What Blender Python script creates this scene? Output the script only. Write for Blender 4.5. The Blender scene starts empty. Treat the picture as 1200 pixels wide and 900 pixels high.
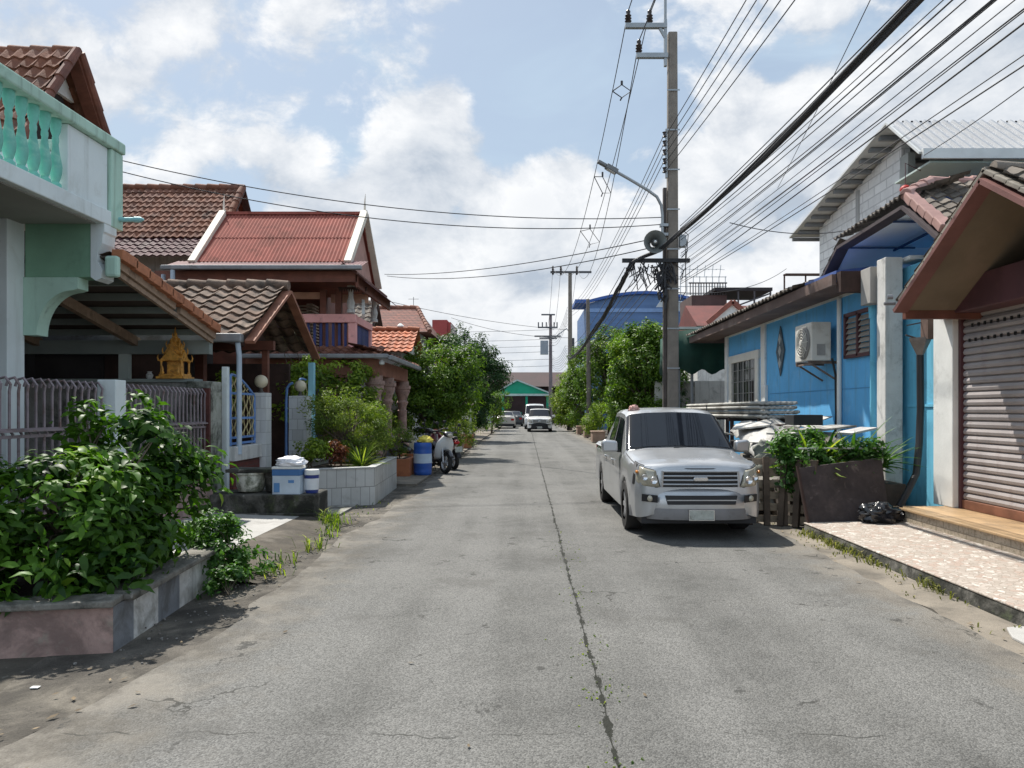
import bpy, math, random
import numpy as np
from mathutils import Vector, Matrix
R = math.radians
random.seed(7)
scene = bpy.context.scene
COL = scene.collection

# ------------------------------------------------------------------ camera
cam_d = bpy.data.cameras.new("camera")
cam = bpy.data.objects.new("camera", cam_d)
COL.objects.link(cam)
cam.location = (0, 0, 1.58)
cam.rotation_euler = (R(90), 0, 0)
cam_d.sensor_width = 36.0
cam_d.lens = 26.1
cam_d.shift_x = -16 / 1200
cam_d.shift_y = 30 / 1200
cam_d.clip_start = 0.05
cam_d.clip_end = 3000
scene.camera = cam

# ------------------------------------------------------------------ light and sky
TOSUN = Vector((-0.35, 0.50, 1.0)).normalized()
SUN_EL = math.asin(TOSUN.z)
SUN_AZ = math.atan2(TOSUN.x, TOSUN.y)          # from +Y towards +X
SUN_STRENGTH = 5.0  # clear midday sun
SKY_STRENGTH = 0.085
EXPOSURE = 0.44
SKY_SEED = (31.0, 2.5, 8.8)

scene.render.engine = "CYCLES"
scene.cycles.use_denoising = True
scene.cycles.max_bounces = 8
scene.cycles.transparent_max_bounces = 8
scene.cycles.caustics_reflective = False
scene.cycles.caustics_refractive = False
scene.cycles.sample_clamp_indirect = 6.0
scene.view_settings.view_transform = "Standard"
scene.view_settings.look = "None"
scene.view_settings.exposure = EXPOSURE
scene.view_settings.gamma = 1
scene.view_settings.use_curve_mapping = False

sun_d = bpy.data.lights.new("sun", "SUN")
sun_d.energy = SUN_STRENGTH
sun_d.angle = R(0.53)
sun_d.color = (1.0, 0.955, 0.88)
sun = bpy.data.objects.new("sun", sun_d)
COL.objects.link(sun)
sun.rotation_euler = (-TOSUN).to_track_quat("-Z", "Y").to_euler()
sun.location = (0, 0, 40)


class NT:
    """thin node-tree writer"""
    def __init__(self, tree):
        self.t = tree
        self.n = tree.nodes
        self.l = tree.links

    def new(self, kind, **kw):
        nd = self.n.new(kind)
        for k, v in kw.items():
            setattr(nd, k, v)
        return nd

    def put(self, sock, v):
        if v is None:
            return
        if hasattr(v, "is_linked") or hasattr(v, "links"):
            self.l.new(v, sock)
        else:
            if sock.type == "RGBA" and not isinstance(v, (int, float)) and len(v) == 3:
                v = (*v, 1)
            sock.default_value = v

    def math(self, op, a, b=None, c=None, clamp=False):
        nd = self.new("ShaderNodeMath", operation=op)
        nd.use_clamp = clamp
        self.put(nd.inputs[0], a)
        if b is not None:
            self.put(nd.inputs[1], b)
        if c is not None:
            self.put(nd.inputs[2], c)
        return nd.outputs[0]

    def vmath(self, op, a, b=None, out=0):
        nd = self.new("ShaderNodeVectorMath", operation=op)
        self.put(nd.inputs[0], a)
        if b is not None:
            self.put(nd.inputs[1], b)
        return nd.outputs[out]

    def comb(self, x, y, z):
        nd = self.new("ShaderNodeCombineXYZ")
        for i, v in enumerate((x, y, z)):
            self.put(nd.inputs[i], v)
        return nd.outputs[0]

    def sep(self, v):
        nd = self.new("ShaderNodeSeparateXYZ")
        self.put(nd.inputs[0], v)
        return nd.outputs

    def noise(self, vec, scale=5, detail=4, rough=0.55, dist=0.0, out=0):
        nd = self.new("ShaderNodeTexNoise")
        self.put(nd.inputs["Vector"], vec)
        nd.inputs["Scale"].default_value = scale
        nd.inputs["Detail"].default_value = detail
        nd.inputs["Roughness"].default_value = rough
        nd.inputs["Distortion"].default_value = dist
        return nd.outputs[out]

    def smooth(self, v, lo, hi, a=0.0, b=1.0):
        nd = self.new("ShaderNodeMapRange", interpolation_type="SMOOTHSTEP")
        self.put(nd.inputs["Value"], v)
        nd.inputs["From Min"].default_value = lo
        nd.inputs["From Max"].default_value = hi
        nd.inputs["To Min"].default_value = a
        nd.inputs["To Max"].default_value = b
        return nd.outputs["Result"]

    def mix(self, f, a, b, mode="MIX"):
        nd = self.new("ShaderNodeMix", data_type="RGBA", blend_type=mode)
        self.put(nd.inputs[0], f)
        self.put(nd.inputs[6], a)
        self.put(nd.inputs[7], b)
        return nd.outputs[2]


world = bpy.data.worlds.new("World")
scene.world = world
world.use_nodes = True


def build_sky():
    T = NT(world.node_tree)
    T.n.clear()
    out = T.new("ShaderNodeOutputWorld")
    sky = T.new("ShaderNodeTexSky", sky_type="NISHITA")
    sky.sun_disc = False
    sky.sun_elevation = SUN_EL
    sky.sun_rotation = SUN_AZ
    sky.altitude = 10
    sky.air_density = 1.0
    sky.dust_density = 2.2
    sky.ozone_density = 1.0
    d = T.new("ShaderNodeTexCoord").outputs["Generated"]
    x, y, z = T.sep(d)
    # thin veil that pales the blue all over, more so near the horizon
    bgs = T.new("ShaderNodeBackground")
    T.put(bgs.inputs[0], sky.outputs[0])
    bgs.inputs[1].default_value = SKY_STRENGTH
    veil = T.new("ShaderNodeBackground")
    veil.inputs[0].default_value = (0.525, 0.66, 0.81, 1)
    front = T.smooth(y, -0.45, 0.40, 1.5, 1.0)      # brighter unseen sky behind the camera and overhead, added to lift the shade
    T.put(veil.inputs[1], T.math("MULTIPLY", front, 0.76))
    hz = T.smooth(z, 0.0, 0.60, 0.88, 0.52)
    wisp = T.noise(T.vmath("MULTIPLY", d, (2.0, 2.0, 5.0)), 1.6, 5, 0.6, 0.6)
    vf = T.math("ADD", hz, T.smooth(wisp, 0.42, 0.75, 0.0, 0.45), clamp=True)
    m1 = T.new("ShaderNodeMixShader")
    T.put(m1.inputs[0], vf)
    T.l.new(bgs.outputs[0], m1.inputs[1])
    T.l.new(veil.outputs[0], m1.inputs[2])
    # cumulus: fractal noise in direction space, helped by a few banks
    warp = T.noise(d, 3.0, 3, 0.5, 0, out=1)
    dw = T.vmath("ADD", d, T.vmath("MULTIPLY", T.vmath("SUBTRACT", warp, (0.5, 0.5, 0.5)), (0.13, 0.13, 0.10)))
    p = T.vmath("ADD", T.vmath("MULTIPLY", dw, (1.0, 1.0, 1.5)), SKY_SEED)

    def dens(pp):
        big = T.noise(pp, 3.1, 2, 0.5)
        fine = T.noise(pp, 7.5, 12, 0.62)
        return T.math("ADD", T.math("MULTIPLY", big, 0.55), T.math("MULTIPLY", fine, 0.45))
    n0 = dens(p)
    n1 = dens(T.vmath("ADD", p, (-0.022, 0.0, 0.060)))
    bias = T.smooth(z, 0.0, 0.5, 0.080, -0.018)

    def bank(px, py, rad, amt):
        nonlocal bias
        v = Vector(((px - 616) / 870, 1.0, (480 - py) / 870)).normalized()
        dot = T.vmath("DOT_PRODUCT", d, tuple(v), out=1)
        bias = T.math("ADD", bias, T.smooth(dot, math.cos(rad), math.cos(rad * 0.35), 0.0, amt))
    for b in ((560, 260, 0.20, 0.12), (400, 290, 0.17, 0.09), (690, 250, 0.12, 0.08), (900, 270, 0.18, 0.07), (270, 85, 0.16, 0.095), (1160, 120, 0.13, 0.13), (860, 190, 0.13, 0.05),
              (450, 40, 0.15, 0.075), (640, 40, 0.08, 0.04), (150, 150, 0.06, -0.03), (620, 110, 0.09, -0.05), (860, 90, 0.09, -0.05), (380, 165, 0.06, -0.045), (60, 20, 0.10, -0.04)):
        bank(*b)
    q = T.math("ADD", n0, bias)
    mask = T.smooth(q, 0.506, 0.582)
    relief = T.math("ADD", 0.60, T.math("MULTIPLY", T.math("SUBTRACT", n0, n1), 5.0), clamp=True)
    thick = T.smooth(q, 0.58, 0.78, 1.0, 0.80)
    lum = T.math("MULTIPLY", relief, thick)
    ccol = T.mix(lum, (0.48, 0.545, 0.635), (1.03, 1.03, 1.03))
    cb = T.new("ShaderNodeBackground")
    T.put(cb.inputs[0], ccol)
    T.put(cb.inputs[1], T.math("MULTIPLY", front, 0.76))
    m2 = T.new("ShaderNodeMixShader")
    up = T.smooth(z, -0.02, 0.03)
    T.put(m2.inputs[0], T.math("MULTIPLY", T.math("MULTIPLY", mask, 0.90), up))
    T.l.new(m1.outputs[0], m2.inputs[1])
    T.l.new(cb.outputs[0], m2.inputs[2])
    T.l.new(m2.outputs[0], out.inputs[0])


build_sky()


# ------------------------------------------------------------------ materials
MATS = {}


def mat(name, c, r=0.8, var=0.18, sc=3.0, bump=0.0, bsc=40.0, metal=0.0, spec=0.4, stain=None, rnd=0.0, c2=None, brick=None,
        coat=0.0, drip=None, grain=None, speck=None):
    """procedural surface: base colour broken up by noise, optional stains, per-face tint, brick joints"""
    if name in MATS:
        return MATS[name]
    m = bpy.data.materials.new(name)
    m.use_nodes = True
    T = NT(m.node_tree)
    b = m.node_tree.nodes["Principled BSDF"]
    oc = T.new("ShaderNodeTexCoord").outputs["Object"]
    ramp = T.noise(oc, sc, 6, 0.6)
    lo = tuple(v * (1 - var) for v in c)
    hi = tuple(min(1, v * (1 + var)) for v in c)
    col = T.mix(T.smooth(ramp, 0.3, 0.7), lo, hi)
    if rnd or c2:
        at = T.new("ShaderNodeAttribute", attribute_name="rnd").outputs["Fac"]
        if c2:
            col = T.mix(at, col, T.mix(T.smooth(ramp, 0.3, 0.7), tuple(v * (1 - var) for v in c2), tuple(min(1, v * (1 + var)) for v in c2)))
        if rnd:
            f = T.math("ADD", 1.0 - rnd, T.math("MULTIPLY", at, 2 * rnd))
            col = T.mix(1.0, col, T.comb(f, f, f), "MULTIPLY")
    hgt = None
    if brick:
        bw, bh, mortar, mcol = brick
        x, y, z = T.sep(oc)
        uv = T.comb(T.math("ADD", x, y), z, 0.0)
        bt = T.new("ShaderNodeTexBrick")
        T.put(bt.inputs["Vector"], uv)
        bt.inputs["Scale"].default_value = 1.0
        bt.inputs["Brick Width"].default_value = bw
        bt.inputs["Row Height"].default_value = bh
        bt.inputs["Mortar Size"].default_value = mortar
        bt.inputs["Mortar Smooth"].default_value = 0.2
        bt.inputs["Color1"].default_value = (0.82, 0.82, 0.82, 1)
        bt.inputs["Color2"].default_value = (1, 1, 1, 1)
        col = T.mix(1.0, col, bt.outputs["Color"], "MULTIPLY")
        col = T.mix(bt.outputs["Fac"], col, mcol)
        hgt = T.math("SUBTRACT", 1.0, bt.outputs["Fac"])
    if speck:
        scol, samt, ssc = speck
        vn = T.noise(oc, ssc, 3, 0.7)
        col = T.mix(T.smooth(vn, 0.62 - samt * 0.2, 0.70), col, scol)
    if stain:
        for s in (stain if isinstance(stain[0], tuple) and len(stain[0]) == 3 and isinstance(stain[0][0], tuple) else [stain]):
            scol, amt, ssc = s
            sn = T.noise(oc, ssc, 8, 0.68, 0.4)
            col = T.mix(T.math("MULTIPLY", T.smooth(sn, 0.62 - amt * 0.35, 0.74 - amt * 0.2), min(1.0, amt + 0.35)), col, scol)
    if drip:
        dcol, amt = drip
        sn = T.noise(T.vmath("MULTIPLY", oc, (9, 9, 0.7)), 1.0, 6, 0.6)
        col = T.mix(T.math("MULTIPLY", T.smooth(sn, 0.50, 0.74), amt), col, dcol)
    if grain:
        gsc, gamt = grain
        g = T.noise(T.vmath("MULTIPLY", oc, gsc), 1.0, 5, 0.6)
        f = T.math("ADD", 1 - gamt, T.math("MULTIPLY", g, 2 * gamt))
        col = T.mix(1.0, col, T.comb(f, f, f), "MULTIPLY")
    T.put(b.inputs["Base Color"], col)
    rn = T.math("ADD", max(0.02, r - 0.08), T.math("MULTIPLY", ramp, 0.16))
    T.put(b.inputs["Roughness"], rn if r > 0.12 else r)
    b.inputs["Metallic"].default_value = metal
    b.inputs["Specular IOR Level"].default_value = spec
    b.inputs["Coat Weight"].default_value = coat
    if bump or hgt is not None:
        bp = T.new("ShaderNodeBump")
        h = T.noise(oc, bsc, 5, 0.6)
        if hgt is not None:
            h = T.math("ADD", T.math("MULTIPLY", h, 0.25), T.math("MULTIPLY", hgt, 0.8))
        T.put(bp.inputs["Height"], h)
        bp.inputs["Strength"].default_value = max(bump, 0.25 if hgt is not None else 0)
        bp.inputs["Distance"].default_value = 0.02
        T.l.new(bp.outputs[0], b.inputs["Normal"])
    MATS[name] = m
    return m


def leafmat(name, dark, light, tip=None, rough=0.42, transl=0.40):
    if name in MATS:
        return MATS[name]
    m = bpy.data.materials.new(name)
    m.use_nodes = True
    T = NT(m.node_tree)
    b = m.node_tree.nodes["Principled BSDF"]
    out = m.node_tree.nodes["Material Output"]
    at = T.new("ShaderNodeAttribute", attribute_name="rnd").outputs["Fac"]
    rp = T.new("ShaderNodeValToRGB")
    rp.color_ramp.elements[0].position = 0.1
    rp.color_ramp.elements[0].color = (*dark, 1)
    rp.color_ramp.elements[1].position = 0.85
    rp.color_ramp.elements[1].color = (*light, 1)
    if tip:
        e = rp.color_ramp.elements.new(0.97)
        e.color = (*tip, 1)
    T.put(rp.inputs[0], at)
    col = rp.outputs[0]
    T.put(b.inputs["Base Color"], col)
    b.inputs["Roughness"].default_value = rough
    b.inputs["Specular IOR Level"].default_value = 0.25
    tr = T.new("ShaderNodeBsdfTranslucent")
    T.put(tr.inputs[0], T.mix(1.0, col, (1.5, 1.7, 0.6), "MULTIPLY"))
    mx = T.new("ShaderNodeMixShader")
    mx.inputs[0].default_value = transl
    T.l.new(b.outputs[0], mx.inputs[1])
    T.l.new(tr.outputs[0], mx.inputs[2])
    T.l.new(mx.outputs[0], out.inputs[0])
    MATS[name] = m
    return m


# ------------------------------------------------------------------ object plumbing
BASE = {}


def tag(o, label=None, cat=None, group=None, kind=None):
    if label:
        o["label"] = label
    if cat:
        o["category"] = cat
    if group:
        o["group"] = group
    if kind:
        o["kind"] = kind
    return o


def thing(name, label, cat, loc=(0, 0, 0), group=None):
    o = bpy.data.objects.new(name, None)
    o.empty_display_size = 0.2
    COL.objects.link(o)
    o.location = loc
    BASE[o.name] = Vector(loc)
    return tag(o, label, cat, group)


def U(px, py, Y):
    """a point of the street at distance Y seen at that place of the 1200 x 900 photograph"""
    return Vector(((px - 616) / 870 * Y, Y, 1.58 + (480 - py) / 870 * Y))


class MB:
    """collects geometry in world coordinates; build() links it as one mesh object"""
    def __init__(self):
        self.v = []
        self.f = []
        self.r = []

    def add(self, verts, faces, rnd=None):
        o = len(self.v)
        self.v.extend([tuple(p) for p in verts])
        for f in faces:
            self.f.append(tuple(i + o for i in f))
            self.r.append(random.random() if rnd is None else rnd)
        return self

    def box(self, x0, x1, y0, y1, z0, z1, rnd=None):
        x0, x1 = min(x0, x1), max(x0, x1)
        y0, y1 = min(y0, y1), max(y0, y1)
        z0, z1 = min(z0, z1), max(z0, z1)
        v = [(x, y, z) for z in (z0, z1) for y in (y0, y1) for x in (x0, x1)]
        f = [(0, 2, 3, 1), (4, 5, 7, 6), (0, 1, 5, 4), (2, 6, 7, 3), (0, 4, 6, 2), (1, 3, 7, 5)]
        return self.add(v, f, rnd)

    def beam(self, a, b, w, h, up=(0, 0, 1), rnd=None):
        """box bar from a to b, w wide and h high"""
        a, b = Vector(a), Vector(b)
        t = (b - a).normalized()
        s = t.cross(Vector(up))
        if s.length < 1e-4:
            s = t.cross(Vector((1, 0, 0)))
        s.normalize()
        u = s.cross(t).normalized()
        v = []
        for p in (a, b):
            for su, ss in ((-1, -1), (-1, 1), (1, 1), (1, -1)):
                v.append(p + s * (ss * w / 2) + u * (su * h / 2))
        f = [(0, 1, 2, 3), (7, 6, 5, 4), (0, 4, 5, 1), (1, 5, 6, 2), (2, 6, 7, 3), (3, 7, 4, 0)]
        return self.add(v, f, rnd)

    def tube(self, pts, r, seg=8, cap=True, rnd=None):
        pts = [Vector(p) for p in pts]
        rs = r if isinstance(r, (list, tuple)) else [r] * len(pts)
        v, f = [], []
        prev = None
        for i, p in enumerate(pts):
            t = (pts[min(i + 1, len(pts) - 1)] - pts[max(i - 1, 0)])
            if t.length < 1e-9:
                t = Vector((0, 0, 1))
            t.normalize()
            if prev is None:
                s = t.cross(Vector((0, 0, 1)))
                if s.length < 1e-3:
                    s = Vector((1, 0, 0))
            else:
                s = prev - t * prev.dot(t)
                if s.length < 1e-6:
                    s = t.cross(Vector((0, 0, 1)))
            s.normalize()
            prev = s
            u = t.cross(s)
            for k in range(seg):
                a = 2 * math.pi * k / seg
                v.append(p + (s * math.cos(a) + u * math.sin(a)) * rs[i])
        n = len(pts)
        for i in range(n - 1):
            for k in range(seg):
                k2 = (k + 1) % seg
                f.append((i * seg + k, i * seg + k2, (i + 1) * seg + k2, (i + 1) * seg + k))
        if cap:
            f.append(tuple(range(seg - 1, -1, -1)))
            f.append(tuple((n - 1) * seg + k for k in range(seg)))
        return self.add(v, f, rnd)

    def lathe(self, c, prof, seg=20, axis="z", rnd=None, cap=True):
        """prof: (radius, height) pairs turned round a vertical axis through c"""
        c = Vector(c)
        v, f = [], []
        for (r, h) in prof:
            for k in range(seg):
                a = 2 * math.pi * k / seg
                if axis == "z":
                    v.append(c + Vector((r * math.cos(a), r * math.sin(a), h)))
                elif axis == "x":
                    v.append(c + Vector((h, r * math.cos(a), r * math.sin(a))))
                else:
                    v.append(c + Vector((r * math.sin(a), h, r * math.cos(a))))
        n = len(prof)
        for i in range(n - 1):
            for k in range(seg):
                k2 = (k + 1) % seg
                f.append((i * seg + k, i * seg + k2, (i + 1) * seg + k2, (i + 1) * seg + k))
        if cap:
            f.append(tuple(range(seg - 1, -1, -1)))
            f.append(tuple((n - 1) * seg + k for k in range(seg)))
        return self.add(v, f, rnd)

    def sphere(self, c, r, seg=16, rings=10, sq=(1, 1, 1)):
        prof = []
        c = Vector(c)
        v, f = [], []
        for i in range(rings + 1):
            th = math.pi * i / rings
            for k in range(seg):
                a = 2 * math.pi * k / seg
                v.append(c + Vector((r * sq[0] * math.sin(th) * math.cos(a), r * sq[1] * math.sin(th) * math.sin(a), -r * sq[2] * math.cos(th))))
        for i in range(rings):
            for k in range(seg):
                k2 = (k + 1) % seg
                f.append((i * seg + k, i * seg + k2, (i + 1) * seg + k2, (i + 1) * seg + k))
        return self.add(v, f, 0.5)

    def prism(self, poly, d, rnd=None):
        """closed solid: planar polygon swept by vector d"""
        n = len(poly)
        poly = [Vector(p) for p in poly]
        d = Vector(d)
        v = poly + [p + d for p in poly]
        f = [tuple(range(n - 1, -1, -1)), tuple(range(n, 2 * n))]
        for i in range(n):
            j = (i + 1) % n
            f.append((i, j, j + n, i + n))
        return self.add(v, f, rnd)

    def build(self, name, m, parent=None, origin=None, smooth=False, bevel=0.0, flip=True):
        if parent is not None:
            base = BASE[parent.name]
        else:
            base = Vector(origin) if origin is not None else Vector((0, 0, 0))
        me = bpy.data.meshes.new(name)
        me.from_pydata([tuple(Vector(p) - base) for p in self.v], [], self.f)
        at = me.attributes.new("rnd", "FLOAT", "FACE")
        at.data.foreach_set("value", self.r)
        me.materials.append(m)
        if flip:
            import bmesh
            bm = bmesh.new()
            bm.from_mesh(me)
            bmesh.ops.recalc_face_normals(bm, faces=bm.faces)
            bm.to_mesh(me)
            bm.free()
        if smooth:
            me.shade_smooth()
            me.set_sharp_from_angle(angle=R(38))
        o = bpy.data.objects.new(name, me)
        COL.objects.link(o)
        if parent is not None:
            o.parent = parent
        else:
            o.location = base
        BASE[o.name] = base
        if bevel:
            md = o.modifiers.new("bevel", "BEVEL")
            md.width = bevel
            md.segments = 2
            md.limit_method = "ANGLE"
            md.angle_limit = R(40)
        return o


def children(o):
    return list(o.children)


def copy_tree(o, parent=None):
    c = o.copy()
    COL.objects.link(c)
    c.parent = parent
    BASE[c.name] = BASE.get(o.name, Vector((0, 0, 0)))
    for ch in children(o):
        copy_tree(ch, c)
    return c


def quick(name, m, parent, *boxes, bevel=0.0):
    b = MB()
    for q in boxes:
        b.box(*q)
    return b.build(name, m, parent, bevel=bevel)


# ------------------------------------------------------------------ roofs
def tile_sheet(mb, O, Uv, Vv, w, l, tw=0.22, tl=0.30, amp=0.035, step=0.03, segs=6, thick=0.03, shape="tile", jit=0.006):
    """overlapping pan tiles: O lower corner, Uv along the eave, Vv up the slope"""
    O, Uv, Vv = Vector(O), Vector(Uv).normalized(), Vector(Vv).normalized()
    N = Uv.cross(Vv)
    if N.z < 0:
        N = -N
    nc = max(1, int(round(w / tw)))
    nr = max(1, int(round(l / tl)))
    tw, tl = w / nc, l / nr
    rr = random.Random(int(w * 1000 + l * 77))
    for r in range(nr):
        for c in range(nc):
            v = []
            dz = rr.uniform(-jit, jit)
            dv = rr.uniform(-jit, jit) * 2
            for k in range(segs + 1):
                s = k / segs
                h = amp * (0.5 + 0.5 * math.cos(2 * math.pi * s)) if shape == "tile" else amp * abs(math.cos(math.pi * s))
                p = O + Uv * ((c + s) * tw)
                lo = p + Vv * (r * tl - 0.02 + dv) + N * (h + step + dz)
                hi = p + Vv * ((r + 1) * tl + 0.02) + N * (h + dz * 0.3)
                dn = lo - N * thick
                v += [lo, hi, dn]
            f = []
            for k in range(segs):
                a, b2 = k * 3, (k + 1) * 3
                f.append((a, b2, b2 + 1, a + 1))
                f.append((a + 2, b2 + 2, b2, a))
            mb.add(v, f, rr.random())
    return mb


def metal_sheet(mb, O, Uv, Vv, w, l, tw=0.09, amp=0.018, segs=4, square=False, rows=1):
    O, Uv, Vv = Vector(O), Vector(Uv).normalized(), Vector(Vv).normalized()
    N = Uv.cross(Vv)
    if N.z < 0:
        N = -N
    nc = int(round(w / tw))
    tw = w / nc
    for r in range(rows):
        v, f = [], []
        lift = 0.012
        hs = []
        if square:
            for c in range(nc):
                for s, h in ((0, 0), (0.62, 0), (0.70, 1), (0.92, 1), (1.0, 0)):
                    hs.append(((c + s) * tw, h * amp))
        else:
            for c in range(nc * segs + 1):
                hs.append((c / segs * tw, amp * (0.5 + 0.5 * math.cos(2 * math.pi * c / segs))))
        for (u, h) in hs:
            lo = O + Uv * u + Vv * (l * r / rows - (0.05 if r else 0)) + N * (h + lift)
            hi = O + Uv * u + Vv * (l * (r + 1) / rows) + N * h
            v += [lo, hi]
        for k in range(len(hs) - 1):
            f.append((2 * k, 2 * k + 2, 2 * k + 3, 2 * k + 1))
        mb.add(v, f, None)
        for i in range(len(f)):
            mb.r[-1 - i] = 0.5
    return mb


def ridge_tiles(mb, a, b, r=0.09, n=None):
    a, b = Vector(a), Vector(b)
    L = (b - a).length
    n = n or max(2, int(L / 0.33))
    t = (b - a) / n
    for i in range(n):
        p0, p1 = a + t * i - t * 0.06, a + t * (i + 1) + t * 0.04
        mb.tube([p0 + Vector((0, 0, 0.012)), p1 - Vector((0, 0, 0.008))], [r * 1.08, r * 0.94], 10, True, random.random())
    return mb


# ------------------------------------------------------------------ foliage
def leaf_mesh(name, pts, nrm, size, m, parent, rnd, aspect=0.45, big=False, droop=0.25, axis=None, seed=1):
    """many folded leaves as one mesh. pts (n,3) world, nrm (n,3) facing, size (n,), rnd (n,) tint"""
    g = np.random.default_rng(seed)
    n = len(pts)
    nrm = nrm / (np.linalg.norm(nrm, axis=1, keepdims=True) + 1e-9)
    if axis is None:
        a = g.normal(size=(n, 3))
    else:
        a = axis + g.normal(size=(n, 3)) * 0.15
    a = a - nrm * np.sum(a * nrm, axis=1, keepdims=True)
    a /= (np.linalg.norm(a, axis=1, keepdims=True) + 1e-9)
    s = np.cross(nrm, a)
    L = size[:, None]
    W = L * aspect
    if big:
        P = [pts, pts + a * L * 0.5 + nrm * L * 0.05, pts + a * L - nrm * L * droop,
             pts + a * L * 0.26 + s * W * 0.44 + nrm * L * 0.07, pts + a * L * 0.62 + s * W * 0.40 + nrm * L * 0.03,
             pts + a * L * 0.26 - s * W * 0.44 + nrm * L * 0.07, pts + a * L * 0.62 - s * W * 0.40 + nrm * L * 0.03]
        tris = [(0, 1, 3), (1, 4, 3), (1, 2, 4), (0, 5, 1), (1, 5, 6), (1, 6, 2)]
    else:
        P = [pts, pts + a * L * 0.45 + s * W * 0.5 + nrm * L * 0.06, pts + a * L - nrm * L * droop * 0.6, pts + a * L * 0.45 - s * W * 0.5 + nrm * L * 0.06]
        tris = [(0, 2, 1), (0, 3, 2)]
    k = len(P)
    V = np.stack(P, axis=1).reshape(-1, 3)
    base = np.array(BASE[parent.name]) if parent is not None else np.zeros(3)
    V = V - base
    F = (np.arange(n)[:, None, None] * k + np.array(tris)[None]).reshape(-1, 3)
    me = bpy.data.meshes.new(name)
    me.vertices.add(len(V))
    me.vertices.foreach_set("co", V.astype(np.float32).ravel())
    me.loops.add(F.size)
    me.loops.foreach_set("vertex_index", F.astype(np.int32).ravel())
    me.polygons.add(len(F))
    me.polygons.foreach_set("loop_start", (np.arange(len(F)) * 3).astype(np.int32))
    me.update(calc_edges=True)
    at = me.attributes.new("rnd", "FLOAT", "FACE")
    at.data.foreach_set("value", np.repeat(np.clip(rnd, 0, 1), len(tris)).astype(np.float32))
    me.materials.append(m)
    o = bpy.data.objects.new(name, me)
    COL.objects.link(o)
    if parent is not None:
        o.parent = parent
        BASE[o.name] = BASE[parent.name]
    return o


def crown_points(lobes, clumps, per, cr, seed, up=0.5, shell=0.55):
    """leaf positions in clumps spread through ellipsoid lobes (cx,cy,cz,rx,ry,rz)"""
    g = np.random.default_rng(seed)
    vol = np.array([l[3] * l[4] * l[5] for l in lobes]) ** 0.8
    pick = g.choice(len(lobes), clumps, p=vol / vol.sum())
    P, Nn, C, cc = [], [], [], []
    for i in range(clumps):
        l = lobes[pick[i]]
        d = g.normal(size=3)
        d /= np.linalg.norm(d)
        rad = shell + (1 - shell) * g.random() ** 0.6
        c = np.array(l[:3]) + d * np.array(l[3:6]) * rad * g.uniform(0.82, 1.08)
        n = max(4, int(per * g.uniform(0.5, 1.5)))
        q = g.normal(size=(n, 3))
        q /= np.linalg.norm(q, axis=1, keepdims=True)
        rr = cr * g.uniform(0.6, 1.4) * g.random((n, 1)) ** 0.5
        q2 = q * np.array([1.0, 1.0, 0.72])
        P.append(c + q2 * rr)
        Nn.append(q * 0.6 + d * 0.5 + np.array([0, 0, up + 0.2]) + g.normal(size=(n, 3)) * 0.45)
        C.append(np.full(n, g.random()))
        cc.append(c)
    return np.concatenate(P), np.concatenate(Nn), np.concatenate(C), cc


def tree(name, label, cat, base, lobes, m, bark, clumps=90, per=90, cr=0.35, leaf=0.10, aspect=0.45, seed=1, group=None, trunk_r=0.08, up=0.5, big=False, twigs=14, tip=0.0, stems=1, shell=0.55):
    t = thing(name, label, cat, base, group)
    P, N, C, cc = crown_points(lobes, clumps, per, cr, seed, up, shell)
    g = np.random.default_rng(seed + 5)
    keep = P[:, 2] > base[2] + 0.03
    P, N, C = P[keep], N[keep], C[keep]
    rnd = 0.50 * C + 0.5 * g.random(len(P)) + tip
    leaf_mesh("crown", P, N, leaf * g.uniform(0.6, 1.3, len(P)), m, t, rnd, aspect, big, seed=seed)
    tr = MB()
    rr = random.Random(seed)
    top = Vector((np.mean([l[0] for l in lobes]), np.mean([l[1] for l in lobes]), max(l[2] for l in lobes)))
    b = Vector(base)
    for s in range(stems):
        off = Vector((rr.uniform(-1, 1), rr.uniform(-1, 1), 0)) * (0.12 * (stems > 1))
        fork = b + off + (top - b) * 0.45 + Vector((rr.uniform(-.1, .1), rr.uniform(-.1, .1), 0))
        mid = b + off + (fork - b - off) * 0.5 + Vector((rr.uniform(-.08, .08), rr.uniform(-.08, .08), 0))
        tr.tube([b + off, mid, fork, fork + (top - fork) * 0.7], [trunk_r, trunk_r * .85, trunk_r * .7, trunk_r * .3], 8)
        for c in rr.sample(cc, min(twigs, len(cc))):
            c = Vector(c)
            st = mid.lerp(fork, rr.random())
            mm = st.lerp(c, 0.5) + Vector((rr.uniform(-.1, .1), rr.uniform(-.1, .1), 0.08))
            tr.tube([st, mm, c], [trunk_r * .45, trunk_r * .28, trunk_r * .1], 5)
    tr.build("trunk", bark, t, smooth=True)
    return t


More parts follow.
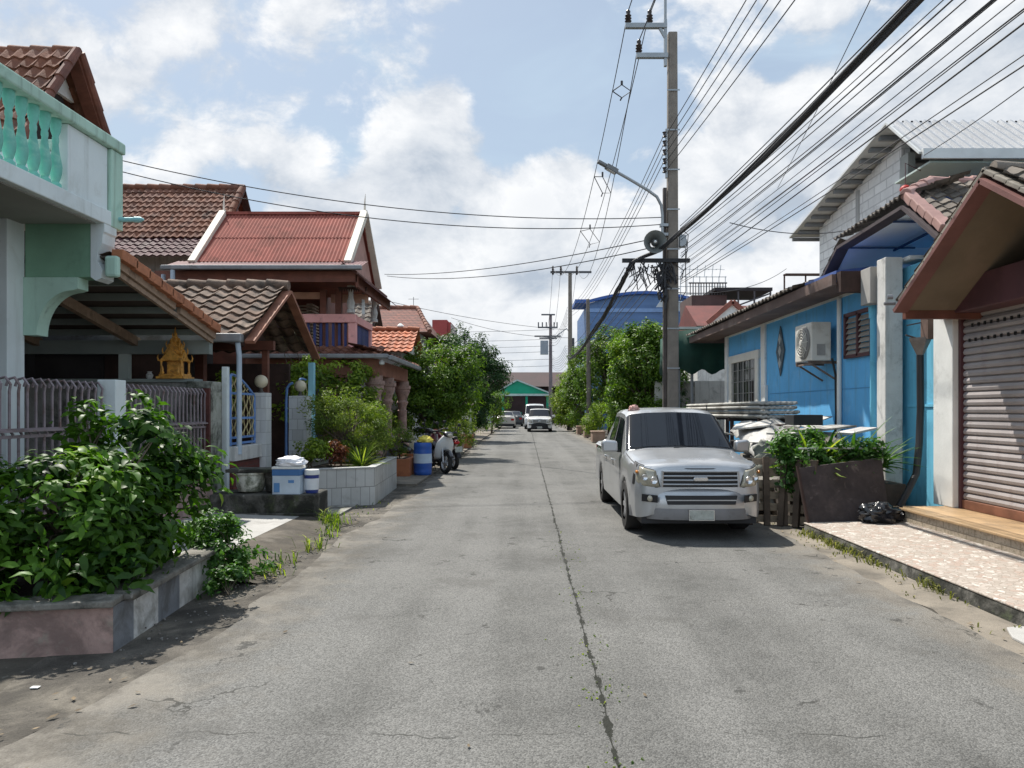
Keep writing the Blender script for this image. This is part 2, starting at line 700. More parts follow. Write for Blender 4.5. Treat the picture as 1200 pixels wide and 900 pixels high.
# ================================================================== GROUND
def road_material():
    m = bpy.data.materials.new("worn asphalt")
    m.use_nodes = True
    T = NT(m.node_tree)
    b = m.node_tree.nodes["Principled BSDF"]
    oc = T.new("ShaderNodeTexCoord").outputs["Object"]
    x, y, z = T.sep(oc)
    big = T.noise(oc, 0.55, 5, 0.6)
    mid = T.noise(oc, 3.2, 6, 0.62)
    col = T.mix(T.smooth(big, 0.32, 0.68), (0.080, 0.079, 0.074), (0.158, 0.155, 0.145))
    col = T.mix(T.smooth(mid, 0.35, 0.75), col, (0.122, 0.120, 0.113))
    # lengthwise wear in the wheel tracks
    lw = T.noise(T.vmath("MULTIPLY", oc, (1.6, 0.06, 1)), 1.0, 3, 0.5)
    col = T.mix(T.smooth(lw, 0.38, 0.66, 0, 0.65), col, (0.168, 0.165, 0.156))
    # pale and dark stones in the mix
    vo = T.new("ShaderNodeTexVoronoi")
    T.put(vo.inputs["Vector"], oc)
    vo.inputs["Scale"].default_value = 120
    st = T.sep(vo.outputs["Color"])[0]
    f = T.math("ADD", 0.56, T.math("MULTIPLY", st, 0.90))
    col = T.mix(0.85, col, T.mix(1.0, col, T.comb(f, f, f), "MULTIPLY"))
    g2 = T.noise(oc, 260, 2, 0.6)
    f2 = T.math("ADD", 0.72, T.math("MULTIPLY", g2, 0.56))
    col = T.mix(1.0, col, T.comb(f2, f2, f2), "MULTIPLY")
    # dust and grime along both edges
    wob = T.math("MULTIPLY", T.math("SUBTRACT", mid, 0.5), 1.5)
    le = T.smooth(T.math("ADD", x, wob), -2.35, -1.45, 0.75, 0.0)
    col = T.mix(le, col, T.mix(T.smooth(T.noise(oc, 2.0, 6, .7), 0.4, 0.62), (0.10, 0.087, 0.070), (0.235, 0.212, 0.178)))
    re_ = T.smooth(T.math("ADD", x, wob), 2.6, 3.3, 0.0, 0.75)
    col = T.mix(re_, col, T.mix(T.smooth(T.noise(oc, 1.6, 6, .7), 0.4, 0.65), (0.225, 0.198, 0.160), (0.115, 0.103, 0.088)))
    # middle joint: a crooked crack that opens and closes
    c1 = T.math("MULTIPLY", T.math("SUBTRACT", T.noise(T.comb(0, y, 3.1), 1.1, 6, 0.62), 0.5), 0.055)
    dx = T.math("ABSOLUTE", T.math("SUBTRACT", T.math("SUBTRACT", x, 0.415), c1))
    wd = T.math("MULTIPLY", T.smooth(T.noise(T.vmath("MULTIPLY", oc, (14, 5, 1)), 1.0, 6, 0.75), 0.44, 0.62), 0.024)
    crack = T.math("LESS_THAN", dx, T.math("ADD", wd, 0.003))
    col = T.mix(T.math("MULTIPLY", crack, 0.95), col, (0.014, 0.015, 0.010))
    # cross joints, thin and broken
    y8 = T.math("ADD", y, T.math("MULTIPLY", T.math("SUBTRACT", T.noise(T.comb(x, 0, 1), 1.8, 5, 0.6), 0.5), 0.35))
    cy = T.math("ABSOLUTE", T.math("SUBTRACT", T.math("FRACT", T.math("DIVIDE", T.math("ADD", y8, 2.55), 4.1)), 0.5))
    cross = T.math("MULTIPLY", T.math("LESS_THAN", cy, 0.0016), T.smooth(T.noise(oc, 1.1, 3, .6), 0.48, 0.58))
    col = T.mix(T.math("MULTIPLY", cross, 0.7), col, (0.03, 0.03, 0.026))
    # hair cracks
    wv = T.vmath("ADD", oc, T.vmath("MULTIPLY", T.noise(oc, 2.1, 4, 0.6, 0, out=1), (0.9, 0.9, 0)))
    ve = T.new("ShaderNodeTexVoronoi", feature="DISTANCE_TO_EDGE")
    T.put(ve.inputs["Vector"], wv)
    ve.inputs["Scale"].default_value = 0.55
    hair = T.math("MULTIPLY", T.math("LESS_THAN", ve.outputs["Distance"], 0.0045), T.smooth(T.noise(oc, 0.9, 4, .6), 0.55, 0.63))
    col = T.mix(T.math("MULTIPLY", hair, 0.75), col, (0.035, 0.034, 0.03))
    # oil and tar spots
    sp = T.noise(T.vmath("MULTIPLY", oc, (1, 0.75, 1)), 2.3, 7, 0.72)
    col = T.mix(T.smooth(sp, 0.622, 0.660, 0, 0.80), col, (0.05, 0.049, 0.045))
    sp2 = T.noise(oc, 1.0, 5, 0.66)
    col = T.mix(T.smooth(sp2, 0.54, 0.70, 0, 0.5), col, (0.078, 0.075, 0.068))
    T.put(b.inputs["Base Color"], col)
    b.inputs["Roughness"].default_value = 0.88
    b.inputs["Specular IOR Level"].default_value = 0.3
    bp = T.new("ShaderNodeBump")
    h = T.math("ADD", T.math("MULTIPLY", vo.outputs["Distance"], -0.8), T.math("MULTIPLY", T.math("MAXIMUM", crack, hair), -1.6))
    h = T.math("ADD", h, T.math("MULTIPLY", T.noise(oc, 1.2, 4, .6), 2.0))
    T.put(bp.inputs["Height"], h)
    bp.inputs["Strength"].default_value = 0.55
    bp.inputs["Distance"].default_value = 0.012
    T.l.new(bp.outputs[0], b.inputs["Normal"])
    return m


M_GROUND = mat("grimy bare ground", (0.098, 0.087, 0.070), 0.95, 0.35, 0.9, 0.5, 18, stain=((0.045, 0.040, 0.032), 0.55, 0.8), speck=((0.26, 0.24, 0.20), 0.15, 7), grain=((110, 110, 110), 0.45))
M_GRAVEL = mat("dirty gravelly verge", (0.105, 0.094, 0.079), 0.95, 0.4, 3, 0.8, 60, speck=((0.05, 0.046, 0.04), 0.4, 45), stain=(((0.24, 0.215, 0.175), 0.4, 1.6), ((0.045, 0.040, 0.033), 0.5, 1.1)), grain=((120, 120, 120), 0.5))
M_DUST = mat("dusty concrete edge", (0.205, 0.178, 0.143), 0.95, 0.25, 1.6, 0.4, 30, stain=((0.10, 0.09, 0.075), 0.5, 1.3), speck=((0.15, 0.14, 0.12), 0.3, 60), grain=((130, 130, 130), 0.35))
M_CONC = mat("weathered concrete", (0.30, 0.29, 0.265), 0.9, 0.2, 2.2, 0.35, 30, stain=((0.06, 0.057, 0.048), 0.5, 1.8))
M_CONC_PALE = mat("pale poured concrete", (0.37, 0.36, 0.34), 0.9, 0.12, 2.5, 0.25, 35, stain=((0.22, 0.21, 0.19), 0.3, 2.2))
M_CONC_DARK = mat("mouldy concrete", (0.135, 0.128, 0.112), 0.92, 0.35, 3.0, 0.5, 24, stain=(((0.025, 0.025, 0.02), 0.75, 2.6), ((0.07, 0.085, 0.04), 0.3, 4.0)), speck=((0.30, 0.28, 0.25), 0.2, 9))
M_MOULD = mat("black damp concrete slope", (0.075, 0.064, 0.05), 0.92, 0.4, 2.4, 0.5, 25, stain=((0.17, 0.15, 0.125), 0.35, 1.4), grain=((100, 100, 100), 0.4))

gr = MB()
N = 24
vs = [(-320 + 640 * i / N, -60 + 520 * j / N, -0.004) for j in range(N + 1) for i in range(N + 1)]
gr.add(vs, [(j * (N + 1) + i, j * (N + 1) + i + 1, (j + 1) * (N + 1) + i + 1, (j + 1) * (N + 1) + i) for j in range(N) for i in range(N)], 0.5)
tag(gr.build("ground", M_GROUND), kind="structure")


def strip(name, m, y0, y1, xl, xr, z, n=160, wl=0.05, wr=0.05, seed=3, zl=None, zr=None):
    """a ground sheet along the street with ragged long sides"""
    rr = random.Random(seed)
    v, f = [], []
    for i in range(n + 1):
        y = y0 + (y1 - y0) * i / n
        a = xl(y) if callable(xl) else xl
        b2 = xr(y) if callable(xr) else xr
        a += rr.uniform(-wl, wl)
        b2 += rr.uniform(-wr, wr)
        v += [(a, y, z if zl is None else zl), ((a + b2) / 2, y, z if zl is None else (zl + zr) / 2), (b2, y, z if zr is None else zr)]
    for i in range(n):
        for k in range(2):
            f.append((3 * i + k, 3 * i + k + 1, 3 * i + 4 + k, 3 * i + 3 + k))
    o = MB().add(v, f, 0.5).build(name, m, flip=False)
    return tag(o, kind="structure")


strip("road", road_material(), -20, 84, lambda y: -2.14 - 0.36 * max(0.0, min(1.6, (5.4 - y) / 1.6)) + 0.10 * math.sin(y * 0.55) + 0.05 * math.sin(y * 1.9), lambda y: 3.22 + 0.05 * math.sin(y * 0.8), 0.004, 420, 0.035, 0.03)
strip("cross_road", M_GRAVEL, 84.2, 90, -60, 60, 0.004, 4, 0, 0)
strip("gravel_verge", M_GRAVEL, 1.0, 30, lambda y: -2.85 + 0.2 * math.sin(y * .9), lambda y: -1.95, 0.0, 120, 0.07, 0.05, 9)
strip("road_edge", M_DUST, -6, 60, lambda y: 3.18, lambda y: 3.60, 0.0, 200, 0.05, 0.0, 5)

# concrete apron in front of the second gate, with its mouldy slope down to the road
ap = MB()
ap.prism([(-4.45, 7.15, 0.0), (-3.12, 7.15, 0.0), (-3.12, 7.15, 0.11), (-4.45, 7.15, 0.16)], (0, 3.1, 0))
tag(ap.build("driveway_apron", M_CONC_PALE), kind="structure")
sl = MB()
n = 26
v, f = [], []
rr = random.Random(4)
for i in range(n + 1):
    y = 6.7 + 3.75 * i / n
    xr = -2.42 + 0.09 * math.sin(i * 1.1) + rr.uniform(-.04, .04)
    for (x, z) in ((-3.119, 0.108), (-2.95, 0.105), (-2.68, 0.055), (xr, 0.008), (xr + 0.02, -0.004)):
        v.append((x + (rr.uniform(-.02, .02) if x > -3.1 else 0), y, max(z + rr.uniform(-.006, .006) * (x > -3.1), -0.004)))
for i in range(n):
    for k in range(4):
        f.append((i * 5 + k, i * 5 + k + 1, i * 5 + 6 + k, i * 5 + 5 + k))
tag(sl.add(v, f, 0.5).build("driveway_slope", M_MOULD, flip=False), kind="structure")

# right pavement: crazy-paved terrazzo pad, beige step, tan tiles
def paving_material():
    m = bpy.data.materials.new("crazy paved pink terrazzo")
    m.use_nodes = True
    T = NT(m.node_tree)
    b = m.node_tree.nodes["Principled BSDF"]
    oc = T.new("ShaderNodeTexCoord").outputs["Object"]
    vo = T.new("ShaderNodeTexVoronoi")
    T.put(vo.inputs["Vector"], T.vmath("ADD", oc, T.vmath("MULTIPLY", T.noise(oc, 6, 2, .5, 0, out=1), (0.06, 0.06, 0))))
    vo.inputs["Scale"].default_value = 19
    v1 = T.sep(vo.outputs["Color"])
    col = T.mix(v1[0], (0.33, 0.28, 0.235), (0.43, 0.375, 0.325))
    col = T.mix(T.smooth(v1[1], 0.72, 0.8), col, (0.37, 0.285, 0.235))
    col = T.mix(T.smooth(v1[2], 0.8, 0.86), col, (0.56, 0.515, 0.46))
    ve = T.new("ShaderNodeTexVoronoi", feature="DISTANCE_TO_EDGE")
    T.put(ve.inputs["Vector"], T.vmath("ADD", oc, T.vmath("MULTIPLY", T.noise(oc, 6, 2, .5, 0, out=1), (0.06, 0.06, 0))))
    ve.inputs["Scale"].default_value = 19
    col = T.mix(T.smooth(ve.outputs["Distance"], 0.02, 0.07, 0.8, 0), col, (0.22, 0.185, 0.15))
    col = T.mix(T.smooth(T.noise(oc, 1.3, 7, .7), 0.52, 0.72, 0, 0.6), col, (0.30, 0.26, 0.21))
    f = T.math("ADD", 0.75, T.math("MULTIPLY", T.noise(oc, 70, 3, .6), 0.5))
    col = T.mix(1.0, col, T.comb(f, f, f), "MULTIPLY")
    T.put(b.inputs["Base Color"], col)
    b.inputs["Roughness"].default_value = 0.7
    return m


pd = MB()
pd.prism([(3.60, 9.62, 0.10), (4.88, 9.62, 0.125), (4.88, 1.5, 0.125), (3.66, 1.5, 0.10)], (0, 0, 0.02))
tag(pd.build("pavement", paving_material(), bevel=0.008), kind="structure")
kb = MB()
kb.prism([(3.585, 9.60, -0.02), (3.605, 9.60, 0.098), (4.86, 9.60, 0.122), (4.86, 9.60, -0.02)], (0, 0, 0))
kb = MB()
kb.add([(3.585, 9.6, -.02), (4.86, 9.6, -.02), (4.86, 1.5, -.02), (3.645, 1.5, -.02), (3.607, 9.6, .0995), (4.86, 9.6, .12), (4.86, 1.5, .12), (3.667, 1.5, .0995)],
       [(0, 1, 2, 3), (4, 7, 6, 5), (0, 4, 5, 1), (3, 2, 6, 7), (0, 3, 7, 4), (1, 5, 6, 2)], 0.5)
tag(kb.build("kerb", M_CONC_DARK), kind="structure")
M_STEPFACE = mat("beige floral step tile", (0.50, 0.42, 0.32), 0.5, 0.15, 4, 0.1, 40, speck=((0.24, 0.19, 0.13), 0.9, 22), brick=(0.30, 0.2, 0.006, (0.2, 0.17, 0.13)))
M_STEPTOP = mat("tan glazed floor tile", (0.52, 0.35, 0.19), 0.45, 0.12, 2, 0.05, 40, stain=((0.24, 0.17, 0.11), 0.35, 1.5), brick=(0.30, 3.0, 0.004, (0.22, 0.16, 0.11)))
quick("step", M_STEPFACE, None, (4.862, 5.70, 2.0, 9.75, -0.02, 0.285)).__setitem__("kind", "structure")
quick("step_top", M_STEPTOP, None, (4.83, 5.72, 1.98, 9.77, 0.285, 0.312), bevel=0.006).__setitem__("kind", "structure")
pt = MB()
pp = []
rr = random.Random(12)
for i in range(16):
    a = 2 * math.pi * i / 16
    pp.append((3.55 + 0.26 * math.cos(a) * rr.uniform(.8, 1.15), 4.92 + 0.42 * math.sin(a) * rr.uniform(.85, 1.15), -0.002))
pt.prism(pp, (0, 0, 0.022))
tag(pt.build("concrete_patch", M_CONC_PALE, bevel=0.006), kind="structure")
# lane in front of the left houses' gates
tag(quick("left_path", M_CONC, None, (-4.6, -2.75, 11.05, 15.3, -0.02, 0.035)), kind="structure")
tag(quick("left_walk", M_DUST, None, (-3.4, -2.25, 15.3, 70, -0.02, 0.05)), kind="structure")
tag(quick("right_walk", M_DUST, None, (3.45, 4.2, 17.5, 80, -0.02, 0.06)), kind="structure")

# ================================================================== SHARED HOUSE MATERIALS
M_TILE_OLD = mat("weathered terracotta tile", (0.205, 0.076, 0.040), 0.85, 0.25, 2.5, 0.3, 40, rnd=0.32, c2=(0.125, 0.060, 0.042), stain=((0.06, 0.042, 0.034), 0.3, 3.0))
M_TILE_BROWN = mat("lichened brown tile", (0.165, 0.100, 0.070), 0.9, 0.3, 3, 0.4, 45, rnd=0.30, c2=(0.165, 0.125, 0.098), stain=((0.05, 0.043, 0.037), 0.45, 4.0))
M_TILE_RED = mat("red brown roof tile", (0.165, 0.062, 0.042), 0.8, 0.25, 2, 0.3, 40, rnd=0.30, c2=(0.205, 0.092, 0.058), stain=((0.05, 0.032, 0.028), 0.3, 2.0))
M_TILE_PURPLE = mat("purple brown roof tile", (0.075, 0.027, 0.032), 0.75, 0.25, 2, 0.3, 40, rnd=0.25, stain=((0.05, 0.03, 0.03), 0.3, 2.0))
M_TILE_ORANGE = mat("orange roof tile", (0.42, 0.135, 0.065), 0.75, 0.2, 2, 0.2, 40, rnd=0.25, stain=((0.15, 0.06, 0.04), 0.3, 2.0))
M_TILE_GREY = mat("lichened grey tile", (0.17, 0.145, 0.12), 0.9, 0.3, 3, 0.4, 45, rnd=0.28, stain=((0.07, 0.06, 0.052), 0.4, 4.0))
M_TIN_RED = mat("faded red tin", (0.275, 0.086, 0.066), 0.75, 0.18, 1.4, 0, 40, spec=0.15, stain=((0.17, 0.055, 0.04), 0.4, 1.6), grain=((7, 0.5, 0.5), 0.22))
M_WHITE = mat("white paint", (0.72, 0.72, 0.69), 0.75, 0.07, 2, 0.1, 30, stain=((0.42, 0.41, 0.38), 0.2, 2.5))
M_WHITE_DIRTY = mat("dirty white paint", (0.60, 0.59, 0.56), 0.8, 0.10, 2.4, 0.2, 30, drip=((0.22, 0.21, 0.19), 0.6), stain=((0.3, 0.29, 0.27), 0.3, 3))
M_PALE_BLUE_WHITE = mat("bluish white render", (0.66, 0.72, 0.72), 0.8, 0.06, 1.6, 0.1, 30, drip=((0.40, 0.44, 0.41), 0.35), stain=((0.54, 0.58, 0.56), 0.3, 2.2))
M_PALE_GREEN = mat("pale green paint", (0.42, 0.60, 0.50), 0.75, 0.08, 1.6, 0.1, 30, stain=((0.22, 0.36, 0.28), 0.2, 2.0), drip=((0.15, 0.22, 0.17), 0.6))
M_SEA_GREEN = mat("sea green paint", (0.20, 0.36, 0.25), 0.75, 0.1, 1.6, 0.1, 30, stain=((0.13, 0.24, 0.17), 0.2, 2.0))
M_TURQ = mat("turquoise cast baluster", (0.17, 0.50, 0.42), 0.6, 0.15, 5, 0.2, 25, stain=((0.30, 0.58, 0.47), 0.35, 6))
M_SOFFIT = mat("grey soffit", (0.30, 0.30, 0.275), 0.85, 0.08, 2)
M_DARKWOOD = mat("dark stained timber", (0.055, 0.030, 0.024), 0.7, 0.3, 3, grain=((30, 3, 3), 0.3))
M_BROWNWOOD = mat("red brown timber", (0.15, 0.055, 0.035), 0.65, 0.25, 3, grain=((3, 3, 18), 0.3))
M_ORANGEWOOD = mat("orange verge board", (0.40, 0.155, 0.075), 0.75, 0.22, 5, 0.2, 30, stain=((0.15, 0.06, 0.035), 0.3, 5))
M_TANWOOD = mat("tan batten", (0.33, 0.23, 0.16), 0.8, 0.2, 4, stain=((0.10, 0.07, 0.05), 0.4, 4))
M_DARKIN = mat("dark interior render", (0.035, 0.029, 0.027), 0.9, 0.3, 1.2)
M_GREYBEAM = mat("grey green beam", (0.24, 0.27, 0.25), 0.8, 0.1, 2)
M_GUTTER = mat("grey zinc gutter", (0.24, 0.245, 0.25), 0.55, 0.15, 3, metal=0.3, stain=((0.12, 0.10, 0.09), 0.3, 4))
M_GLASS_DARK = mat("dark window glass", (0.02, 0.023, 0.025), 0.06, 0.2, 2, spec=0.6)
M_BRICKRED = mat("dull red brick", (0.155, 0.045, 0.036), 0.85, 0.2, 4, 0.3, 30, brick=(0.2, 0.07, 0.008, (0.10, 0.05, 0.045)))
M_PINK = mat("salmon pink paint", (0.80, 0.40, 0.37), 0.75, 0.08, 2, 0.1, 30, stain=((0.36, 0.18, 0.17), 0.25, 3))
M_PIPE = mat("pale blue pipe", (0.42, 0.50, 0.58), 0.5, 0.1, 3)

# ================================================================== LEFT SIDE, HOUSE ONE (green balcony)
h1 = thing("balcony_house", "pale green and white house with a turquoise baluster balcony above the bar fence", "house", (-5.7, 7.2, 0))
quick("wall", M_PALE_BLUE_WHITE, h1, (-9.2, -6.1, 3.0, 8.5, 3.84, 6.3))
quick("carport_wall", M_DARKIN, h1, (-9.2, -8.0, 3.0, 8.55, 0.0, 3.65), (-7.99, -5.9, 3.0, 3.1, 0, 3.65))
quick("pier", M_WHITE_DIRTY, h1, (-7.6, -7.3, 7.9, 8.2, 0, 3.06))
b = MB().box(-9.2, -4.70, 3.2, 8.65, 3.66, 3.83)
b.build("balcony_slab", M_PALE_BLUE_WHITE, h1, bevel=0.012)
quick("soffit", M_SOFFIT, h1, (-9.1, -4.78, 3.3, 8.25, 3.645, 3.657))
bp_ = MB()
bp_.box(-4.86, -4.735, 7.68, 8.41, 3.832, 4.54).box(-9.1, -4.97, 8.5, 8.62, 3.832, 4.54)
bp_.build("balcony_panel", M_PALE_BLUE_WHITE, h1, bevel=0.01)
quick("corner_post", M_PALE_GREEN, h1, (-4.95, -4.694, 8.42, 8.66, 3.655, 4.54), bevel=0.012)
rl = MB().box(-4.95, -4.67, 3.2, 8.68, 4.545, 4.675).box(-9.1, -4.955, 8.48, 8.68, 4.545, 4.675)
rl.build("balcony_rail", M_PALE_GREEN, h1, bevel=0.02)
prof = [(.045, .0), (.06, .0), (.06, .03), (.035, .045), (.045, .06), (.062, .10), (.068, .14), (.055, .19), (.038, .245), (.030, .29), (.036, .305), (.036, .325), (.030, .335), (.05, .37), (.055, .40), (.06, .405), (.06, .447), (.045, .447)]
bal = None
for i in range(14):
    y = 7.58 - i * 0.172
    if bal is None:
        bal = MB().lathe((-4.80, y, 3.832), [(a_ * .92, h_ * .712 / .447) for a_, h_ in prof], 18).build("baluster", M_TURQ, h1, smooth=True)
    else:
        c = bal.copy()
        COL.objects.link(c)
        c.parent = h1
        c.location.y = -i * 0.172
quick("column", M_PALE_BLUE_WHITE, h1, (-5.86, -5.60, 8.02, 8.30, 0.0, 3.665), (-8.9, -5.87, 8.06, 8.28, 3.06, 3.66), bevel=0.008)
quick("beam", M_SEA_GREEN, h1, (-5.598, -4.86, 8.30, 8.52, 3.06, 3.66), bevel=0.006)
cb_ = MB()
pf = [(-4.858, 3.06), (-4.80, 3.02), (-4.74, 3.05), (-4.73, 3.14), (-4.79, 3.24), (-4.79, 3.32), (-4.73, 3.44), (-4.72, 3.55), (-4.705, 3.57), (-4.705, 3.66), (-4.858, 3.66)]
cb_.prism([(x, 8.29, z) for x, z in pf], (0, 0.25, 0))
cb_.build("corbel", M_PALE_BLUE_WHITE, h1)
ar = MB()
pf = [(-5.598, 3.055), (-4.99, 3.055), (-4.99, 2.93)]
for i in range(13):
    a = R(90) * i / 12
    pf.append((-5.05 - 0.40 * math.sin(a), 2.91 - 0.50 * (1 - math.cos(a))))
pf += [(-5.598, 2.41)]
ar.prism([(x, 8.27, z) for x, z in pf], (0, 0.2, 0))
ar.build("arch_bracket", M_PALE_GREEN, h1)
sp = MB().tube([(-4.80, 8.58, 3.775), (-4.52, 8.58, 3.775)], 0.028, 10).tube([(-4.52, 8.58, 3.775), (-4.45, 8.58, 3.775), (-4.41, 8.58, 3.775)], [0.034, 0.034, 0.008], 10)
sp.build("spout", mat("turquoise spout", (0.25, 0.50, 0.52), 0.5, 0.1), h1, smooth=True)

# ================================================================== HOUSE TWO: steep tile roof above, carport below
h2 = thing("carport_house", "dark house with a steep brown tile roof and an orange edged carport", "house", (-6.5, 10.2, 0))
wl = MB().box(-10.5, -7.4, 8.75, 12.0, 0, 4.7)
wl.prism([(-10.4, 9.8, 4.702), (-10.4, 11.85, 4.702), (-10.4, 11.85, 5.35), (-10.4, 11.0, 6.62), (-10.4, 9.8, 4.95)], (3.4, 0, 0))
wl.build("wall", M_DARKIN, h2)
t = MB()
tile_sheet(t, (-10.6, 9.55, 4.84), (1, 0, 0), (0, 1.45, 2.09), 3.92, 2.50, 0.19, 0.24, 0.04, 0.035)
tile_sheet(t, (-10.6, 11.98, 5.45), (1, 0, 0), (0, -0.98, 1.43), 3.92, 1.70, 0.19, 0.24, 0.04, 0.035)
ridge_tiles(t, (-10.6, 11.0, 6.88), (-6.62, 11.0, 6.88), 0.08)
t.build("roof", M_TILE_OLD, h2, smooth=True, flip=False)
vg = MB()
for sgn in (-1, 1):
    k = 1.45 if sgn < 0 else .96
    vg.beam((-6.72, 11.0 + sgn * k, 6.84 - k * 1.44), (-6.72, 11.0 + sgn * 0.02, 6.80), 0.06, 0.18, (1, 0, 0))
    ridge_tiles(vg, (-6.62, 11.0 + sgn * k, 6.93 - k * 1.44), (-6.62, 11.0 + sgn * 0.05, 6.88), 0.065)
vg.build("verge_board", M_BROWNWOOD, h2)
gw = MB().prism([(-6.95, 10.55, 6.30), (-6.95, 11.45, 6.30), (-6.95, 11.0, 6.82)], (-0.06, 0, 0))
gw.build("gable_panel", M_WHITE, h2)
# carport: slopes down away from the street's near end, verge along the fence
cp0, cp1 = Vector((-4.62, 8.35, 3.26)), Vector((-4.62, 11.0, 2.70))
dv = (cp0 - cp1).normalized()
L = (cp0 - cp1).length
t = MB()
tile_sheet(t, cp1 + Vector((-3.0, 0, 0.06)), (1, 0, 0), dv, 2.95, L, 0.22, 0.30, 0.035, 0.03)
t.build("carport_roof", M_TILE_BROWN, h2, smooth=True, flip=False)
ud = MB()
ud.prism([cp1 + Vector((0, 0, .03)), cp0 + Vector((0, 0, .03)), cp0 + Vector((0, 0, .05)), cp1 + Vector((0, 0, .05))], (-3.0, 0, 0))
ud.build("carport_underlay", mat("brown underlay board", (0.085, 0.066, 0.055), 0.9, 0.2, 2), h2)
vb = MB()
for i in range(9):
    a, c = cp1 + dv * (L * i / 9 - 0.03), cp1 + dv * (L * (i + 1) / 9 + 0.01)
    vb.beam(a + Vector((0.03, 0, 0.085)), c + Vector((0.03, 0, 0.065)), 0.13, 0.12, (0, 0, 1), random.random())
vb.build("verge_tiles", M_ORANGEWOOD, h2, bevel=0.008)
bt = MB()
bt.beam(cp1 + Vector((0, 0.02, -0.03)), cp1.lerp(cp0, .42) + Vector((0, 0, -0.03)), 0.05, 0.09)
bt.beam(cp1.lerp(cp0, .47) + Vector((0, 0, -0.025)), cp0 + Vector((0, 0, -0.025)), 0.05, 0.09)
bt.beam(cp1 + Vector((-0.03, 0.0, -0.11)), cp0 + Vector((-0.03, 0, -0.11)), 0.045, 0.06)
bt.build("verge_batten", M_TANWOOD, h2)
pu = MB()
for s in (0.15, 0.62, 1.1, 1.6, 2.1, 2.55):
    p = cp1 + dv * s + Vector((0, 0, -0.02))
    pu.beam(p, p + Vector((-3.0, 0, 0)), 0.06, 0.085)
pu.build("purlin", M_GREYBEAM, h2)
for x in (-5.75, -7.2):
    rf_ = MB().beam((x, cp1.y, cp1.z - .13), (x, cp0.y, cp0.z - .13), 0.08, 0.13)
    rf_.build("rafter", M_TANWOOD, h2)
quick("carport_beam", M_GREYBEAM, h2, (-7.6, -4.66, 10.93, 11.05, 2.40, 2.60))
quick("carport_post", mat("pale grey green post", (0.45, 0.50, 0.46), 0.8, 0.1, 2), h2, (-6.0, -5.86, 10.94, 11.04, 0, 2.40))
quick("door_panel", mat("grey door panel", (0.30, 0.30, 0.30), 0.8, 0.2, 3), h2, (-7.39, -7.36, 9.2, 9.9, 0, 2.1))
ch = MB().box(-4.70, -4.55, 8.27, 8.36, 3.06, 3.30)
ch.build("verge_cap", M_PALE_GREEN, h2, bevel=0.03)

# boundary wall between house two and three, carrying the spirit house
bw = thing("boundary_wall", "low grey wall running back from the mossy gate pillar under the golden shrine", "wall", (-5.6, 10.72, 0))
quick("wall", M_CONC, bw, (-7.2, -4.72, 10.62, 10.82, 0, 1.97))
quick("coping", M_GREYBEAM, bw, (-7.2, -4.72, 10.58, 10.86, 1.97, 2.02), bevel=0.006)


def spirit_house(base):
    bx, by, bz = base
    t = thing("spirit_house", "small golden shrine with stacked spires standing on the grey boundary wall", "shrine", base)
    g = mat("gilded plaster", (0.60, 0.29, 0.05), 0.4, 0.25, 14, 0.4, 60, metal=0.0, spec=0.5, stain=((0.25, 0.10, 0.02), 0.4, 18))
    m = MB()
    m.box(bx - .20, bx + .20, by - .17, by + .17, bz, bz + .035).box(bx - .17, bx + .17, by - .145, by + .145, bz + .035, bz + .07)
    m.build("base", g, t, bevel=0.006)
    m = MB()
    m.box(bx - .085, bx + .085, by - .07, by + .09, bz + .07, bz + .26)
    m.build("chamber", g, t)
    for i, (sx, sy) in enumerate(((-1, -1), (1, -1), (-1, 1), (1, 1))):
        MB().lathe((bx + sx * .145, by + sy * .115, bz + .07), [(.022, 0), (.022, .02), (.014, .03), (.014, .16), (.024, .18), (.024, .195)], 8).build("column", g, t)
    m = MB()
    for k, (w, z, h) in enumerate(((.175, .255, .17), (.125, .36, .16), (.085, .455, .14))):
        # crossed gables with pointed finials
        m.prism([(bx - w, by - w * .75, bz + z), (bx, by - w * .75, bz + z + h), (bx + w, by - w * .75, bz + z)], (0, w * 1.5, 0))
        m.prism([(bx - w * .8, by - w * .8, bz + z + .004), (bx - w * .8, by, bz + z + h - .006), (bx - w * .8, by + w * .8, bz + z + .004)], (w * 1.6, 0, 0))
        for sx in (-1, 1):
            for sy in (-1, 1):
                m.tube([(bx + sx * w, by + sy * w * .75, bz + z), (bx + sx * (w + .012), by + sy * (w * .75 + .01), bz + z + .05), (bx + sx * w, by + sy * w * .75, bz + z + .10)], [.014, .010, .002], 6)
        m.tube([(bx, by - w * .75, bz + z + h - .02), (bx, by - w * .75 - .02, bz + z + h + .03), (bx, by - w * .75 - .01, bz + z + h + .07)], [.012, .008, .002], 6)
    m.build("roof", g, t)
    MB().lathe((bx, by, bz + .54), [(.05, 0), (.055, .03), (.04, .05), (.042, .07), (.026, .09), (.028, .105), (.017, .13), (.004, .21)], 10).build("spire", g, t, smooth=True)
    for sx in (-.11, .11):
        MB().lathe((bx + sx, by - .15, bz + .07), [(.018, 0), (.024, .02), (.012, .045), (.016, .06), (.010, .085), (.004, .11)], 8).build("figurine", g, t, smooth=True)
    return t


spirit_house((-5.05, 10.70, 2.02))
vs_ = MB().lathe((-5.42, 10.7, 2.02), [(.03, 0), (.045, .03), (.05, .06), (.025, .09), (.035, .11)], 12)
tag(vs_.build("vase", M_WHITE_DIRTY, origin=(-5.42, 10.7, 2.02), smooth=True), "small white vase beside the golden shrine on the grey wall", "vase")

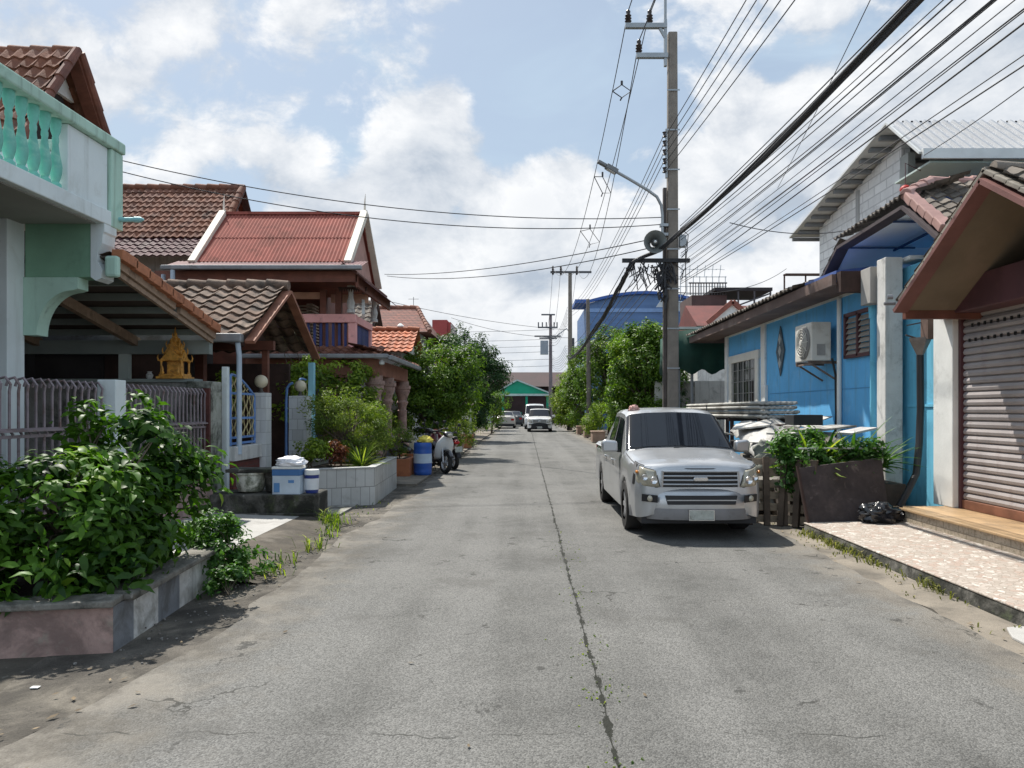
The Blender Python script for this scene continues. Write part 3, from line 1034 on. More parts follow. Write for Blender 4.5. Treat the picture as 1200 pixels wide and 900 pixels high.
# ---- front fence of houses one and two
fe = thing("bar_fence", "grey purple steel bar fence with hooked tops on a pinkish base wall", "fence", (-4.5, 8.0, 0))
M_BAR = mat("faded purple grey steel", (0.25, 0.21, 0.225), 0.6, 0.2, 4, metal=0.2, stain=((0.14, 0.075, 0.05), 0.35, 6))
M_FWALL = mat("faded pink base wall", (0.42, 0.29, 0.26), 0.85, 0.2, 2, 0.2, 30, stain=((0.16, 0.11, 0.10), 0.4, 2.2), drip=((0.14, 0.11, 0.09), 0.6))
quick("base_wall", M_FWALL, fe, (-4.56, -4.42, 4.6, 10.5, 0, 0.62))


def bars(y0, y1, pitch, parent):
    m = MB()
    n = int((y1 - y0) / pitch)
    for i in range(n + 1):
        y = y0 + (y1 - y0) * i / n
        x = -4.49
        m.tube([(x, y, 0.62), (x, y, 1.32), (x + .018, y + .02, 1.36), (x, y, 1.40), (x, y, 1.74), (x + .01, y, 1.80), (x - .035, y, 1.865), (x - .09, y, 1.85), (x - .11, y, 1.79)], 0.0135, 6, True, random.random())
    for z in (0.68, 1.34, 1.40):
        m.beam((-4.478, y0 - .03, z), (-4.478, y1 + .03, z), 0.014, 0.028)
    m.beam((-4.455, y0 - .03, 1.39), (-4.455, y1 + .03, 1.39), 0.03, 0.02)
    return m.build("bar_panel", M_BAR, parent, smooth=True)


bars(4.7, 7.86, 0.115, fe)
bars(8.22, 10.38, 0.105, fe)
quick("post", M_PALE_BLUE_WHITE, fe, (-4.58, -4.38, 7.93, 8.14, 0, 1.90), bevel=0.008)
gp = MB().box(-4.78, -4.44, 10.45, 10.85, 0, 1.98)
gpo = tag(gp.build("gate_pillar", mat("mossy grey pillar", (0.30, 0.31, 0.27), 0.9, 0.2, 2, 0.3, 25, stain=(((0.03, 0.032, 0.022), 0.6, 3.0), ((0.09, 0.12, 0.05), 0.3, 5)), drip=((0.04, 0.042, 0.032), 0.8)), origin=(-4.6, 10.65, 0), bevel=0.01),
          "mossy stained grey concrete pillar between the bar fence and the blue gate", "pillar")
lp = MB()
lp.box(-4.435, -4.405, 10.46, 10.80, 0.05, 1.9)
rustb = tag(quick("rusty_post", mat("rusty maroon steel", (0.07, 0.022, 0.018), 0.8, 0.4, 6, 0.3, 40), None, (-4.53, -4.43, 10.385, 10.445, 0, 1.88)), "rust red steel post at the far end of the bar fence", "post")

# ================================================================== HOUSE THREE: brown tile porch, blue gates
h3 = thing("porch_house", "low dark timber house whose porch has a lichened brown tile gable roof", "house", (-5.8, 13, 0))
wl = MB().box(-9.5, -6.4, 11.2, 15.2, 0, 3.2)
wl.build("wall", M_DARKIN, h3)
quick("side_screen", M_DARKWOOD, h3, (-6.38, -4.75, 14.9, 15.0, 0, 2.5))
quick("side_screen", M_DARKWOOD, h3, (-6.38, -5.35, 11.25, 11.3, 1.0, 2.6))
t = MB()
tile_sheet(t, (-7.6, 11.28, 2.70), (1, 0, 0), (0, 1.72, 1.02), 3.42, 2.0, 0.26, 0.26, 0.055, 0.04)
tile_sheet(t, (-7.6, 14.72, 2.70), (1, 0, 0), (0, -1.72, 1.02), 3.42, 2.0, 0.26, 0.26, 0.055, 0.04)
ridge_tiles(t, (-7.6, 13.0, 3.75), (-4.16, 13.0, 3.75), 0.10)
t.build("roof", M_TILE_BROWN, h3, smooth=True, flip=False)
vg = MB()
for sgn in (-1, 1):
    vg.beam((-4.17, 13.0 + sgn * 1.78, 2.60), (-4.17, 13.0 + sgn * 0.01, 3.64), 0.05, 0.15, (1, 0, 0))
vg.build("verge_board", mat("red brown verge board", (0.28, 0.12, 0.075), 0.75, 0.2, 4, 0.1), h3)
gb_ = MB().prism([(-4.9, 11.7, 2.68), (-4.9, 14.3, 2.68), (-4.9, 13.0, 3.5)], (-0.06, 0, 0))
gb_.build("gable_panel", M_DARKWOOD, h3)
gt = MB().box(-7.6, -4.28, 11.16, 11.29, 2.60, 2.73)
gt.build("gutter", M_GUTTER, h3, bevel=0.02)
dp = MB().tube([(-4.36, 11.24, 2.60), (-4.36, 11.30, 2.40), (-4.36, 11.30, 0.9)], 0.04, 10)
dp.build("downpipe", M_PIPE, h3, smooth=True)
quick("porch_post", M_BROWNWOOD, h3, (-4.62, -4.52, 13.0, 13.1, 0, 2.7), (-5.75, -5.6, 12.9, 13.05, 0, 3.0))
quick("lintel", M_BROWNWOOD, h3, (-6.3, -4.4, 12.95, 13.05, 2.62, 2.78))

# front post, brick sill and blue gate
M_BLUEGATE = mat("blue gate paint", (0.13, 0.25, 0.52), 0.5, 0.15, 4)
M_LTBLUE = mat("light blue post paint", (0.25, 0.50, 0.60), 0.6, 0.15, 3)
M_BRASS = mat("yellow scroll paint", (0.50, 0.42, 0.22), 0.5, 0.25, 10)
gpost = tag(quick("fence_post", M_PALE_BLUE_WHITE, None, (-4.53, -4.45, 11.06, 11.16, 0, 2.22), bevel=0.006), "slim white post at the near side of the arched blue gate panel", "post")
sw = thing("sill_wall", "low red brick wall with a white sill under the arched blue grille", "wall", (-4.5, 11.8, 0))
quick("brickwork", M_BRICKRED, sw, (-4.53, -4.40, 11.17, 12.28, 0, 0.80))
quick("sill", M_WHITE_DIRTY, sw, (-4.55, -4.36, 11.165, 12.285, 0.80, 1.02), bevel=0.01)


def arch_grille(y0, y1, z0, z1, z2, label, name="grille"):
    """arched grille: upright near post at y0, quarter arch falling to y1"""
    x = -4.47
    t = thing(name, label, "grille", (x, y0, z0))
    m = MB()
    pts = [(x, y0 + .03, z0), (x, y0 + .03, z1 - .12)]
    for i in range(11):
        a = R(90) * i / 10
        pts.append((x, y0 + .03 + (y1 - y0 - .06) * (1 - math.cos(a)) * 0.999, z1 - .12 + .12 * math.sin(a * 1.0) - (z1 - z2) * (1 - math.cos(a)) ** 1.3))
    pts.append((x, y1 - .03, z0))
    m.tube(pts, 0.022, 8)
    for z in (z0 + .03, z0 + .12, z0 + .42, z0 + .80):
        m.beam((x, y0 + .03, z), (x, y1 - .03, z), 0.022, 0.035)
    m.build("frame", M_BLUEGATE, t, smooth=True)
    m = MB()
    n = 8
    for i in range(n):
        y = y0 + .10 + (y1 - y0 - .2) * i / (n - 1)
        u = (y - y0) / (y1 - y0)
        top = z1 - .06 - (z1 - z2) * u ** 1.6
        for (za, zb) in ((z0 + .42, z0 + .80), (z0 + .12, z0 + .42), (z0 + .80, top)):
            if zb - za < .08:
                continue
            h = (zb - za)
            s = 1 if i % 2 else -1
            m.tube([(x, y, za), (x, y + s * .035, za + h * .2), (x, y - s * .035, za + h * .5), (x, y + s * .03, za + h * .8), (x, y, zb)], 0.011, 6)
    m.build("scrollwork", M_BRASS, t, smooth=True)
    return t


arch_grille(11.20, 12.26, 1.03, 2.20, 1.80, "arched blue grille with yellow scrollwork above the brick sill")
M_TILEWHITE = mat("white glazed wall tile", (0.68, 0.69, 0.68), 0.35, 0.05, 3, 0, 30, brick=(0.2, 0.2, 0.005, (0.42, 0.42, 0.41)), drip=((0.45, 0.44, 0.42), 0.35))
tag(quick("gate_pillar", M_TILEWHITE, None, (-4.55, -4.30, 12.30, 12.56, 0, 1.86), bevel=0.006), "white tiled gate pillar with a globe lamp, nearer the brick sill", "pillar")
tag(quick("gate_pillar", M_TILEWHITE, None, (-4.47, -4.13, 14.0, 14.32, 0, 1.84), bevel=0.006), "wider white tiled gate pillar beside the light blue gate post", "pillar")


def globe(c, label, r=0.11):
    t = thing("globe_lamp", label, "lamp", c)
    x, y, z = c
    MB().lathe(c, [(.05, 0), (.05, .02), (.03, .03), (.03, .09)], 12).build("holder", mat("dark lamp metal", (0.08, 0.07, 0.06), 0.5), t, smooth=True)
    MB().sphere((x, y, z + .09 + r * .92), r, 18, 12).build("globe", mat("cream globe", (0.62, 0.55, 0.40), 0.35, 0.06), t, smooth=True)


globe((-4.43, 12.43, 1.86), "cream globe lamp on the white pillar next to the brick sill")
globe((-4.30, 14.16, 1.84), "cream globe lamp on the white pillar next to the light blue post")
tag(quick("gate_post", M_LTBLUE, None, (-4.25, -4.14, 14.5, 14.62, 0, 2.5), bevel=0.008), "tall light blue steel gate post by the wide white pillar", "post")
tag(MB().tube([(-4.5, 13.95, 0.1), (-4.5, 13.95, 1.75), (-4.48, 13.93, 1.98), (-4.42, 13.9, 2.05), (-4.36, 13.9, 2.08)], 0.024, 8).build("hooked_rail", M_BLUEGATE, smooth=True), "dark blue bent gate rail standing against the wide white pillar", "rail")
arch_grille(14.66, 16.2, 0.9, 2.28, 1.95, "arched blue grille half hidden behind the shrubs of the tiled planter")

# ================================================================== concrete block with pot, box, bucket
cbk = MB().box(-4.38, -2.93, 10.28, 11.0, 0.02, 0.40)
tag(cbk.build("concrete_block", M_CONC_DARK, origin=(-3.6, 10.6, 0), bevel=0.018), "long mouldy concrete block carrying a pot, a box and a bucket by the brick sill", "block")
lb = MB().box(-4.3, -2.86, 10.22, 10.27, -0.01, 0.15)
tag(lb.build("concrete_step", M_CONC_DARK, origin=(-3.6, 10.25, 0), bevel=0.012), "low mouldy concrete ledge along the foot of the pot block", "step")
pot = thing("garden_pot", "stained white round pot covered by a flat grey slab on the concrete block", "pot", (-3.93, 10.62, 0.40))
MB().lathe((-3.93, 10.62, 0.402), [(.13, 0), (.17, .02), (.20, .10), (.205, .20), (.19, .25), (.215, .26), (.215, .285), (.18, .285)], 24).build("body", mat("stained white ceramic", (0.68, 0.67, 0.58), 0.6, 0.15, 4, stain=((0.09, 0.10, 0.06), 0.55, 5), drip=((0.07, 0.08, 0.045), 0.8)), pot, smooth=True)
tag(quick("slab", M_CONC_DARK, None, (-4.22, -3.40, 10.42, 10.85, 0.692, 0.74), bevel=0.01), "flat grey slab lying across the two pots on the block", "slab")
pot2 = MB().lathe((-3.58, 10.66, 0.402), [(.12, 0), (.15, .02), (.155, .2), (.17, .21), (.17, .288), (.14, .288)], 20)
tag(pot2.build("stone_pot", M_CONC_DARK, origin=(-3.58, 10.66, .4), smooth=True), "dark mossy pot between the white pot and the blue and white box", "pot")
bx = thing("paint_box", "blue and white cardboard box on the concrete block under a white bag", "box", (-3.34, 10.42, 0.40))
quick("box_body", mat("printed white card", (0.50, 0.58, 0.66), 0.6, 0.12, 4), bx, (-3.52, -3.14, 10.32, 10.56, 0.402, 0.66))
quick("blue_band", mat("printed blue card", (0.06, 0.16, 0.36), 0.5, 0.1), bx, (-3.524, -3.136, 10.316, 10.564, 0.662, 0.75))
quick("lid", M_WHITE, bx, (-3.53, -3.13, 10.31, 10.57, 0.752, 0.785), bevel=0.006)
quick("print", mat("printed mid blue", (0.10, 0.24, 0.48), 0.5, 0.1), bx, (-3.50, -3.42, 10.313, 10.319, 0.43, 0.56), (-3.30, -3.22, 10.314, 10.319, 0.56, 0.60))
bk = thing("bucket", "white and dark blue plastic bucket beside the blue and white box", "bucket", (-3.03, 10.52, 0.40))
MB().lathe((-3.03, 10.52, 0.402), [(.085, 0), (.09, .02), (.10, .26), (.092, .26)], 20).build("tub", mat("dark blue plastic", (0.03, 0.05, 0.22), 0.35, 0.1), bk, smooth=True)
MB().lathe((-3.03, 10.52, 0.66), [(.108, 0), (.108, .04), (.10, .07), (.02, .075)], 20).build("lid", M_WHITE, bk, smooth=True)
MB().lathe((-3.03, 10.52, 0.45), [(.094, 0), (.1015, .16)], 20, cap=False).build("paper_wrap", mat("white paper wrap", (0.70, 0.72, 0.75), 0.6, 0.05), bk, smooth=True)
g = np.random.default_rng(3)


def crumple(c, rx, ry, rz, m, name, label, cat, seed=1, amp=0.18, flat=True, parent=None):
    """a crumpled bag: a lumpy closed skin that rests on z"""
    import mathutils.noise as mn
    mb = MB()
    seg, rings = 36, 22
    v, f = [], []
    for i in range(rings + 1):
        th = math.pi * i / rings
        for k in range(seg):
            a = 2 * math.pi * k / seg
            d = Vector((math.sin(th) * math.cos(a), math.sin(th) * math.sin(a), -math.cos(th)))
            q = 1 + amp * mn.noise(d * 2.2 + Vector((seed, 0, 0))) * 1.2 + amp * 0.9 * abs(mn.noise(d * 5.5 + Vector((0, seed, 0)))) - amp * .5 * abs(mn.noise(d * 11 + Vector((0, 0, seed))))
            p = Vector((d.x * rx * q, d.y * ry * q, max(d.z * q * rz, -rz * 0.62) + rz * 0.62))
            v.append(Vector(c) + p)
    for i in range(rings):
        for k in range(seg):
            k2 = (k + 1) % seg
            f.append((i * seg + k, i * seg + k2, (i + 1) * seg + k2, (i + 1) * seg + k))
    o = mb.add(v, f, 0.5).build(name, m, parent, origin=c, smooth=True)
    if label:
        tag(o, label, cat)
    return o


crumple((-3.30, 10.44, 0.786), 0.20, 0.13, 0.085, mat("white plastic bag", (0.78, 0.77, 0.79), 0.35, 0.05), "plastic_bag", "crumpled white plastic bag lying on the blue and white box", "bag", 4, 0.22)

# ---- tiled planter, orange planter, near planter
M_PLTILE = mat("grey white planter tile", (0.50, 0.50, 0.48), 0.5, 0.08, 3, 0.1, 30, brick=(0.21, 0.31, 0.006, (0.20, 0.20, 0.19)), stain=((0.26, 0.25, 0.23), 0.35, 2.5))
M_SOIL = mat("dark soil", (0.05, 0.037, 0.026), 0.95, 0.4, 8, 0.6, 30)


def planter(name, label, poly, h, m, capm=None, cap=0.05, over=0.03, z=0.0, inset=0.12, origin=None):
    """raised bed: walls along a closed outline, soil inside"""
    t = thing(name, label, "planter", origin or (*poly[0], z))
    P = [Vector((x, y, z)) for x, y in poly]
    c = sum(P, Vector()) / len(P)
    n = len(P)

    def off(d):
        out = []
        for i in range(n):
            a, b2, c2 = P[i - 1], P[i], P[(i + 1) % n]
            d1 = (b2 - a).normalized()
            d2 = (c2 - b2).normalized()
            n1 = Vector((-d1.y, d1.x, 0))
            n2 = Vector((-d2.y, d2.x, 0))
            bis = (n1 + n2).normalized()
            k = d / max(0.3, bis.dot(n1))
            q = b2 + bis * k
            out.append(q)
        return out
    area = sum(P[i - 1].x * P[i].y - P[i].x * P[i - 1].y for i in range(n))
    sg = 1 if area > 0 else -1

    def ring(m_, name_, z0, z1, d0, d1, bevel=0):
        A, B = off(d0 * sg), off(d1 * sg)
        mb = MB()
        v = []
        for q in (A, B):
            for zz in (z0, z1):
                v += [(p.x, p.y, z + zz) for p in q]
        f = []
        for i in range(n):
            j = (i + 1) % n
            f += [(i, j, n + j, n + i), (2 * n + i, 3 * n + i, 3 * n + j, 2 * n + j), (n + i, n + j, 3 * n + j, 3 * n + i), (i, 2 * n + i, 2 * n + j, j)]
        return mb.add(v, f, 0.5).build(name_, m_, t, bevel=bevel)
    ring(m, "wall", -0.02, h, 0.0, inset)
    if capm:
        ring(capm, "cap", h, h + cap, -over, inset + 0.02, 0.012)
    S = off((inset - 0.01) * sg)
    MB().add([(p.x, p.y, z + h - 0.06) for p in S], [tuple(range(n))], 0.5).build("soil", M_SOIL, t)
    return t


planter("tiled_planter", "raised bed of grey white tiles full of shrubs, behind the concrete block", [(-3.75, 11.65), (-2.50, 12.30), (-2.60, 14.95), (-4.0, 14.95), (-4.05, 11.65)], 0.60, M_PLTILE, M_PLTILE, 0.035, 0.012)
planter("clay_planter", "plain orange brown raised bed beside the blue barrel", [(-3.62, 17.0), (-2.66, 17.0), (-2.66, 19.2), (-3.62, 19.2)], 0.44, mat("orange brown render", (0.36, 0.13, 0.06), 0.85, 0.15, 3, 0.2, 30, stain=((0.16, 0.06, 0.035), 0.3, 3)), None)
npl = thing("low_planter", "low raised bed with pinkish end and grey striped side under the big bush", "planter", (-3.4, 5.6, 0))
Apt = [(-6.0, 4.30), (-2.68, 4.82), (-2.80, 6.62), (-3.4, 7.0), (-6.0, 7.0)]
M_PINKEND = mat("faded pink tile", (0.36, 0.245, 0.21), 0.8, 0.2, 4, 0.3, 30, stain=(((0.17, 0.115, 0.10), 0.5, 3), ((0.27, 0.25, 0.20), 0.25, 6)), drip=((0.12, 0.095, 0.08), 0.55))


def wallseg(p0, p1, h, th, name, m, parent, z0=-0.02):
    p0, p1 = Vector((*p0, 0)), Vector((*p1, 0))
    d = (p1 - p0).normalized()
    nrm = Vector((-d.y, d.x, 0)) * th
    mb = MB().prism([p0 + Vector((0, 0, z0)), p1 + Vector((0, 0, z0)), p1 + nrm + Vector((0, 0, z0)), p0 + nrm + Vector((0, 0, z0))], (0, 0, h - z0))
    return mb.build(name, m, parent)


for i in range(4):
    a = 1 - i * 0.31
    p1 = (-2.68 - 3.32 * (1 - a) + 0.0, 4.82 - 0.52 * (1 - a))
    a2 = a - 0.304
    p0 = (-2.68 - 3.32 * (1 - a2), 4.82 - 0.52 * (1 - a2))
    wallseg(p0, p1, 0.30, 0.14, "end_panel", M_PINKEND, npl)
stripes = [(0, 0.16, "g"), (0.16, 0.38, "w"), (0.38, 0.60, "g"), (0.60, 1.0, "w")]
MS = {"w": mat("chalky white side", (0.58, 0.575, 0.55), 0.85, 0.15, 4, 0.3, 30, stain=((0.25, 0.24, 0.21), 0.45, 3.5), drip=((0.22, 0.21, 0.19), 0.7)), "g": mat("mid grey side", (0.20, 0.21, 0.225), 0.85, 0.2, 4, 0.3, 30, stain=((0.10, 0.10, 0.095), 0.45, 3))}
for a, b2, k in stripes:
    p0 = (-2.68 - 0.12 * a, 4.825 + 1.795 * a)
    p1 = (-2.68 - 0.12 * b2, 4.825 + 1.795 * b2)
    wallseg(p0, p1, 0.30, 0.12, "side_panel", MS[k], npl)
wallseg((-2.803, 6.62), (-3.6, 6.95), 0.30, 0.12, "back_panel", MS["w"], npl)
cpm = MB()
for (p0, p1) in (((-6.0, 4.27), (-2.66, 4.79)), ((-2.62, 4.77), (-2.76, 6.66))):
    q0, q1 = Vector((*p0, 0.302)), Vector((*p1, 0.302))
    d = (q1 - q0).normalized()
    nr = Vector((-d.y, d.x, 0)) * 0.22
    if abs(d.x) < abs(d.y):
        q0 = q0 + d * 0.2
    cpm.prism([q0 - nr * 0.08, q1 - nr * 0.08, q1 + nr, q0 + nr], (0, 0, 0.046))
cpm.build("cap", mat("mossy dark coping", (0.20, 0.19, 0.165), 0.9, 0.35, 4, 0.6, 25, stain=(((0.03, 0.03, 0.024), 0.5, 3.5), ((0.10, 0.075, 0.05), 0.25, 6)), speck=((0.32, 0.30, 0.27), 0.15, 14)), npl, bevel=0.012)
MB().add([(-5.95, 4.4, 0.29), (-2.78, 4.95, 0.29), (-2.9, 6.6, 0.29), (-5.95, 6.9, 0.29)], [(0, 1, 2, 3)], 0.5).build("soil", M_SOIL, npl)

# ---- blue barrel
br = thing("barrel", "blue plastic barrel with a pale paper panel beside the orange bed", "barrel", (-2.42, 17.45, 0.05))
MB().lathe((-2.42, 17.45, 0.05), [(.19, 0), (.205, .02), (.215, .10), (.205, .13), (.215, .16), (.215, .58), (.205, .61), (.215, .64), (.205, .74), (.19, .76), (.17, .76), (.17, .72)], 24).build("drum", mat("blue drum plastic", (0.025, 0.09, 0.36), 0.4, 0.12, 3), br, smooth=True)
MB().lathe((-2.42, 17.45, 0.33), [(.2165, 0), (.2165, .22)], 24, cap=False).build("paper_panel", mat("pale blue paper", (0.45, 0.54, 0.64), 0.6, 0.1), br, smooth=True)
crumple((-2.36, 17.45, 0.80), 0.17, 0.14, 0.10, mat("yellow plastic bag", (0.72, 0.60, 0.10), 0.4, 0.1), "yellow_bag", "crumpled yellow bag on top of the blue barrel", "bag", 9, 0.25)

# ================================================================== HOUSE FOUR: red tin Thai roof, pink balcony
h4 = thing("thai_house", "timber house with a red tin roof, pink balcony and carved stone porch columns", "house", (-5.2, 18.5, 0))
quick("wall", M_BROWNWOOD, h4, (-8.6, -5.4, 19.6, 23, 0, 5.4), (-8.6, -5.6, 17.9, 19.58, 0, 3.1), (-8.6, -7.55, 17.2, 17.88, 0, 4.8))
t = MB()
sl_ = Vector((0, 1.7, 1.53))
metal_sheet(t, (-7.5, 16.9, 4.93), (1, 0, 0), sl_, 3.42, sl_.length, 0.085, 0.022, rows=2)
metal_sheet(t, (-7.5, 20.3, 4.93), (1, 0, 0), Vector((0, -1.7, 1.53)), 3.42, sl_.length, 0.085, 0.022, rows=2)
t.build("roof", M_TIN_RED, h4, smooth=True, flip=False)
for x in (-7.56, -4.03):
    vg = MB()
    for sgn in (-1, 1):
        vg.beam((x, 18.6 + sgn * 1.78, 4.90), (x, 18.6 + sgn * .03, 6.50), 0.15 if sgn < 0 else 0.05, 0.16, (1, 0, 0))
    vg.tube([(x, 18.6, 6.45), (x, 18.6, 6.78), (x + .02, 18.58, 6.98)], [.035, .02, .004], 6)
    vg.build("verge_board", mat("cream verge board", (0.68, 0.62, 0.52), 0.7, 0.1, 3), h4)
MB().beam((-7.5, 18.6, 6.49), (-4.05, 18.6, 6.49), 0.14, 0.07).build("ridge_cap", M_TIN_RED, h4)
ge = MB().prism([(-4.15, 17.1, 4.92), (-4.15, 20.1, 4.92), (-4.15, 18.6, 6.32)], (-0.05, 0, 0))
ge.build("gable_panel", mat("pinkish gable board", (0.42, 0.24, 0.20), 0.8, 0.15, 3), h4)
sk = MB()
metal_sheet(sk, (-7.95, 16.35, 4.72), (1, 0, 0), (0, 0.7, 0.26), 4.35, 0.72, 0.085, 0.02)
metal_sheet(sk, (-3.55, 16.4, 4.40), (0, 1, 0), (-0.6, 0, 0.50), 4.2, 0.78, 0.085, 0.02)
sk.build("skirt_roof", mat("dull purple tin", (0.17, 0.085, 0.085), 0.6, 0.2, 2), h4, smooth=True, flip=False)
quick("fascia", M_BROWNWOOD, h4, (-7.9, -3.75, 16.50, 16.56, 4.42, 4.66), (-3.78, -3.72, 16.5, 20.4, 4.30, 4.58))
quick("gutter", M_GUTTER, h4, (-8.0, -3.60, 16.24, 16.36, 4.65, 4.75), bevel=0.02)
MB().tube([(-7.75, 16.3, 4.65), (-7.75, 16.3, 3.6)], .05, 8).tube([(-8.1, 16.6, 4.6), (-8.1, 16.6, 3.6)], .05, 8).build("downpipe", M_PIPE, h4, smooth=True)
# open upper gallery
quick("ceiling", M_BROWNWOOD, h4, (-7.9, -3.8, 16.6, 20.4, 4.66, 4.70))
for x in (-4.78, -4.42):
    quick("timber_post", M_BROWNWOOD, h4, (x - .07, x + .07, 17.5, 17.64, 3.05, 4.42), bevel=0.006)
for (x, y) in ((-4.12, 17.5), (-3.95, 19.35)):
    MB().lathe((x, y, 3.86), [(.10, 0), (.10, .06), (.07, .09), (.085, .16), (.095, .24), (.06, .36), (.055, .50), (.07, .54), (.09, .58), (.09, .64)], 14).build("stone_post", M_WHITE_DIRTY, h4, smooth=True)
lv = MB()
for k in range(14):
    lv.box(-5.58, -5.44, 18.9, 19.55, 3.2 + k * .08, 3.24 + k * .08)
for x in (-6.9, -6.2):
    for k in range(12):
        lv.box(x, x + .5, 19.5, 19.56, 3.4 + k * .08, 3.445 + k * .08)
lv.build("louvre", mat("pale louvre slats", (0.42, 0.36, 0.28), 0.8, 0.15, 3), h4)
quick("eave_band", mat("peach eave band", (0.55, 0.32, 0.22), 0.8, 0.12, 3), h4, (-6.6, -4.9, 17.7, 17.76, 4.22, 4.38), (-4.7, -3.8, 17.9, 17.96, 4.16, 4.36))
fr = MB()
for k in range(12):
    fr.prism([(-4.35 + k * .055, 17.2, 4.42), (-4.31 + k * .055, 17.2, 4.30), (-4.27 + k * .055, 17.2, 4.42)], (0, .02, 0))
fr.build("fretwork", M_DARKWOOD, h4)
br_ = MB().beam((-3.85, 17.6, 3.8), (-4.0, 18.3, 4.6), 0.07, 0.12)
br_.build("stair_rail", M_WHITE, h4)
# pink balcony
pb = MB().box(-6.4, -3.98, 17.38, 17.58, 3.62, 3.82).box(-4.16, -3.98, 17.4, 17.56, 3.02, 3.62).box(-4.16, -3.98, 17.585, 19.3, 3.62, 3.80).box(-4.14, -4.0, 19.2, 19.35, 3.0, 3.62)
pb.box(-6.4, -3.96, 17.36, 19.4, 2.90, 3.02)
pb.build("balcony_rail", M_PINK, h4, bevel=0.012)
bars_ = MB()
for k in range(15):
    bars_.box(-6.3 + k * .145, -6.24 + k * .145, 17.46, 17.50, 3.02, 3.62)
for k in range(11):
    bars_.box(-4.09, -4.05, 17.62 + k * .145, 17.70 + k * .145, 3.02, 3.62)
bars_.build("balcony_bars", mat("deep blue bars", (0.03, 0.045, 0.16), 0.5, 0.2, 3), h4)
# porch roof and columns
t = MB()
tile_sheet(t, (-6.3, 16.55, 2.80), (1, 0, 0), (0, 0.85, 0.24), 3.1, 0.9, 0.20, 0.28, 0.04, 0.03)
tile_sheet(t, (-3.05, 16.6, 2.78), (0, 1, 0), (-0.92, 0, 0.26), 4.4, 0.96, 0.20, 0.28, 0.04, 0.03)
t.build("porch_roof", M_TILE_RED, h4, smooth=True, flip=False)
quick("porch_gutter", M_GUTTER, h4, (-6.3, -3.05, 16.44, 16.54, 2.72, 2.82), (-3.05, -2.95, 16.44, 21.0, 2.68, 2.79), bevel=0.02)
quick("porch_fascia", mat("terracotta render", (0.26, 0.115, 0.075), 0.85, 0.15, 3), h4, (-6.3, -3.32, 16.70, 16.95, 2.36, 2.72), (-3.55, -3.32, 16.96, 20.9, 2.36, 2.70))
MB().lathe((-3.22, 16.62, 2.58), [(.03, 0), (.06, .02), (.06, .08), (.02, .12)], 10).build("bracket_cap", M_WHITE, h4, smooth=True)
M_ORN = mat("pinkish carved stone", (0.36, 0.24, 0.20), 0.85, 0.2, 8, 0.5, 30, stain=((0.16, 0.10, 0.085), 0.4, 7), drip=((0.14, 0.09, 0.08), 0.4))
cpf = [(.16, 0), (.16, .55), (.19, .56), (.19, .62), (.14, .66), (.125, .72), (.12, 1.5), (.135, 1.55), (.105, 1.58), (.115, 1.68), (.165, 1.78), (.125, 1.84), (.15, 1.95), (.21, 2.08), (.20, 2.13), (.23, 2.15), (.23, 2.24), (.18, 2.24), (.18, 2.36)]
for (x, y) in ((-3.45, 17.0), (-3.42, 18.3), (-3.42, 20.6)):
    MB().lathe((x, y, 0.0), cpf, 16).build("column", M_ORN, h4, smooth=True)
quick("column_base", mat("grey plinth", (0.22, 0.23, 0.25), 0.85, 0.1, 3), h4, (-3.62, -3.20, 18.05, 18.5, 0, 0.75))

# ================================================================== MORE HOUSES BEHIND, LEFT SIDE
h5 = thing("gable_house", "tall house behind with a long red brown tile gable roof over a purple lower slope", "house", (-10, 21.5, 0))
quick("wall", M_WHITE_DIRTY, h5, (-14, -8.6, 20.2, 23.2, 0, 6.0))
t = MB()
tile_sheet(t, (-14.2, 19.75, 6.15), (1, 0, 0), (0, 1.5, 1.75), 6.1, 2.3, 0.18, 0.23, 0.038, 0.035)
tile_sheet(t, (-14.2, 22.75, 6.15), (1, 0, 0), (0, -1.5, 1.75), 6.1, 2.3, 0.36, 0.46, 0.045, 0.04)
ridge_tiles(t, (-14.2, 21.25, 7.93), (-8.05, 21.25, 7.93), 0.1)
ridge_tiles(t, (-8.1, 19.75, 6.24), (-8.1, 21.25, 7.95), 0.09)
t.build("roof", M_TILE_OLD, h5, smooth=True, flip=False)
t = MB()
tile_sheet(t, (-14.2, 18.75, 5.45), (1, 0, 0), (0, 1.05, 0.68), 6.6, 1.25, 0.20, 0.26, 0.04, 0.03)
t.build("lower_roof", M_TILE_PURPLE, h5, smooth=True, flip=False)
vg = MB()
for sgn in (-1, 1):
    vg.beam((-8.12, 21.25 + sgn * 1.5, 6.05), (-8.12, 21.25 + sgn * .02, 7.85), 0.05, 0.2, (1, 0, 0))
vg.build("verge_board", M_DARKWOOD, h5)
MB().prism([(-8.35, 20.85, 7.3), (-8.35, 21.65, 7.3), (-8.35, 21.25, 7.75)], (-.05, 0, 0)).build("gable_panel", mat("pink gable infill", (0.45, 0.28, 0.27), 0.8, .1), h5)

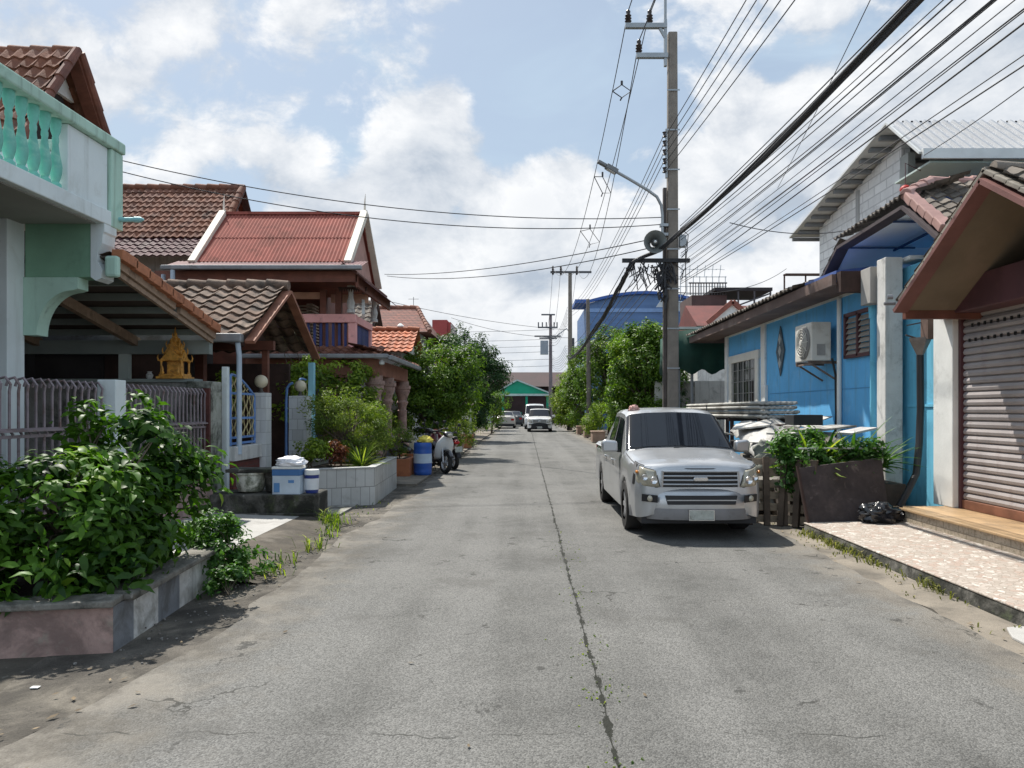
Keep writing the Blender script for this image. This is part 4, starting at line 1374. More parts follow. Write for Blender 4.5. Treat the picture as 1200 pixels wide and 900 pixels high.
h6 = thing("orange_tile_house", "low house with a bright orange tile roof behind the first street tree", "house", (-4.6, 24.5, 0))
quick("wall", M_WHITE_DIRTY, h6, (-7.5, -3.9, 23.4, 26.0, 0, 3.4))
t = MB()
tile_sheet(t, (-6.6, 22.9, 3.35), (1, 0, 0), (0, 1.35, 0.80), 3.1, 1.57, 0.21, 0.28, 0.04, 0.035)
tile_sheet(t, (-6.6, 25.6, 3.35), (1, 0, 0), (0, -1.35, 0.80), 3.1, 1.57, 0.21, 0.28, 0.04, 0.035)
ridge_tiles(t, (-6.6, 24.25, 4.2), (-3.48, 24.25, 4.2), .09)
t.build("roof", M_TILE_ORANGE, h6, smooth=True, flip=False)
MB().prism([(-3.75, 23.2, 3.4), (-3.75, 25.3, 3.4), (-3.75, 24.25, 4.05)], (-.05, 0, 0)).build("gable_panel", M_WHITE_DIRTY, h6)
MB().lathe((-4.1, 24.3, 4.2), [(.08, 0), (.12, .05), (.12, .12), (.03, .2)], 12).build("vent", M_WHITE, h6, smooth=True)

h7 = thing("brown_gable_house", "house with a small lichened grey brown gable between the pink balcony and the hip roof", "house", (-6.2, 28, 0))
quick("wall", M_WHITE_DIRTY, h7, (-9, -6.0, 27.0, 29.8, 0, 4.4))
t = MB()
tile_sheet(t, (-9.2, 26.9, 4.25), (1, 0, 0), (0, 1.5, 1.35), 3.55, 2.02, 0.24, 0.3, 0.045, 0.035)
tile_sheet(t, (-9.2, 29.9, 4.25), (1, 0, 0), (0, -1.5, 1.35), 3.55, 2.02, 0.24, 0.3, 0.045, 0.035)
ridge_tiles(t, (-9.2, 28.4, 5.65), (-5.62, 28.4, 5.65), .1)
t.build("roof", M_TILE_GREY, h7, smooth=True, flip=False)
vg = MB()
for sgn in (-1, 1):
    vg.beam((-5.7, 28.4 + sgn * 1.5, 4.15), (-5.7, 28.4, 5.55), 0.05, 0.18, (1, 0, 0))
vg.build("verge_board", M_DARKWOOD, h7)

h8 = thing("hip_roof_house", "grey walled two storey house under a red brown hip roof beyond the street tree", "house", (-6, 36, 0))
quick("wall", mat("grey render", (0.42, 0.43, 0.42), 0.85, 0.08, 2), h8, (-10, -4.9, 34.2, 40, 0, 5.15))
for y in (35.2, 36.6, 38.0):
    w = MB().box(-4.9, -4.87, y, y + .6, 3.8, 4.9)
    wo = w.build("window", M_GLASS_DARK, h8)
    quick("frame", M_WHITE, wo, (-4.865, -4.85, y - .06, y, 3.75, 4.95), (-4.865, -4.85, y + .6, y + .66, 3.75, 4.95))
hp = MB()
A, B_, C_, D_ = (-10.4, 33.6, 5.1), (-4.35, 33.6, 5.1), (-4.35, 40.6, 5.1), (-10.4, 40.6, 5.1)
E_, F_ = (-8.5, 36.2, 6.55), (-5.6, 36.2, 6.55)
hp.add([A, B_, C_, D_, (-8.0, 36.4, 6.55), (-5.3, 36.4, 6.55)], [(0, 1, 5, 4), (1, 2, 5), (2, 3, 4, 5), (3, 0, 4), (3, 2, 1, 0)], 0.5)
hp.build("roof", mat("red brown small tile", (0.19, 0.075, 0.055), 0.85, 0.25, 3, 0.4, 30, stain=((0.27, 0.13, 0.10), 0.3, 1.5), brick=(0.25, 0.16, 0.02, (0.08, 0.035, 0.03))), h8)
rt = MB()
ridge_tiles(rt, (-8.0, 36.4, 6.58), (-5.3, 36.4, 6.58), .11)
ridge_tiles(rt, (-4.35, 33.6, 5.12), (-5.3, 36.4, 6.58), .10)
rt.build("ridge_tiles", M_TILE_RED, h8)
MB().tube([(-5.5, 36.4, 6.5), (-5.5, 36.4, 7.1)], .015, 5).tube([(-5.75, 36.4, 7.0), (-5.25, 36.4, 7.0)], .012, 5).build("aerial", M_GUTTER, h8)
h9 = thing("red_building", "plain dull red block rising behind the dark street tree", "building", (-4.8, 44, 0))
quick("wall", mat("dull red render", (0.34, 0.07, 0.065), 0.85, 0.12, 1), h9, (-5.35, -4.5, 42.5, 46, 0, 6.72), (-4.498, -4.3, 42.6, 46, 0, 6.6))
quick("parapet", mat("pale parapet", (0.5, 0.42, 0.40), 0.85, 0.1), h9, (-4.295, -4.25, 42.6, 46, 0, 6.5))


# ================================================================== RIGHT SIDE, GARAGE WITH SHUTTER
M_BLUEWALL = mat("sky blue wall paint", (0.125, 0.45, 0.79), 0.75, 0.05, 1.3, 0.1, 30, stain=(((0.10, 0.33, 0.60), 0.35, 1.2), ((0.22, 0.48, 0.74), 0.25, 2.5)), drip=((0.12, 0.27, 0.42), 0.5))
M_TEALWALL = mat("turquoise blue wall paint", (0.15, 0.49, 0.68), 0.75, 0.07, 1.3, 0.1, 30, stain=((0.08, 0.25, 0.36), 0.3, 1.6), drip=((0.07, 0.20, 0.28), 0.35))
M_MAROON = mat("maroon metal", (0.085, 0.034, 0.038), 0.55, 0.2, 2, stain=((0.14, 0.06, 0.05), 0.3, 2.5))
M_REDFASCIA = mat("faded red fascia", (0.17, 0.075, 0.066), 0.7, 0.15, 3, 0.1, 30, stain=((0.16, 0.07, 0.06), 0.3, 3))
M_BEIGESOFF = mat("beige soffit board", (0.155, 0.122, 0.085), 0.85, 0.12, 1.5, stain=((0.20, 0.15, 0.11), 0.3, 1.6))


def shutter_material():
    m = bpy.data.materials.new("mauve roller shutter")
    m.use_nodes = True
    T = NT(m.node_tree)
    b = m.node_tree.nodes["Principled BSDF"]
    oc = T.new("ShaderNodeTexCoord").outputs["Object"]
    n = T.noise(oc, 1.6, 6, .65)
    col = T.mix(T.smooth(n, .35, .7), (0.36, 0.325, 0.315), (0.285, 0.255, 0.247))
    s = T.noise(T.vmath("MULTIPLY", oc, (6, 6, 1.0)), 1, 5, .6)
    col = T.mix(T.smooth(s, .55, .75, 0, .4), col, (0.20, 0.145, 0.135))
    z = T.sep(oc)[2]
    low = T.smooth(T.math("ADD", z, T.math("MULTIPLY", n, 0.25)), 0.10, 0.34, 0.6, 0)
    col = T.mix(low, col, (0.20, 0.12, 0.08))
    T.put(b.inputs["Base Color"], col)
    b.inputs["Roughness"].default_value = 0.5
    b.inputs["Specular IOR Level"].default_value = 0.4
    return m


ga = thing("garage", "garage with a mauve roller shutter under a red edged gable roof of grey tiles", "garage", (6.5, 7.5, 0.3))
wl = MB().box(5.72, 9.5, 9.60, 10.0, 0.0, 3.4).box(5.70, 9.5, 3.5, 9.59, 2.95, 3.0)
wl.prism([(5.74, 9.55, 2.75), (5.74, 4.0, 2.75), (5.74, 5.85, 2.78), (5.74, 7.43, 3.76), (5.74, 9.0, 2.80)], (0.1, 0, 0))
wl.build("wall", mat("olive brown render", (0.065, 0.055, 0.04), .9, .15, 2), ga)
quick("inner_wall", M_DARKIN, ga, (5.80, 9.5, 3.0, 9.58, 0.0, 2.9))
sh = MB()
zb = 0.33
prof = []
k = 0
z = zb + .10
while z < 2.80:
    prof += [(5.635, z), (5.605, z + .012), (5.598, z + .045), (5.612, z + .078), (5.635, z + .088)]
    z += 0.092
v, f = [], []
for (x, z) in prof:
    v += [(x, 3.2, z), (x, 9.50, z)]
for i in range(len(prof) - 1):
    f.append((2 * i, 2 * i + 1, 2 * i + 3, 2 * i + 2))
sh.add(v, f, 0.5)
sho = sh.build("shutter", shutter_material(), ga, flip=False)
bb = MB().box(5.585, 5.64, 3.2, 9.50, zb - .015, zb + .10)
bb.build("bottom_rail", mat("rusty bottom rail", (0.20, 0.085, 0.05), 0.75, .25, 4), ga, bevel=.006)
vt = MB()
for r in range(2):
    for i in range(26):
        y = 9.38 - i * .125 - r * .06
        vt.box(5.592, 5.602, y - .035, y, 2.435 + r * .184, 2.475 + r * .184)
vt.build("vent_slots", mat("black slot", (0.01, 0.01, 0.01), 0.9), ga)
quick("guide", M_MAROON, ga, (5.57, 5.66, 9.505, 9.56, 0.31, 2.8), bevel=.004)
quick("header_box", M_MAROON, ga, (5.28, 5.60, 3.2, 9.78, 2.77, 3.17), bevel=.012)
quick("column", M_WHITE, ga, (5.50, 5.71, 9.565, 10.02, 0.313, 3.10), bevel=.01)
AP, FA, NE = Vector((4.60, 7.43, 3.89)), Vector((4.60, 9.12, 2.84)), Vector((4.60, 5.74, 2.84))
t = MB()
d1 = (AP - FA)
tile_sheet(t, FA + Vector((0, 0.05, 0.06)), (1, 0, 0), d1, 5.0, d1.length + .04, 0.22, 0.27, 0.045, 0.035)
d2 = (AP - NE)
tile_sheet(t, NE + Vector((0, -0.05, 0.06)), (1, 0, 0), d2, 5.0, d2.length + .04, 0.22, 0.27, 0.045, 0.035)
ridge_tiles(t, AP + Vector((0.1, 0, 0.10)), AP + Vector((5, 0, 0.10)), .065)
t.build("roof", M_TILE_GREY, ga, smooth=True, flip=False)
vc = MB()
for Q, s in ((FA, 1), (NE, -1)):
    n = 9
    for i in range(n):
        a, c = Q.lerp(AP, i / n), Q.lerp(AP, (i + 1) / n + .02)
        vc.beam(a + Vector((0.05, 0, .085)), c + Vector((0.05, 0, .075)), 0.15, 0.05, (0, 0, 1), random.random())
vc.build("verge_tiles", mat("grey verge tile", (0.25, 0.225, 0.19), 0.85, 0.2, 4, .2, 30, rnd=.2, stain=((0.10, 0.09, 0.075), .4, 4)), ga, bevel=.01)
fs = MB()
for Q in (FA, NE):
    t_ = (AP - Q).normalized()
    fs.beam(Q + Vector((.02, 0, -.02)) - t_ * .05, AP + Vector((.02, 0, -.02)) + t_ * .01, 0.05, 0.17, (1, 0, 0))
fs.build("fascia", M_REDFASCIA, ga)
sf = MB()
for Q in (FA, NE):
    sf.prism([Q + Vector((.05, 0, -.04)), AP + Vector((.05, 0, -.04)), AP + Vector((.05, 0, -.02)), Q + Vector((.05, 0, -.02))], (1.0, 0, 0))
sf.build("soffit", M_BEIGESOFF, ga)
ev = MB().box(4.68, 5.72, 9.14, 9.22, 2.70, 2.83)
ev.build("eave_board", M_BROWNWOOD, ga)
MB().tube([(4.56, 9.22, 2.98), (4.50, 9.24, 2.98)], .03, 8).tube([(4.6, 9.24, 2.90), (4.47, 9.26, 2.90)], .02, 8).build("gutter_end", M_GUTTER, ga)

# ================================================================== BLUE HOUSE
bh = thing("blue_house", "single storey sky blue house with white trim, brown eaves and a raised tiled gable", "house", (5.8, 14, 0))
M_EAVE = mat("brown eave board", (0.145, 0.098, 0.082), 0.8, 0.15, 2, 0.1, 30, grain=((2, 0.4, 12), 0.2), stain=((0.21, 0.17, 0.15), .3, 2))
quick("wall", M_BLUEWALL, bh, (5.60, 9.5, 13.5, 20.7, 0, 3.62), (5.60, 5.75, 11.4, 13.498, 0, 3.62))
quick("near_wall", M_TEALWALL, bh, (5.72, 9.5, 10.03, 11.39, 0.0, 3.72))
quick("wall_band", M_TEALWALL, bh, (5.705, 5.719, 10.03, 11.39, 1.62, 1.66))
quick("wall_groove", mat("darker blue groove", (0.085, 0.28, 0.52), .8, .05), bh, (5.593, 5.599, 11.6, 17.0, 1.935, 1.95))
quick("pillar", M_WHITE_DIRTY, bh, (5.37, 5.63, 11.08, 11.36, 0, 3.86), bevel=.012)
quick("pillar_cap", M_WHITE, bh, (5.66, 5.95, 10.95, 11.36, 3.80, 3.86), bevel=.01)
quick("grey_box", mat("grey cement box", (0.36, 0.345, 0.32), 0.85, .12, 3), bh, (5.30, 5.50, 11.42, 11.75, 3.22, 3.78), bevel=.01)
for y0, y1, x in ((20.45, 20.72, 5.55), (17.25, 17.55, 5.55)):
    quick("pilaster", M_WHITE, bh, (x, 5.60, y0, y1, 0, 3.6), bevel=.008)
quick("trim_block", M_WHITE, bh, (5.53, 5.60, 17.15, 17.42, 1.5, 2.15), bevel=.008)
quick("trim_board", M_WHITE, bh, (5.575, 5.60, 11.45, 20.4, 3.56, 3.605))
wf = MB().box(5.545, 5.60, 17.75, 18.0, 1.72, 3.0).box(5.545, 5.60, 20.05, 20.3, 1.72, 3.0).box(5.543, 5.60, 17.7, 20.35, 2.82, 3.02).box(5.54, 5.60, 17.7, 20.35, 1.60, 1.74)
win = wf.build("window", mat("cream window trim", (0.66, 0.64, 0.58), .7, .06), bh, bevel=.008)
quick("pane", M_GLASS_DARK, win, (5.59, 5.597, 18.0, 20.05, 1.74, 2.82))
mu = MB()
for y in (18.05, 18.55, 19.05, 19.53, 20.0):
    mu.box(5.575, 5.589, y - .035, y + .035, 1.74, 2.82)
for k in range(9):
    mu.tube([(5.57, 18.1 + k * .22, 1.75), (5.57, 18.1 + k * .22, 2.81)], .008, 4)
for z in (2.0, 2.3, 2.6):
    mu.tube([(5.568, 18.0, z), (5.568, 20.05, z)], .008, 4)
mu.build("window_bars", mat("grey window bars", (0.28, 0.28, 0.27), .7, .1), win)
lw = MB().box(5.54, 5.60, 11.9, 11.97, 2.48, 3.22).box(5.54, 5.60, 12.88, 12.95, 2.48, 3.22).box(5.54, 5.60, 12.40, 12.46, 2.48, 3.22).box(5.54, 5.60, 11.9, 12.95, 3.18, 3.24).box(5.54, 5.60, 11.9, 12.95, 2.46, 2.52)
lvo = lw.build("louvre_window", M_MAROON, bh)
ll = MB()
for k in range(7):
    for (a, c) in ((11.98, 12.39), (12.47, 12.87)):
        ll.prism([(5.595, a, 2.54 + k * .092), (5.55, a, 2.515 + k * .092), (5.55, a, 2.523 + k * .092), (5.595, a, 2.60 + k * .092)], (0, c - a, 0))
ll.build("slats", mat("pale frosted slat", (0.30, 0.27, 0.23), .35, .12, 3), lvo)
di = MB()
for (y, s, dz) in ((16.2, 1, 0),):
    c = Vector((5.585, 16.25, 2.86))
    di.prism([c + Vector((0, -.26, 0)), c + Vector((0, 0, .55)), c + Vector((0, .26, 0)), c + Vector((0, 0, -.55))], (-.02, 0, 0))
do = di.build("diamond_ornament", mat("dark lattice plaster", (0.10, 0.13, 0.15), .8, .2, 9), bh)
dd = MB()
for k in (-1, 0, 1):
    c = Vector((5.563, 16.25, 2.86 + k * .26))
    dd.prism([c + Vector((0, -.09, 0)), c + Vector((0, 0, .12)), c + Vector((0, .09, 0)), c + Vector((0, 0, -.12))], (-.008, 0, 0))
dd.build("lozenge", mat("pale lozenge", (0.40, 0.42, 0.42), .8, .1), do)
MB().tube([(5.50, 11.72, 3.22), (5.50, 11.72, 3.12), (5.50, 11.72, 0.2)], [.085, .06, .06], 12).tube([(5.50, 11.72, 3.02), (5.50, 11.72, 3.22)], [.075, .085], 12).build("downpipe", M_TEALWALL, bh, smooth=True)
MB().tube([(5.555, 13.15, 3.55), (5.555, 13.15, 0.4)], .042, 10).build("white_pipe", M_WHITE, bh, smooth=True)
# eave along the street
ea = MB().box(4.93, 5.0, 11.95, 22.35, 3.58, 3.76)
ea.build("fascia", M_EAVE, bh)
quick("soffit", M_EAVE, bh, (5.0, 5.6, 11.95, 22.3, 3.605, 3.63))
ee = MB().prism([(4.95, 22.32, 3.58), (9.5, 22.32, 3.58), (9.5, 22.32, 5.15), (4.95, 22.32, 3.77)], (0, .04, 0))
ee.build("far_gable", M_EAVE, bh)
t = MB()
tile_sheet(t, (4.88, 13.45, 3.77), (0, 1, 0), (4.5, 0, 1.35), 8.95, 4.7, 0.22, 0.3, 0.045, 0.035)
t.build("roof", M_TILE_GREY, bh, smooth=True, flip=False)
# raised gable
P0, P1, P2, P3 = (5.3, 9.42, 3.84), (5.3, 10.34, 4.50), (5.3, 12.5, 4.40), (5.3, 13.35, 3.86)
def o3(p, dx=0, dy=0, dz=0):
    return Vector((p[0] + dx, p[1] + dy, p[2] + dz))
vb = MB()
for a, c in ((P0, P1), (P1, P2), (P2, P3)):
    vb.beam(o3(a, .03, 0, -.10), o3(c, .03, 0, -.10), .05, .20, (1, 0, 0))
vb.build("gable_fascia", mat("dark violet brown board", (0.075, 0.058, 0.062), .8, .15, 3), bh)
t = MB()
tile_sheet(t, o3(P0, 0.06, -.1, -.06), (1, 0, 0), Vector(P1) - Vector(P0), 2.6, 1.2, .22, .17, .045, .03)
tile_sheet(t, o3(P3, 0.0, .05, 0), (1, 0, 0), Vector(P2) - Vector(P3), 2.6, 1.05, .22, .27, .045, .03)
tile_sheet(t, Vector((5.62, 10.36, 4.52)), (1, 0, 0), Vector(P1) - Vector(P0), 2.2, .66, .22, .17, .045, .03)
tile_sheet(t, o3(P1, -.05, 0, .02), (0, 1, -.046), (1.6, 0, .60), 2.2, 1.02, .14, .27, .04, .03)
t.build("gable_roof", M_TILE_GREY, bh, smooth=True, flip=False)
pk = MB()
M_PINKTILE = mat("pink glazed verge tile", (0.38, 0.225, 0.195), .6, .12, 4, rnd=.12)
n = 5
for i in range(n):
    a, c = Vector(P0).lerp(Vector(P1), i / n), Vector(P0).lerp(Vector(P1), (i + .93) / n)
    pk.beam(o3(a, .04, 0, .04), o3(c, .04, 0, .065), .17, .11, (0, 0, 1), random.random())
ridge_tiles(pk, o3(P1, 0, 0, .07), (5.94, 10.9, 4.93), .08, 3)
ridge_tiles(pk, (5.94, 10.92, 4.93), (7.8, 10.92, 4.95), .07, 6)
pk.build("gable_verge_tiles", M_PINKTILE, bh, bevel=.012)
M_LILAC = mat("pale blue ceiling paint", (0.84, 0.89, 0.97), .8, .05, 1.5)
gs = MB()
gs.prism([o3(P1, .1, 0, -.10), o3(P2, .1, 0, -.10), o3(P2, 2.0, 0, -.10), o3(P1, 2.0, 0, -.10)], (0, 0, .03))
gs.prism([o3(P2, .1, 0.02, -.10), o3(P3, .1, 0, -.08), o3(P3, 2.0, 0, -.08), o3(P2, 2.0, 0.02, -.10)], (0, 0, .03))
gs.prism([o3(P0, .1, 0, -.08), o3(P1, .1, -.02, -.10), o3(P1, 2.0, -.02, -.10), o3(P0, 2.0, 0, -.08)], (0, 0, .03))
gs.build("gable_ceiling", M_LILAC, bh)
gi = MB().prism([(7.35, 9.6, 3.62), (7.35, 13.2, 3.62), (7.35, 12.45, 4.26), (7.35, 10.4, 4.34)], (.1, 0, 0))
gi.build("gable_wall", M_BLUEWALL, bh)
quick("gable_post", M_LILAC, bh, (7.25, 7.34, 10.95, 11.1, 3.62, 4.30))
gd = MB().beam((6.9, 10.4, 4.33), (6.9, 12.4, 4.25), .03, .03).beam((6.2, 10.4, 4.34), (6.2, 12.5, 4.26), .03, .03).beam((5.4, 10.9, 4.34), (6.5, 10.9, 4.34), .04, .03).beam((5.4, 12.4, 4.28), (6.5, 12.4, 4.28), .03, .02)
gd.build("ceiling_batten", mat("dark blue batten", (0.05, 0.09, 0.20), .8), bh)
ca = MB().prism([(5.0, 11.95, 3.77), (5.0, 13.3, 3.80), (5.6, 13.3, 3.84), (5.6, 11.95, 3.84)], (0, 0, .05))
ca.build("blue_sheet", mat("deep blue plastic sheet", (0.06, 0.11, 0.32), .45, .2, 5), bh)
quick("eave_end", M_DARKWOOD, bh, (5.0, 5.7, 11.78, 11.93, 3.45, 3.78))

# air conditioner
ac = thing("air_conditioner", "pale grey air conditioner box with a round fan grille bracketed to the blue wall", "air conditioner", (5.3, 13.65, 2.42))
M_AC = mat("aged white enamel", (0.62, 0.60, 0.54), .5, .06, 2, stain=((0.40, 0.36, 0.30), .25, 3))
quick("casing", M_AC, ac, (5.10, 5.46, 13.26, 14.06, 2.46, 3.15), bevel=.02)
MB().lathe((5.098, 13.60, 2.80), [(.30, 0), (.30, -.02), (.27, -.035), (.05, -.045)], 28, "x").build("fan_grille", mat("grey fan guard", (0.20, 0.195, 0.185), .6, .1), ac, smooth=True)
rg = MB()
for k in range(1, 6):
    r = .05 * k
    rg.tube([(5.045, 13.60 + r * math.cos(a * math.pi / 12), 2.80 + r * math.sin(a * math.pi / 12)) for a in range(25)], .006, 4, False)
for a in range(10):
    an = a * math.pi / 5
    rg.tube([(5.045, 13.60, 2.80), (5.058, 13.60 + .28 * math.cos(an), 2.80 + .28 * math.sin(an))], .006, 4)
rg.build("guard_wires", M_AC, ac)
MB().lathe((5.05, 13.60, 2.80), [(.05, 0), (.05, -.02), (.02, -.025)], 14, "x").build("hub", M_AC, ac, smooth=True)
bk_ = MB()
for y in (13.35, 13.95):
    bk_.beam((5.08, y, 2.43), (5.60, y, 2.43), .04, .05).beam((5.12, y, 2.41), (5.58, y, 2.12), .03, .03)
bk_.beam((5.12, 13.3, 2.40), (5.12, 14.0, 2.40), .04, .03)
bk_.build("bracket", mat("rusty steel bracket", (0.16, 0.12, 0.10), .8, .3, 6), ac)
pn = MB().box(5.2, 5.35, 13.25, 13.258, 2.55, 2.75)
pn.build("side_plate", mat("grey plate", (0.3, 0.29, 0.27), .6), ac)
cbm = MB().tube([(5.5, 13.32, 2.5), (5.56, 13.32, 2.2), (5.575, 13.33, 1.4), (5.57, 13.35, .5)], .022, 8)
tag(cbm.build("refrigerant_hose", mat("black rubber", (0.02, 0.02, 0.02), .6), origin=(5.57, 13.33, 1.0), smooth=True), "thin dark hose hanging under the air conditioner on the blue wall", "hose")

# rain hopper with black hose
hp_ = thing("rain_hopper", "grey funnel shaped rain hopper feeding a black drain hose beside the white garage column", "drain", (5.45, 10.1, 2.6))
hh = MB()
hc = (5.50, 10.35, 2.44)
hh.lathe(hc, [(.045, -.12), (.05, -.10), (.15, .10), (.155, .14), (.13, .14)], 4)
hh.build("funnel", mat("rusty grey sheet", (0.22, 0.19, 0.17), .7, .25, 5, stain=((0.20, 0.09, 0.05), .4, 5)), hp_)
quick("rusty_duct", mat("rusty duct", (0.11, 0.07, 0.055), .8, .3, 5), hp_, (5.50, 5.62, 10.15, 10.34, 2.55, 2.92))
MB().tube([(5.50, 10.35, 2.34), (5.50, 10.34, 1.6), (5.46, 10.30, 1.1), (5.34, 10.15, 0.7), (5.12, 9.98, 0.45), (4.98, 9.90, 0.28)], .048, 12).build("hose", mat("black hose", (0.018, 0.018, 0.02), .45), hp_, smooth=True)
MB().tube([(5.3, 10.35, 2.62), (5.5, 10.35, 2.56)], .012, 6).tube([(5.3, 10.32, 2.75), (5.55, 10.33, 2.8)], .01, 6).build("strap", mat("dark strap", (.06, .05, .05), .7), hp_)

# ================================================================== WHITE BLOCK BUILDING BEHIND
wb = thing("block_building", "unfinished white block building with a silver metal roof rising behind the blue house", "building", (10, 18, 0))
M_BLOCK = mat("whitewashed block", (0.84, 0.835, 0.82), .85, .07, 2, .2, 30, brick=(0.62, 0.235, 0.018, (0.55, 0.545, 0.54)), stain=((0.50, 0.49, 0.48), .3, 3))
bw_ = MB().prism([(8.55, 16.9, 0), (8.55, 21.6, 0), (8.55, 21.6, 6.86), (8.55, 16.9, 7.73)], (0.2, 0, 0))
bw_.build("wall", M_BLOCK, wb)
quick("front_wall", mat("dark blue render", (0.045, 0.075, 0.19), .8, .15, 2), wb, (8.57, 16, 16.65, 16.88, 0, 6.5))
quick("corner_pillar", mat("grey concrete pillar", (0.33, 0.34, 0.32), .85, .15, 2), wb, (8.50, 8.66, 16.5, 16.86, 0, 7.3))
quick("wall_pier", mat("grey pier", (0.40, 0.40, 0.39), .85, .1, 2), wb, (8.51, 8.55, 19.0, 19.15, 4, 7.2))
quick("inner_ceiling", mat("pale green ceiling", (0.42, 0.50, 0.47), .8, .05), wb, (8.25, 16, 15.15, 16.6, 6.62, 6.66))
AP2, F2, B2 = Vector((8.0, 16.4, 7.93)), Vector((8.0, 15.0, 6.80)), Vector((8.0, 22.4, 6.80))
t = MB()
metal_sheet(t, F2, (1, 0, 0), AP2 - F2, 9, (AP2 - F2).length, .21, .055, square=True)
metal_sheet(t, B2, (1, 0, 0), AP2 - B2, 9, (AP2 - B2).length, .19, .035, square=True)
t.build("roof", mat("silver metal sheet", (0.36, 0.37, 0.385), .5, .06, 1.2, metal=.35, spec=.5, stain=((0.5, 0.5, 0.5), .25, 1)), wb, flip=False)
vm = MB()
for Q in (F2, B2):
    vm.beam(Q + Vector((.0, 0, -.03)), AP2 + Vector((.0, 0, -.03)), .05, .11, (1, 0, 0))
vm.box(8.0, 17, 14.93, 15.0, 6.64, 6.84)
vm.build("barge_flashing", mat("grey white flashing", (0.55, 0.56, 0.55), .5, .08, 2), wb)
bt = MB()
for k in range(13):
    u = k / 12
    p = B2.lerp(AP2, u)
    bt.beam(p + Vector((.05, 0, -.09)), p + Vector((3.0, 0, -.09)), .10, .09)
bt.build("purlin", mat("grey steel purlin", (0.22, 0.23, 0.24), .6, .1), wb)
un = MB().prism([B2 + Vector((.04, 0, -.03)), AP2 + Vector((.04, 0, -.03)), AP2 + Vector((.04, 0, -.015)), B2 + Vector((.04, 0, -.015))], (8.9, 0, 0))
un.build("underlay", mat("pale foil underlay", (0.55, 0.56, 0.55), .5, .08), wb)
lan = thing("red_lantern", "small red paper lantern hanging by the white block building's corner", "lantern", U(1061, 222, 15.6))
c = U(1061, 222, 15.6)
MB().sphere(c, .11, 14, 10, (1, 1, .85)).build("shade", mat("red paper", (0.42, 0.03, 0.025), .6, .15, 8), lan, smooth=True)
MB().tube([c + Vector((0, 0, .08)), c + Vector((0, 0, .55)), (8.3, 15.6, 6.6)], .01, 5).tube([c - Vector((0, 0, .09)), c - Vector((0, 0, .25))], .02, 5).build("cord", M_MAROON, lan)

# rooftop clutter past the blue house
rt = thing("roof_terrace", "rooftop terrace with pale concrete balusters and a dark metal frame beyond the blue house roof", "terrace", (9.8, 30, 0))
quick("slab", M_CONC, rt, (9.6, 16, 29.5, 34, 4.6, 4.8), (9.8, 16, 30, 34, 0, 4.6))
for i in range(6):
    MB().lathe((9.75 + i * .0, 29.6 + i * .34, 4.8), [(.11, 0), (.11, .1), (.07, .16), (.10, .38), (.06, .75), (.10, .85), (.10, .95)], 10).build("baluster", M_CONC, rt, smooth=True)
fm = MB()
for x in (10.35, 11.2, 12.0):
    fm.tube([(x, 29.7, 4.8), (x, 29.7, 7.0)], .035, 6)
for z in (5.7, 6.3, 6.95):
    fm.tube([(10.35, 29.7, z), (13, 29.7, z)], .03, 6)
fm.beam((10.35, 29.7, 6.98), (14, 29.7, 6.98), .3, .05)
fm.build("metal_frame", mat("dark rusty frame", (0.10, 0.06, 0.05), .8, .3, 4), rt)

bl = thing("arched_warehouse", "big blue metal building with an arched roof above the trees", "building", (9, 63, 0))
pf = [(5.0, 0), (14.3, 0), (14.3, 9.9)]
for i in range(13):
    u = i / 12
    pf.append((14.3 - 9.3 * u, 10.1 + 1.15 * math.sin(math.pi * (0.10 + .80 * u)) - .32))
m = MB().prism([(x, 60, z) for x, z in pf], (0, 12, 0))
m.build("wall", mat("blue ribbed cladding", (0.095, 0.175, 0.34), .55, .08, .8, grain=((.2, .2, 9), .22), stain=((0.05, 0.10, 0.24), .25, .6)), bl)
ab = MB()
for i in range(14):
    u0, u1 = i / 14, (i + 1) / 14
    f_ = lambda u: Vector((14.5 - 9.7 * u, 59.85, 10.18 + 1.15 * math.sin(math.pi * (0.10 + .80 * u)) - .32))
    ab.beam(f_(u0), f_(u1), .4, .22)
ab.build("roof_edge", mat("deep blue edge", (0.035, 0.10, 0.34), .5, .1), bl)
quick("band", mat("light blue band", (0.20, 0.32, 0.55), .5, .08), bl, (4.95, 14.3, 59.93, 60, 9.45, 9.75))
quick("side_canopy", mat("blue canopy", (0.05, 0.12, 0.36), .5, .1), bl, (4.0, 5.1, 60, 64, 10.2, 10.5))

rh = thing("red_roof_house", "house with a dark red roof and a small white gable behind the awning", "house", (11, 41, 0))
quick("wall", M_WHITE_DIRTY, rh, (9.4, 15.5, 40.6, 45, 0, 6.3))
rp = MB()
rp.add([(9.25, 40, 6.1), (16, 40, 6.1), (16, 43, 7.6), (9.25, 43, 7.6), (9.25, 46, 6.1), (16, 46, 6.1)], [(0, 1, 2, 3), (3, 2, 5, 4), (0, 3, 4), (1, 5, 2)], .5)
rp.build("roof", mat("dark red roofing", (0.125, 0.032, 0.026), .75, .2, 1.5, grain=((9, .5, .5), .15)), rh)
MB().prism([(9.95, 39.9, 6.28), (12.2, 39.9, 6.28), (11.1, 39.9, 7.25)], (0, 1.6, 0)).build("gable_panel", M_WHITE, rh)
dm = MB()
for a, c in (((9.75, 39.8, 6.22), (11.1, 39.8, 7.38)), ((12.4, 39.8, 6.22), (11.1, 39.8, 7.38))):
    dm.beam(a, c, .25, .14, (0, 1, 0))
dm.build("gable_verge", mat("brick red verge", (0.25, 0.085, 0.06), .75, .15), rh)
tb = thing("rooftop_shed", "dark rooftop shed with a flat black roof and open railings above the red roof", "shed", (11, 46, 0))
